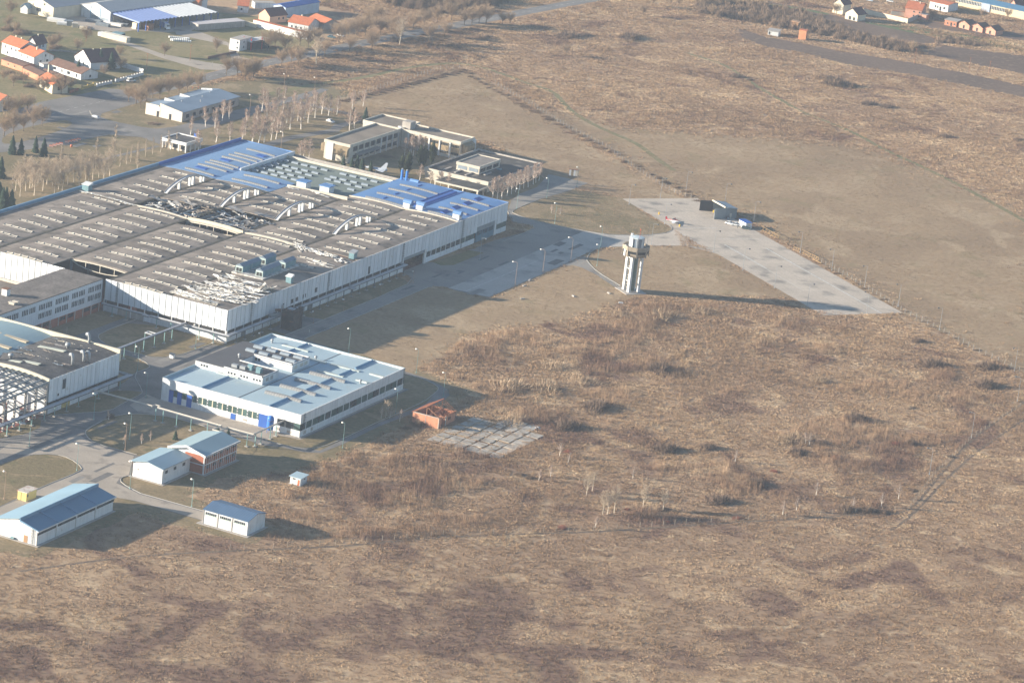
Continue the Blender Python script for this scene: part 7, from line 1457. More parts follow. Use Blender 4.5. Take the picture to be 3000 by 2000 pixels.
def tree_meshes(seed, H, r0, kind):
    rr = random.Random(seed); tb = MB(); cb = MB()
    lean = Vector((rr.gauss(0, .05), rr.gauss(0, .05), 1)).normalized(); pts = []; p = Vector((0, 0, -.1)); n = 7
    top = {'birch': .97, 'street': .45, 'poplar': .98, 'tall': .8}[kind]
    for i in range(n + 1):
        pts.append(p.copy()); p = p + (lean + Vector((rr.gauss(0, .06), rr.gauss(0, .06), 0))) * (H * top / n)
    rad = [r0 * (1 - .70 * i / n) for i in range(n + 1)]
    tb.tube(pts, rad, 6, 0)
    def trunk_at(t):
        x = t * n; i = min(int(x), n - 1); return pts[i].lerp(pts[i + 1], x - i), rad[i] * (1 - (x - i)) + rad[i + 1] * (x - i)
    def twigs(p, q, k, L_, wd):
        for _ in range(k):
            t = rr.random(); b = p.lerp(q, t); d = ((q - p).normalized() * .8 + Vector((rr.gauss(0, .6), rr.gauss(0, .6), rr.gauss(.25, .5)))).normalized() * L_ * rr.uniform(.5, 1.2)
            s = d.cross(Vector((rr.gauss(0, 1), rr.gauss(0, 1), rr.gauss(0, 1)))).normalized() * wd
            cb.face([b - s, b + s, b + d], 1)
    def branch(p, d, L_, r_, depth):
        q = p; d = d.normalized()
        for s in range(3):
            d2 = (d + Vector((rr.gauss(0, .14), rr.gauss(0, .14), rr.gauss(.05, .08)))).normalized(); e = q + d2 * L_ / 3
            seg(cb, q, e, r_ * (1 - .25 * s), r_ * (1 - .25 * (s + 1)), 0, 4 if depth < 2 else 3)
            if depth < 2:
                for _ in range(2 if depth == 0 else 1):
                    a = rr.uniform(0, 2 * math.pi); sd = (d2 * .75 + Vector((math.cos(a), math.sin(a), .25)) * .7)
                    branch(q.lerp(e, rr.random()), sd, L_ * rr.uniform(.4, .62), r_ * .5, depth + 1)
            twigs(q, e, ({0: 2, 1: 4, 2: 5} if kind in ('birch', 'poplar') else {0: 2, 1: 5, 2: 7})[depth], L_ * .40 + .35, .011 if kind != 'street' else .016)
            q, d = e, d2
    if kind == 'birch': nb, lo, f = 17, .22, lambda t: H * .24 * (1.05 - t) ** .7 + .4
    elif kind == 'poplar': nb, lo, f = 20, .15, lambda t: H * .13 * (1.1 - t) + .35
    elif kind == 'tall': nb, lo, f = 16, .3, lambda t: H * .34 * (1.1 - .6 * t)
    else: nb, lo, f = 16, .42, lambda t: H * .56 * (1.1 - .35 * t)
    for k in range(nb):
        t = lo + (1 - lo) * (k + rr.random()) / nb; p, r_ = trunk_at(min(t, .99)); a = k * 2.4 + rr.gauss(0, .4)
        upw = {'birch': .95, 'poplar': 1.5, 'tall': 1.1, 'street': .75 + .6 * t}[kind]
        branch(p, Vector((math.cos(a), math.sin(a), upw)), f(t), r_ * .55, 0)
    return tb, cb
TREES = {}
for kind, H, r0, bk, lm, tg, nv in (('birch', 9.5, .19, bark_birch, limb_birch, twig_birch, 4), ('street', 9.0, .22, bark_dark, limb_dark, twig_brown, 4), ('poplar', 14.0, .20, bark_pop, bark_pop, twig_pale, 3), ('tall', 13.0, .22, bark_pop, bark_pop, twig_pale, 3)):
    for v in range(nv):
        tb, cb = tree_meshes(100 * len(kind) + v, H, r0, kind); TREES[kind, v] = (tb.mesh('trunk', bk), cb.mesh('crown', [lm, tg]), H)
def conifer_mesh(seed, H, Rb, col=False):
    rr = random.Random(seed); mb = MB()
    for k in range(900):
        t = rr.random() ** .8; z = H * (.06 + .94 * t); rad = Rb * (1 + .18 * math.sin(seed * 2.1 + z * 2.6)) * rr.uniform(.75, 1.15) * ((1 - t) ** .8 if not col else (math.sin(math.pi * min(1, .12 + .88 * (1 - t))) ** .6 * (1.0 if t < .6 else (1 - t) / .4 * .75 + .25)))
        a = rr.uniform(0, 2 * math.pi); r1 = rad * rr.uniform(.55, 1.08); d = Vector((math.cos(a), math.sin(a), 0)); p = d * r1 + Vector((0, 0, z - (r1 * .35 if not col else -.2)))
        b = d * r1 * .35 + Vector((0, 0, z + (.15 if not col else -.6))); s = Vector((-d.y, d.x, 0)) * (.16 + .22 * rad / max(Rb, .1)); mb.face([b, p + s + Vector((0, 0, rr.gauss(0, .1))), p + d * .25 + Vector((0, 0, -.15 if not col else .5)), p - s + Vector((0, 0, rr.gauss(0, .1)))])
    return mb
CON = {}
for v in range(3): CON['spruce', v] = (MB().tube([(0, 0, -.1), (0, 0, 7.6)], [.16, .03], 6).mesh('trunk', bark_dark), conifer_mesh(v, 8.0, 2.1).mesh('crown', needle), 8.0)
for v in range(2): CON['cypress', v] = (MB().tube([(0, 0, -.1), (0, 0, 7.0)], [.16, .04], 6).mesh('trunk', bark_dark), conifer_mesh(20 + v, 8.5, 1.5, True).mesh('crown', needle2), 8.5)
rt_ = random.Random(77); NT = {}
def plant(kind, p, h, label, group, cat='tree'):
    D = CON if kind in ('spruce', 'cypress') else TREES; n = sum(1 for k in D if k[0] == kind); tm, cm, H0 = D[kind, rt_.randrange(n)]
    nm = {'birch': 'birch_tree', 'street': 'bare_tree', 'poplar': 'poplar_tree', 'tall': 'bare_tree', 'spruce': 'spruce_tree', 'cypress': 'cypress_tree'}[kind]
    o = thing(nm, label, cat, (p.x, p.y, 0), rt_.uniform(0, 6.28), group); s = h / H0; sw = s * rt_.uniform(.9, 1.15); o.scale = (sw, sw, s)
    inst('trunk', tm, o); inst('crown', cm, o)
def plants(kind, K, pts, h, label, group, jit=.12):
    for (x, y) in pts: plant(kind, K(x, y), h * rt_.uniform(1 - jit, 1 + jit), label, group)
plants('birch', K1, [(60, 1240), (150, 1230), (380, 1180), (440, 1130), (540, 1110), (250, 1130), (160, 1180), (680, 1010), (760, 1050), (350, 1040), (30, 1285), (120, 1300), (180, 1315), (230, 1310), (295, 1290), (340, 1280), (405, 1255), (470, 1190), (570, 1190), (635, 1130), (300, 1190), (330, 1120), (260, 1060), (210, 1030), (410, 1000), (700, 1085), (600, 1090), (500, 1080)], 10.8, 'white barked birch in the dense grove west of the offices', 'birches in the grove')
plants('birch', K1, [(820, 1065), (900, 1055), (1040, 1010), (1140, 980)], 9.0, 'white barked birch on the grass edge near the north ditch', 'birches near the north ditch')
plants('birch', K1, [(1015, 1200), (1060, 1180)], 9.5, 'bushy reddish birch beside the office corner', 'birches at the office corner')
plants('birch', K0, [(1750, 1240), (1890, 1165), (1975, 1180), (2040, 1112), (2105, 1098), (1985, 1310), (2110, 1305), (2225, 1295), (2320, 1310), (1820, 1395)], 8.6, 'white barked birch beside the long entrance shed', 'birches by the entrance shed')
plants('birch', K2, [(590, 362), (640, 376), (560, 365)], 9.0, 'reddish birch in the clump by the office end bay', 'birches by the office end bay')
plants('birch', K2, [(1520, 330), (1560, 332), (1600, 335), (1640, 332), (1690, 335), (1580, 340)], 9.0, 'birch in the tight clump inside the office court', 'birches in the office court')
plants('birch', K2, [(1660, 560), (1760, 605), (1850, 612), (1920, 632)], 6.5, 'small birch in front of the canteen parapet', 'birches before the canteen')
plants('birch', KH, [(1820, 880), (1870, 885), (1915, 880), (1965, 850), (2010, 835), (2050, 815), (2090, 792), (2130, 780), (2175, 770), (2225, 740), (2280, 705), (2250, 725)], 9.0, 'white barked birch in the row east of the canteen', 'birches east of the canteen')
plants('poplar', crop(0, 380, 5.6), [(180, 1290), (380, 880), (985, 760), (1300, 930), (1445, 890), (1570, 640), (1860, 470), (2250, 680), (1020, 1000)], 14.0, 'tall thin pale trunk rising behind the long blue parapet', 'tall thin trees behind the parapet')
plants('tall', crop(0, 380, 5.6), [(490, 960), (530, 950), (855, 930), (890, 1060), (770, 900), (420, 1010), (250, 1000), (1110, 900), (1210, 860), (620, 880), (300, 900), (450, 850), (560, 1080), (700, 1000), (960, 980), (1050, 850), (1400, 860), (1520, 820), (1620, 800), (1700, 850), (330, 1100), (680, 820), (900, 850), (1330, 780), (1480, 740), (1800, 760)], 11.0, 'spreading bare tree in the thicket behind the long blue parapet', 'bare trees behind the parapet')
plants('poplar', K0, [(1260, 1470), (1335, 1440), (1400, 1420), (1475, 1395), (1545, 1370), (1620, 1360), (1040, 1460), (1160, 1510), (1100, 1530), (1200, 1490)], 8.0, 'slim young tree standing close along the hall parapet', 'young trees along the parapet')
plants('spruce', crop(0, 380, 5.6), [(200, 400), (340, 410), (580, 372), (715, 432)], 7.8, 'dark spruce on the edge of the entrance yard', 'spruces by the entrance yard'); plants('spruce', crop(0, 380, 5.6), [(10, 790), (90, 1290), (180, 1310), (40, 1300), (-20, 1250)], 9.0, 'dark spruce in the clump at the end of the parapet', 'spruces at the parapet end')
plants('spruce', K2, [(1030, 470), (955, 452), (1080, 472), (1125, 492), (1205, 512)], 6.6, 'dark spruce between the grey green roof and the office court', 'spruces by the office court'); plants('cypress', K2, [(1770, 412), (1660, 422), (1490, 502), (1555, 472), (1540, 522), (1700, 425)], 9.0, 'tall columnar cypress inside the office court', 'cypresses in the office court'); plants('spruce', K1, [(1160, 1115), (1050, 1120)], 6.5, 'round dark pine behind the office north wing', 'pines behind the office')
plants('spruce', KL, [(1640, 1110), (1820, 1140), (1280, 1250)], 8.0, 'dark fir in the gardens of the maroon roofed house', 'firs in the village gardens')
plants('street', K0, [(35, 1255), (125, 1230), (215, 1210), (385, 1160), (1290, 990), (1465, 910), (1550, 890), (1720, 850), (1815, 830), (2250, 740), (2325, 720), (500, 850), (560, 870), (1400, 900), (1640, 870), (1250, 960), (1180, 940), (1340, 930), (2180, 700), (2080, 690), (300, 1180), (160, 1060), (80, 1080), (250, 1040)], 10.0, 'bare brown street tree along the village end of the main road', 'street trees at the village')
plants('street', K1, [(55, 740), (130, 715), (390, 610), (480, 580), (545, 605), (785, 525), (635, 440), (560, 420), (915, 390), (1015, 475), (1160, 330), (1220, 460), (1455, 390), (1750, 390), (1890, 340), (2070, 235), (2140, 230), (2205, 215), (2270, 220), (1080, 330), (1300, 320), (260, 470), (330, 430), (420, 470), (700, 420), (1000, 350), (1400, 300), (1600, 270), (1700, 240), (1820, 210), (1950, 190), (20, 700), (1120, 300), (1180, 250), (1260, 230)], 10.0, 'bare brown tree lining the open stretch of the main road', 'trees along the open main road'); plants('tall', K1, [(710, 590), (1475, 415)], 14, 'big bare tree towering over the roadside row', 'big roadside trees')
plants('street', KN, [(60, 200), (120, 195), (1200, 130), (1280, 50), (575, 450), (1490, 50), (1750, 140)], 7, 'bare tree scattered on the far rough field', 'bare trees on the far rough field'); plants('street', K0, [(790, 385), (460, 450), (715, 470), (1510, 515), (1100, 530), (100, 140), (1990, 480)], 7, 'bare fruit tree on the west meadow', 'fruit trees on the meadow'); plants('street', KL, [(130, 480), (260, 540), (850, 800), (930, 760), (620, 1480), (720, 1500), (1150, 1480), (60, 1330), (220, 1420), (380, 1380), (1980, 1150), (1700, 1260)], 6.5, 'bare garden tree among the village houses', 'garden trees in the village')
plants('street', KE, [(265, 50), (610, 125), (1240, 110), (1320, 490), (1510, 180), (1555, 355), (2200, 180), (2120, 110), (1960, 170), (1700, 200)], 6.5, 'bare tree in the far gardens beyond the ploughed strips', 'bare trees in the far gardens')
plants('birch', B8, [(1135, 470), (1300, 470), (1380, 440), (1000, 250)], 3.6, 'small bare bush tree on the lawn island before the workshop', 'bush trees on the lawn island'); plants('spruce', B8, [(1610, 430), (2000, 370), (2095, 405)], 3.2, 'young spruce behind the brick office block', 'young spruces by the brick block'); plants('birch', B9, [(450, 720), (600, 760)], 4.5, 'slim reddish sapling by the brick wing', 'saplings by the brick wing'); plants('birch', KA, [(360, 390), (440, 400)], 3.5, 'thin bare sapling on the triangular lawn', 'saplings on the triangular lawn')
B1 = crop(1500, 1200, 2.94)
plants('tall', B1, [(690, 700), (820, 900), (880, 890), (1130, 850), (1300, 870), (640, 740), (780, 905)], 8.5, 'pale stemmed sapling cluster tree in the rough field', 'pale saplings in the rough field'); plants('birch', B1, [(1920, 450), (480, 460), (410, 400), (230, 610), (330, 580), (715, 1015), (1040, 590), (2330, 900)], 4.5, 'thin pale sapling in the rough field', 'thin saplings in the rough field'); plants('birch', BQ, [(470, 590), (500, 600), (275, 1200), (390, 1160), (560, 1030), (875, 1150), (1270, 1060), (1120, 1130)], 4.8, 'thin pale sapling near the fence corner', 'thin saplings near the fence corner'); plants('tall', B6, [(1660, 1480)], 6.5, 'bare pale tree beside the ruined brick house', 'tree by the ruin'); plants('birch', B6, [(1790, 1520), (1700, 1490), (1620, 1490)], 4.5, 'bare bush beside the ruined brick house', 'bushes by the ruin')
# ------------------------------------------------------------------ bushes and thickets
def thicket_mesh(seed, n, wd, curve=.5):
    rr = np.random.default_rng(seed); a = rr.uniform(0, 6.283, n); r_ = np.sqrt(rr.random(n)); bx, by = r_ * np.cos(a), r_ * np.sin(a)
    lump = 1 + .3 * np.sin(a * 2 + seed) + .2 * np.sin(a * 5 + seed * 2); r_ = r_ * lump * .85; bx, by = r_ * np.cos(a), r_ * np.sin(a); top = np.clip(1 - (r_ / lump) ** 1.5, .06, 1) * rr.uniform(.45, 1.1, n) * (1 + .25 * np.sin(a * 3 + seed))
    tx, ty = bx * 1.12 + rr.normal(0, .06, n), by * 1.12 + rr.normal(0, .06, n); b2 = rr.uniform(0, 6.283, n); sx, sy = np.cos(b2) * wd, np.sin(b2) * wd
    z0 = np.where(rr.random(n) < .5, 0, top * rr.uniform(.2, .7, n))
    v = np.stack([np.stack([bx - sx, by - sy, z0], 1), np.stack([bx + sx, by + sy, z0], 1), np.stack([tx, ty, top], 1)], 1).reshape(-1, 3)
    mb = MB(); mb.v = [tuple(x) for x in v]; mb.f = [(3 * i, 3 * i + 1, 3 * i + 2) for i in range(n)]; mb.m = [0] * n; return mb
th_dark = M('thicket_dark', (0.176, 0.124, 0.091), .95, .2, .4, rnd=.15); th_red = M('thicket_red', (0.260, 0.108, 0.072), .95, .2, .4, rnd=.15); th_tan = M('reed_tan', (.37, .275, .185), .95, .2, .3, rnd=.15); th_br = M('scrub_brown', (0.215, 0.150, 0.102), .95, .2, .4, rnd=.2)
THM = {}
for nm, mt_, n, wd in (('dark', th_dark, 1100, .017), ('red', th_red, 600, .017), ('tan', th_tan, 420, .011), ('brown', th_br, 900, .022)):
    for v in range(3): THM[nm, v] = thicket_mesh(v + 5, n, wd).mesh('stems', mt_)
def bush(kind, p, w_, d_, h, label, group, name='bush', cat='bush'):
    o = inst(name, THM[kind, rt_.randrange(3)], None, (p.x, p.y, 0), RZB + rt_.uniform(-.3, .3), (w_ / 2, d_ / 2, h)); tag(o, label, cat, group); return o
RZB = math.atan2(_rt.y, _rt.x)
def bushes(kind, K, s, lst, label, group, hf=.33, **k):
    for (x, y, wpx) in lst:
        p = K(x, y); dist = (p - CAM).length; w_ = wpx / s / F_PX * dist; bush(kind, p, w_, w_ * rt_.uniform(.8, 1.3), w_ * hf * rt_.uniform(.85, 1.15), label, group, **k)
DL, DG = 'dark domed willow thicket in the rough field', 'dark thickets in the rough field'
bushes('dark', B1, 2.94, [(470, 150, 270), (1330, 350, 280), (1690, 330, 170), (2090, 640, 200), (1780, 790, 260), (60, 560, 110), (150, 590, 90), (1300, 860, 130)], DL, DG)
bushes('dark', BQ, 2.94, [(900, 380, 240), (600, 585, 150), (400, 670, 200), (670, 690, 130), (1380, 590, 150), (70, 950, 160), (820, 1160, 180), (1000, 1170, 200), (1130, 1180, 130), (1720, 700, 80), (2040, 100, 200), (1390, 990, 80)], 'dark domed thicket near the fence corner', 'dark thickets near the fence corner')
bushes('dark', KR, 2.613, [(1540, 785, 120), (1650, 965, 220), (2070, 985, 230), (2060, 1120, 200)], 'dark low thicket beyond the concrete apron end', 'dark thickets beyond the apron end'); bushes('dark', AT, 1.0, [(1930, 1085, 100), (1750, 1195, 105)], 'dark round thicket between the slab and the apron', 'dark thickets between slab and apron')
bushes('dark', KE, 3.136, [(930, 960, 180), (1090, 985, 160), (1490, 880, 70), (1640, 1260, 170), (2300, 1290, 130), (1400, 430, 130), (1200, 400, 80)], 'dark thicket on the far rough field', 'dark thickets on the far rough field', .24); bushes('dark', KN, 2.767, [(590, 300, 260), (720, 290, 130), (1100, 310, 240), (920, 705, 60), (2070, 650, 70), (1960, 625, 130)], 'dark thicket beside the old spoil mounds', 'dark thickets by the spoil mounds', .26)
bushes('red', B1, 2.94, [(430, 1020, 110), (480, 370, 90), (1940, 940, 100), (2250, 530, 70), (990, 860, 70), (1340, 970, 70)], 'reddish dogwood bush in the rough field', 'reddish bushes in the rough field', .4); bushes('red', BQ, 2.94, [(1245, 590, 100), (720, 715, 90), (210, 830, 60)], 'reddish bush near the fence corner', 'reddish bushes near the fence corner', .4)
bushes('tan', AT, 1.0, [(1480, 1135, 150), (1600, 1140, 140), (1700, 1120, 120), (1340, 1150, 90), (1500, 1235, 110), (1440, 1245, 60), (1620, 1075, 110), (1930, 930, 130), (2060, 915, 110), (1820, 925, 90)], 'pale reed bed standing tall between ruin and tower', 'pale reed beds', .26, name='reed_bed', cat='reeds'); bushes('tan', KR, 2.613, [(780, 1090, 230), (1470, 1290, 90), (590, 1540, 300), (330, 790, 130)], 'pale reed bed beyond the apron end', 'pale reed beds beyond the apron', .3, name='reed_bed', cat='reeds'); bushes('tan', BQ, 2.94, [(270, 560, 250), (1350, 280, 100), (1740, 370, 60)], 'pale reed bed near the fence corner', 'reed beds near the fence corner', .3, name='reed_bed', cat='reeds')
bushes('brown', KE, 3.136, [(640, 780, 300), (520, 720, 200), (760, 800, 160)], 'brown reed belt below the ploughed strip', 'brown reed belt', .25, name='reed_bed', cat='reeds')
bushes('brown', B7, 3.136, [(1960, 300, 140), (1850, 330, 90), (2060, 290, 90)], 'brown scrub against the ruined brick house wall', 'scrub at the ruin', .4); bushes('brown', B9, 3.136, [(1020, 1480, 110)], 'low bare scrub on the lawn island', 'scrub on the lawn island', .3); bushes('brown', K1, 3.136, [(1230, 215, 200), (1340, 245, 130), (1980, 430, 230), (2250, 345, 180), (1150, 495, 160), (320, 440, 120), (260, 435, 90)], 'brown thicket along the roadside', 'thickets along the roadside', .2); bushes('brown', KL, 5.6, [(150, 500, 300), (350, 560, 300), (900, 790, 240), (1000, 1480, 160), (300, 1300, 200), (480, 1420, 200), (120, 1200, 220), (1190, 1500, 200)], 'brown garden scrub round the village houses', 'garden scrub in the village', .35)
for k in range(22):
    t = k / 21; p = at(1560, 330).lerp(at(2040, 590), t); bush('brown', p + Vector((rt_.gauss(1, 1.0), rt_.gauss(2, 1.2), 0)), rt_.uniform(3, 8), rt_.uniform(3, 5), rt_.uniform(.7, 2.0), 'brown scrub along the fence between north and east fields', 'scrub along the field fence')
for k in range(16):
    t = k / 15; p = at(1340, 210).lerp(at(1560, 330), t); bush('brown', p + Vector((rt_.gauss(1, .8), rt_.gauss(2, 1), 0)), rt_.uniform(3, 7), rt_.uniform(3, 5), rt_.uniform(.6, 1.4), 'brown scrub at the top corner of the north field', 'scrub at the north field corner')
for k in range(20):
    t = k / 19; p = KR(800, 190).lerp(KR(2250, 990), t); bush('brown', p + Vector((rt_.gauss(-.6, .4), rt_.gauss(-.6, .4), 0)), rt_.uniform(3, 6), rt_.uniform(1.2, 2.2), rt_.uniform(.4, .9), 'low dark scrub along the apron fence', 'scrub along the apron fence')
for k in range(22):
    t = k / 21; p = K1(940, 930).lerp(K1(2060, 645), t); bush('dark', p + Vector((rt_.gauss(1.5, .3), rt_.gauss(0, .5), 0)), rt_.uniform(5, 8), rt_.uniform(2, 3.2), rt_.uniform(1.0, 1.6), 'dark hedge growth lining the north ditch', 'hedge along the north ditch')
fl = inst('round_shrub_bed', THM['dark', 0], None, K0(1420, 1140), 0, (4.2, 3.4, .9)); tag(fl, 'round dark shrub bed before the entrance shed', 'shrub bed'); fl = inst('round_shrub_bed', THM['dark', 1], None, KH(770, 470), 0, (4.2, 4.0, .8)); tag(fl, 'round dark shrub bed in the office court', 'shrub bed')
# ------------------------------------------------------------------ uncountable ground cover (instanced clumps)
def pip(x, y, poly):
    c = np.zeros(len(x), bool); n = len(poly)
    for i in range(n):
        (x0, y0), (x1, y1) = poly[i], poly[(i + 1) % n]
        if y0 == y1: continue
        c ^= ((y0 > y) != (y1 > y)) & (x < (x1 - x0) * (y - y0) / (y1 - y0) + x0)
    return c
LAT = np.random.default_rng(3).random((256, 256))
def vnoise(x, y, s):
    x = x / s + 1000; y = y / s + 1000; i = np.floor(x).astype(int); j = np.floor(y).astype(int); fx = x - i; fy = y - j; fx = fx * fx * (3 - 2 * fx); fy = fy * fy * (3 - 2 * fy)
    g = lambda a, b: LAT[a % 256, b % 256]
    return (g(i, j) * (1 - fx) + g(i + 1, j) * fx) * (1 - fy) + (g(i, j + 1) * (1 - fx) + g(i + 1, j + 1) * fx) * fy
def fbm(x, y, s): return (vnoise(x, y, s) + .5 * vnoise(x + 91, y + 17, s / 2.1) + .25 * vnoise(x - 33, y + 71, s / 4.3)) / 1.75
def project(x, y):
    d = np.stack([x - CAM.x, y - CAM.y, np.full_like(x, -CAM.z)], 1); fwd = d @ np.array(_fw); return 1500 + F_PX * (d @ np.array(_rt)) / fwd, 1000 - F_PX * (d @ np.array(_up)) / fwd, fwd
hw_p = [Vector(p) for p in highway]; Lh, Rh = ribbon(highway, 13); hw_poly = [tuple(p) for p in Lh] + [tuple(p) for p in Rh[::-1]]
ap_poly = [ap(-2, -.5), ap(AL + .5, -.5), ap(AL + .5, APW + .5), ap(-2, APW + .5)]
EXCL = [east_field, north_field, tower_lawn, taxi_lawn, apron_poly, ap_poly, estate, west_meadow, plough1, plough2, plough3, plough4, hw_poly, junction, west_road,
        [(91, -30), (103, -30), (103, -16), (91, -16)], [(90, -165), (109, -165), (109, -152), (90, -152)], [(92.5, -113.5), (97.5, -113.5), (97.5, -108), (92.5, -108)], [(50, -216), (67, -216), (67, -172), (50, -172)]]
village = [(-420, 560), (-236, 560), (-236, 120), (-420, 120)]
def clump_mesh(seed, n, h0, h1, wd, rad, lean):
    rr = np.random.default_rng(seed); mb = MB()
    for i in range(n):
        a = rr.uniform(0, 6.283); r_ = rad * math.sqrt(rr.random()); b = np.array([r_ * math.cos(a), r_ * math.sin(a), 0.0]); h = rr.uniform(h0, h1); t = b * 1.0 + np.array([math.cos(a) * lean * h * rr.uniform(.3, 1.4), math.sin(a) * lean * h * rr.uniform(.3, 1.4), h]); a2 = rr.uniform(0, 3.14); s = np.array([math.cos(a2) * wd, math.sin(a2) * wd, 0]) * rr.uniform(.6, 1.3)
        mb.face([b - s, b + s, t])
    return mb
def grass_mat(name, gain, rnd=.14):
    mt = bpy.data.materials.new(name); mt.use_nodes = True; t = mt.node_tree; N = t.nodes; L = t.links; bs = N['Principled BSDF']; bs.inputs['Roughness'].default_value = .95; bs.inputs['Specular IOR Level'].default_value = .03
    g = N.new('ShaderNodeNewGeometry'); c = field_colour(N, L, g, gain); oi = N.new('ShaderNodeObjectInfo'); mr = N.new('ShaderNodeMapRange'); mr.inputs[3].default_value = 1 - rnd; mr.inputs[4].default_value = 1 + rnd; L.new(oi.outputs['Random'], mr.inputs[0])
    mx = N.new('ShaderNodeVectorMath'); mx.operation = 'SCALE'; L.new(c, mx.inputs[0]); L.new(mr.outputs[0], mx.inputs['Scale']); L.new(mx.outputs[0], bs.inputs['Base Color']); return mt
def scatter(name, label, x, y, sc, zs, mesh):
    n = len(x); me = bpy.data.meshes.new(name + '_points'); me.vertices.add(n); me.vertices.foreach_set('co', np.stack([x, y, np.zeros(n)], 1).astype(np.float32).ravel())
    a = me.attributes.new('sc', 'FLOAT_VECTOR', 'POINT'); a.data.foreach_set('vector', np.stack([sc, sc, sc * zs], 1).astype(np.float32).ravel())
    a = me.attributes.new('rot', 'FLOAT_VECTOR', 'POINT'); rr = np.random.default_rng(n); a.data.foreach_set('vector', np.stack([rr.normal(0, .06, n), rr.normal(0, .06, n), rr.uniform(0, 6.283, n)], 1).astype(np.float32).ravel())
    o = bpy.data.objects.new(name, me); COL.objects.link(o); o['kind'] = 'stuff'; o['label'] = label; o['category'] = 'grass'
    src = bpy.data.objects.new(name + '_clump', mesh)
    ng = bpy.data.node_groups.new(name, 'GeometryNodeTree'); ng.interface.new_socket('Geometry', in_out='INPUT', socket_type='NodeSocketGeometry'); ng.interface.new_socket('Geometry', in_out='OUTPUT', socket_type='NodeSocketGeometry')
    N = ng.nodes; gi = N.new('NodeGroupInput'); go = N.new('NodeGroupOutput'); ip = N.new('GeometryNodeInstanceOnPoints'); ob = N.new('GeometryNodeObjectInfo'); ob.inputs['Object'].default_value = src; ob.inputs['As Instance'].default_value = True
    a1 = N.new('GeometryNodeInputNamedAttribute'); a1.data_type = 'FLOAT_VECTOR'; a1.inputs['Name'].default_value = 'sc'; a2 = N.new('GeometryNodeInputNamedAttribute'); a2.data_type = 'FLOAT_VECTOR'; a2.inputs['Name'].default_value = 'rot'
    ng.links.new(gi.outputs[0], ip.inputs['Points']); ng.links.new(ob.outputs['Geometry'], ip.inputs['Instance']); ng.links.new(a1.outputs[0], ip.inputs['Scale']); ng.links.new(a2.outputs[0], ip.inputs['Rotation']); ng.links.new(ip.outputs[0], go.inputs[0])
    md = o.modifiers.new('scatter', 'NODES'); md.node_group = ng
    return o
g_tan = grass_mat('tan_tussock', (1.2, 1.145, 1.09)); g_brn = grass_mat('brown_weed', (.90, .84, .77), .2); g_pale = grass_mat('pale_matted_grass', (1.35, 1.31, 1.28)); g_lawn = M('lawn_blade', (.328, .234, .142), .95, .2, .05, rnd=.12)
rg = np.random.default_rng(12); NP_ = 330000
gx_ = rg.uniform(-300, 420, NP_ * 4); gy_ = rg.uniform(-520, 980, NP_ * 4)
px, py, dist = project(gx_, gy_); keep = (px > -180) & (px < 3180) & (py > -120) & (py < 2180); gx_, gy_, px, py, dist = (a[keep] for a in (gx_, gy_, px, py, dist))
m = np.ones(len(gx_), bool)
soft = {id(east_field): 7.0, id(north_field): 3.0, id(tower_lawn): 2.2, id(estate): 2.5, id(plough1): 1.0, id(plough2): 1.0, id(plough3): 1.0}
for poly in EXCL + [village]:
    s0 = soft.get(id(poly), 0.0)
    jx, jy = (rg.normal(0, s0, len(gx_)), rg.normal(0, s0, len(gx_))) if s0 else (0, 0)
    m &= ~pip(gx_ + jx, gy_ + jy, poly)
for poly in (apron_poly, ap_poly, west_road): m &= ~pip(gx_, gy_, poly)
def near_line(x, y, pts, d):
    k = np.zeros(len(x), bool)
    for (a, b) in zip(pts[:-1], pts[1:]):
        vx, vy = b[0] - a[0], b[1] - a[1]; t = np.clip(((x - a[0]) * vx + (y - a[1]) * vy) / (vx * vx + vy * vy), 0, 1); k |= np.hypot(x - a[0] - t * vx, y - a[1] - t * vy) < d
    return k
slab_in = pip(gx_, gy_, [(p[0] + 104.5, p[1] - 42) for p in SP]); m &= ~(slab_in & (rg.random(len(gx_)) < .72))
for ln, d_ in [(ditch, .55)] + [(c, .7) for c in corner_tracks] + [(TR1, 1.7), (TR2, 1.5), (TR3, 2.0)]: m &= ~near_line(gx_, gy_, ln, d_)
tx_, ty_, td, tpx, tpy = gx_[m], gy_[m], dist[m], px[m], py[m]
n1 = fbm(tx_, ty_, 13); n2 = fbm(tx_ + 300, ty_ - 200, 7); n3 = fbm(tx_ - 500, ty_, 70); n4 = fbm(tx_ + 900, ty_ + 400, 3.2); u = rg.random(len(tx_))
dens = np.clip(1.15 - (td - 900) / 1500, .45, 1.0) * np.clip(.25 + 1.6 * n4, .3, 1.0); sel = u < dens; tx_, ty_, td, n1, n2, n3, n4, tpx, tpy = (a[sel] for a in (tx_, ty_, td, n1, n2, n3, n4, tpx, tpy)); u = rg.random(len(tx_))
fs = np.clip(td / 1000, .9, 1.6)
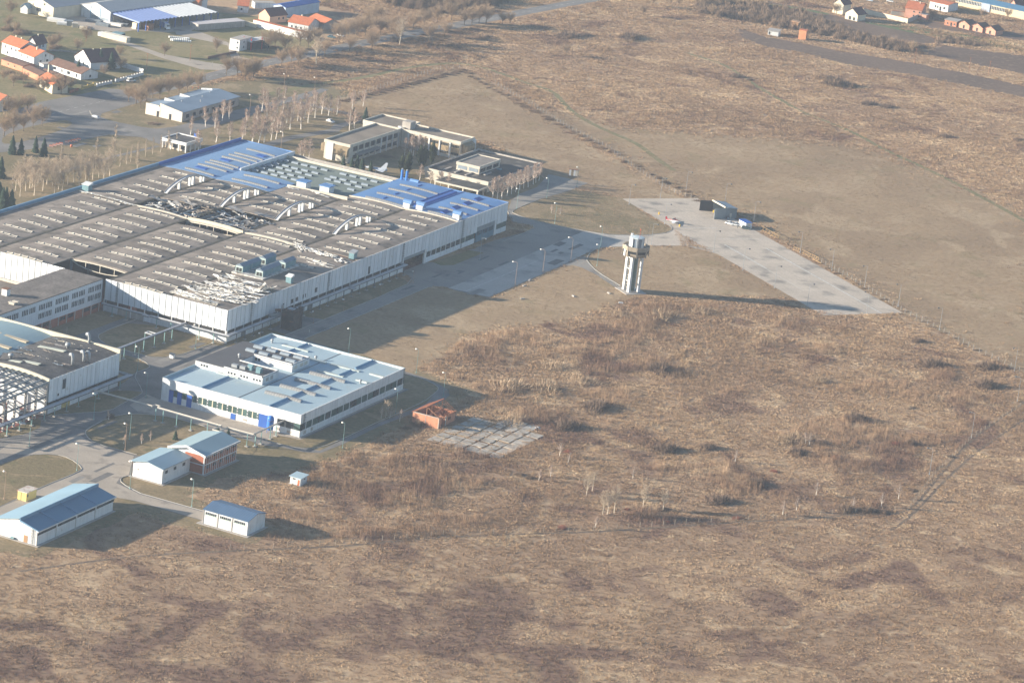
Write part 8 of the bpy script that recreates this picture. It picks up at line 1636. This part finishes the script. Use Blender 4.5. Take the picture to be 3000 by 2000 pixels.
# rank weeds stand thickest on the unmanaged ground outside the old fence, to the south west
wz_ = at(350, 1880); wz2 = at(1500, 1900); wd_ = .20 * np.exp(-((tx_ - wz_.x) ** 2 + (ty_ - wz_.y) ** 2) / 45 ** 2) + .10 * np.exp(-((tx_ - wz2.x) ** 2 + (ty_ - wz2.y) ** 2) / 60 ** 2)
wb_ = (n1 + .35 * (n3 - .5) + .55 * (u - .5) + wd_) > .63; pb_ = (n2 + .4 * (u - .5)) > .62
a_ = pb_ & ~wb_; b_ = wb_; c_ = ~pb_ & ~wb_
hv_ = lambda k: .5 + 1.0 * n3[k]
scatter('dry_grass', 'tan tussocky dry grass covering the rough fields', tx_[c_], ty_[c_], (.55 + .8 * n4[c_]) * fs[c_] * rg.uniform(.7, 1.3, c_.sum()), hv_(c_) * (.35 + .6 * n1[c_]) * rg.uniform(.6, 1.4, c_.sum()), clump_mesh(1, 30, .10, .42, .075, .70, .75).mesh('tussock', g_tan))
scatter('matted_grass', 'pale matted grass patches in the rough fields', tx_[a_], ty_[a_], (.55 + .9 * n4[a_]) * fs[a_] * rg.uniform(.7, 1.4, a_.sum()), .3 + .6 * rg.random(a_.sum()), clump_mesh(2, 30, .06, .32, .10, .78, 1.0).mesh('mat_clump', g_pale))
scatter('brown_weeds', 'dark brown dry weed stalks in the rough fields', tx_[b_], ty_[b_], (.55 + .6 * n2[b_]) * fs[b_] * rg.uniform(.7, 1.4, b_.sum()), hv_(b_) * (.45 + .7 * rg.random(b_.sum())), clump_mesh(3, 24, .22, .75, .035, .70, .25).mesh('weed_clump', g_brn))
# tall pale weeds and rank growth inside the old fence
inside_f = PX(AT, (1150, 1090), (1340, 1010), (1500, 960), (1800, 890), (2350, 900), (2660, 940), (2980, 1090), (2900, 1230), (2720, 1400), (2640, 1490), (2500, 1500), (2000, 1530), (1500, 1560), (900, 1590), (620, 1560), (760, 1400), (1000, 1330), (1180, 1250))
rt2 = np.random.default_rng(44); qx = rt2.uniform(60, 270, 60000); qy = rt2.uniform(-190, 250, 60000); qn = fbm(qx + 77, qy - 40, 16) + .3 * (fbm(qx, qy, 60) - .5); qk = pip(qx, qy, inside_f) & (qn + .12 * (rt2.random(60000) - .5) > .585)
for poly in (tower_lawn, estate, [(91, -30), (103, -30), (103, -16), (91, -16)], [(p[0] + 104.5, p[1] - 42) for p in SP]): qk &= ~pip(qx, qy, poly)
qx, qy, qn = qx[qk], qy[qk], qn[qk]; hq = rt2.random(len(qx)) < .55
scatter('tall_weeds', 'tall pale dead weeds in soft patches of the rough field', qx[hq], qy[hq], rt2.uniform(.7, 1.4, hq.sum()), np.clip((qn[hq] - .5) * 6, .4, 1.5), clump_mesh(7, 16, .6, 1.7, .022, .8, .12).mesh('tall_weed', grass_mat('tall_weed', (1.15, 1.08, 1.08), .2)))
scatter('rank_weeds', 'tall brown dead weeds in soft patches of the rough field', qx[~hq], qy[~hq], rt2.uniform(.7, 1.4, (~hq).sum()), np.clip((qn[~hq] - .5) * 6, .4, 1.4), clump_mesh(8, 16, .5, 1.5, .024, .8, .15).mesh('rank_weed', grass_mat('rank_weed', (.72, .64, .62), .2)))
# short blades on the mown ground
ml = np.zeros(len(gx_), bool)
for poly in (east_field, north_field, tower_lawn, taxi_lawn): ml |= pip(gx_, gy_, poly)
for poly in (apron_poly, ap_poly): ml &= ~pip(gx_, gy_, poly)
lx, ly, ld = gx_[ml], gy_[ml], dist[ml]; s_ = rg.random(len(lx)) < .55; lx, ly, ld = lx[s_], ly[s_], ld[s_]; k_ = fbm(lx, ly, 18)
scatter('mown_grass', 'short dry grass on the mown airfield', lx, ly, np.clip(ld / 1000, .9, 1.7) * .9, .2 + .55 * k_, clump_mesh(4, 16, .08, .26, .07, .65, .6).mesh('short_clump', g_lawn))
# far scrub wood: one mass of bare stems
def inpoly_points(poly, n, seed):
    r_ = np.random.default_rng(seed); P = np.array(poly); x = r_.uniform(P[:, 0].min(), P[:, 0].max(), n * 6); y = r_.uniform(P[:, 1].min(), P[:, 1].max(), n * 6); k = pip(x, y, poly); return x[k][:n], y[k][:n]
wood1 = PX(KE, (-650, -40), (0, 60), (300, 120), (800, 310), (1350, 440), (1400, 500), (1150, 470), (700, 370), (380, 310), (-100, 220), (-650, 120)); wood2 = PX(K1, (1300, -60), (2500, -60), (2400, 60), (1900, 130), (1650, 100), (1300, 30)); wood3 = PX(KE, (1560, 350), (2000, 400), (2000, 440), (1560, 390))
sm = thicket_mesh(60, 260, .03).mesh('scrub_stems', th_br); sm2 = thicket_mesh(61, 220, .03).mesh('scrub_stems', th_dark)
for nm, lb_, poly, n, hh in (('scrub_wood', 'dense bare scrub belt beside the ploughed strip', wood1, 900, 4.0), ('far_wood', 'far bare wood beyond the main road', wood2, 420, 6.0), ('field_scrub', 'scrub patch between the far ploughed fields', wood3, 60, 2.5)):
    x, y = inpoly_points(poly, n, n); r_ = np.random.default_rng(n); s = r_.uniform(1.4, 2.8, len(x)); o = scatter(nm, lb_, x, y, s, hh / 2.2 * r_.uniform(.6, 1.3, len(x)), sm if nm != 'scrub_wood' else sm2 if False else sm); o['category'] = 'scrub'
    n2_ = n // 5; 
    if nm != 'field_scrub':
        o = scatter(nm + '_undergrowth', lb_.replace('bare', 'dark bare'), x[::3] + 1, y[::3] + 1, s[::3], hh / 3 * np.ones(len(x[::3])), sm2); o['category'] = 'scrub'
ty3 = PX(K1, (150, 640), (900, 460), (1500, 330), (2352, 240), (2352, 560), (1600, 560), (800, 770), (400, 800)); x, y = inpoly_points(ty3, 260, 9); r_ = np.random.default_rng(9); o = scatter('field_brush', 'low brown brush on the rough field by the road', x, y, r_.uniform(.9, 2.2, len(x)), r_.uniform(.5, .9, len(x)), sm); o['category'] = 'scrub'
# ------------------------------------------------------------------ small oddments
for (K, x, y, lb_) in ((KA, 115, 1060, 'long concrete block lying on the lawn by the apron lamps'), (KA, 160, 1010, 'small concrete block nearest the asphalt apron edge'), (KA, 95, 1180, 'dark rimmed concrete block lying alone on the lawn'), (KA, 565, 1155, 'squat concrete block lying between path and rough grass'), (KA, 890, 1128, 'flat concrete chunks beside the control tower base'), (KA, 1000, 1218, 'white stone at the edge of the rough grass below the tower')):
    p = K(x, y); o = tag(MB().hexa([(-.9, -.4, 0), (.9, -.45, 0), (.85, .4, 0), (-.9, .45, 0), (-.8, -.35, .4), (.75, -.3, .5), (.8, .35, .42), (-.8, .3, .36)]).build('concrete_block', conc if x != 1000 else white2, None, loc=(p.x, p.y, .02), rz=x * .01), lb_, 'concrete block')
for (K, x, y, lb_, c_) in ((K0, 1950, 622, 'round white road sign on the meadow side of the main road', lamp_w), (K0, 2185, 680, 'round white road sign on the field side of the main road', lamp_w), (K1, 668, 520, 'round red and white road sign before the big bare tree', red_p), (B6, 955, 745, 'round yellow sign on a short post beyond the workshop', yellow), (K1, 410, 480, 'white square road sign among the roadside trees', lamp_w)):
    p = K(x, y); o = thing('road_sign', lb_, 'road sign', (p.x, p.y, 0), R(-60)); MB().tube([(0, 0, 0), (0, 0, 2.2)], .05, 5).build('post', steel, o); MB().tube([(0, -.03, 2.4), (0, .03, 2.4)], .55, 12).build('sign_plate', lamp_w, o); MB().tube([(0, -.05, 2.4), (0, -.035, 2.4)], .42, 12).build('sign_face', c_, o)
for (x, y, lb_) in ((1770, 812, 'orange cone beside the trunk behind the entrance shed'), (1825, 806, 'orange cone farther along behind the entrance shed')):
    p = K0(x, y); o = tag(MB().lathe([(.28, 0), (.28, .06), (.2, .08), (.04, .75)], 8).build('traffic_cone', ob, None, loc=(p.x, p.y, 0)), lb_, 'cone')
p = B9(1580, 935); o = thing('utility_box', 'small white utility box on the kerb of the courtyard lawn', 'utility box', (p.x, p.y, .05)); MB().box(-.9, -.7, 0, .9, .7, 1.4).build('cabinet', white2, o); MB().box(-1, -.8, 1.4, 1, .8, 1.55).build('lid', conc, o)

# ------------------------------------------------------------------ haze
hz = MB().box(-900, -1300, -1.0, 1100, 1700, 360.0).build('haze', [], None); hz['kind'] = 'stuff'; hz['label'] = 'thin bluish winter haze over the whole airfield'; hz['category'] = 'haze'
hm = bpy.data.materials.new('haze'); hm.use_nodes = True; t = hm.node_tree; t.nodes.clear(); out = t.nodes.new('ShaderNodeOutputMaterial'); pv = t.nodes.new('ShaderNodeVolumePrincipled'); pv.inputs['Color'].default_value = (.66, .80, 1.0, 1); pv.inputs['Density'].default_value = .00009; pv.inputs['Anisotropy'].default_value = .2; t.links.new(pv.outputs[0], out.inputs['Volume']); hz.data.materials.append(hm)
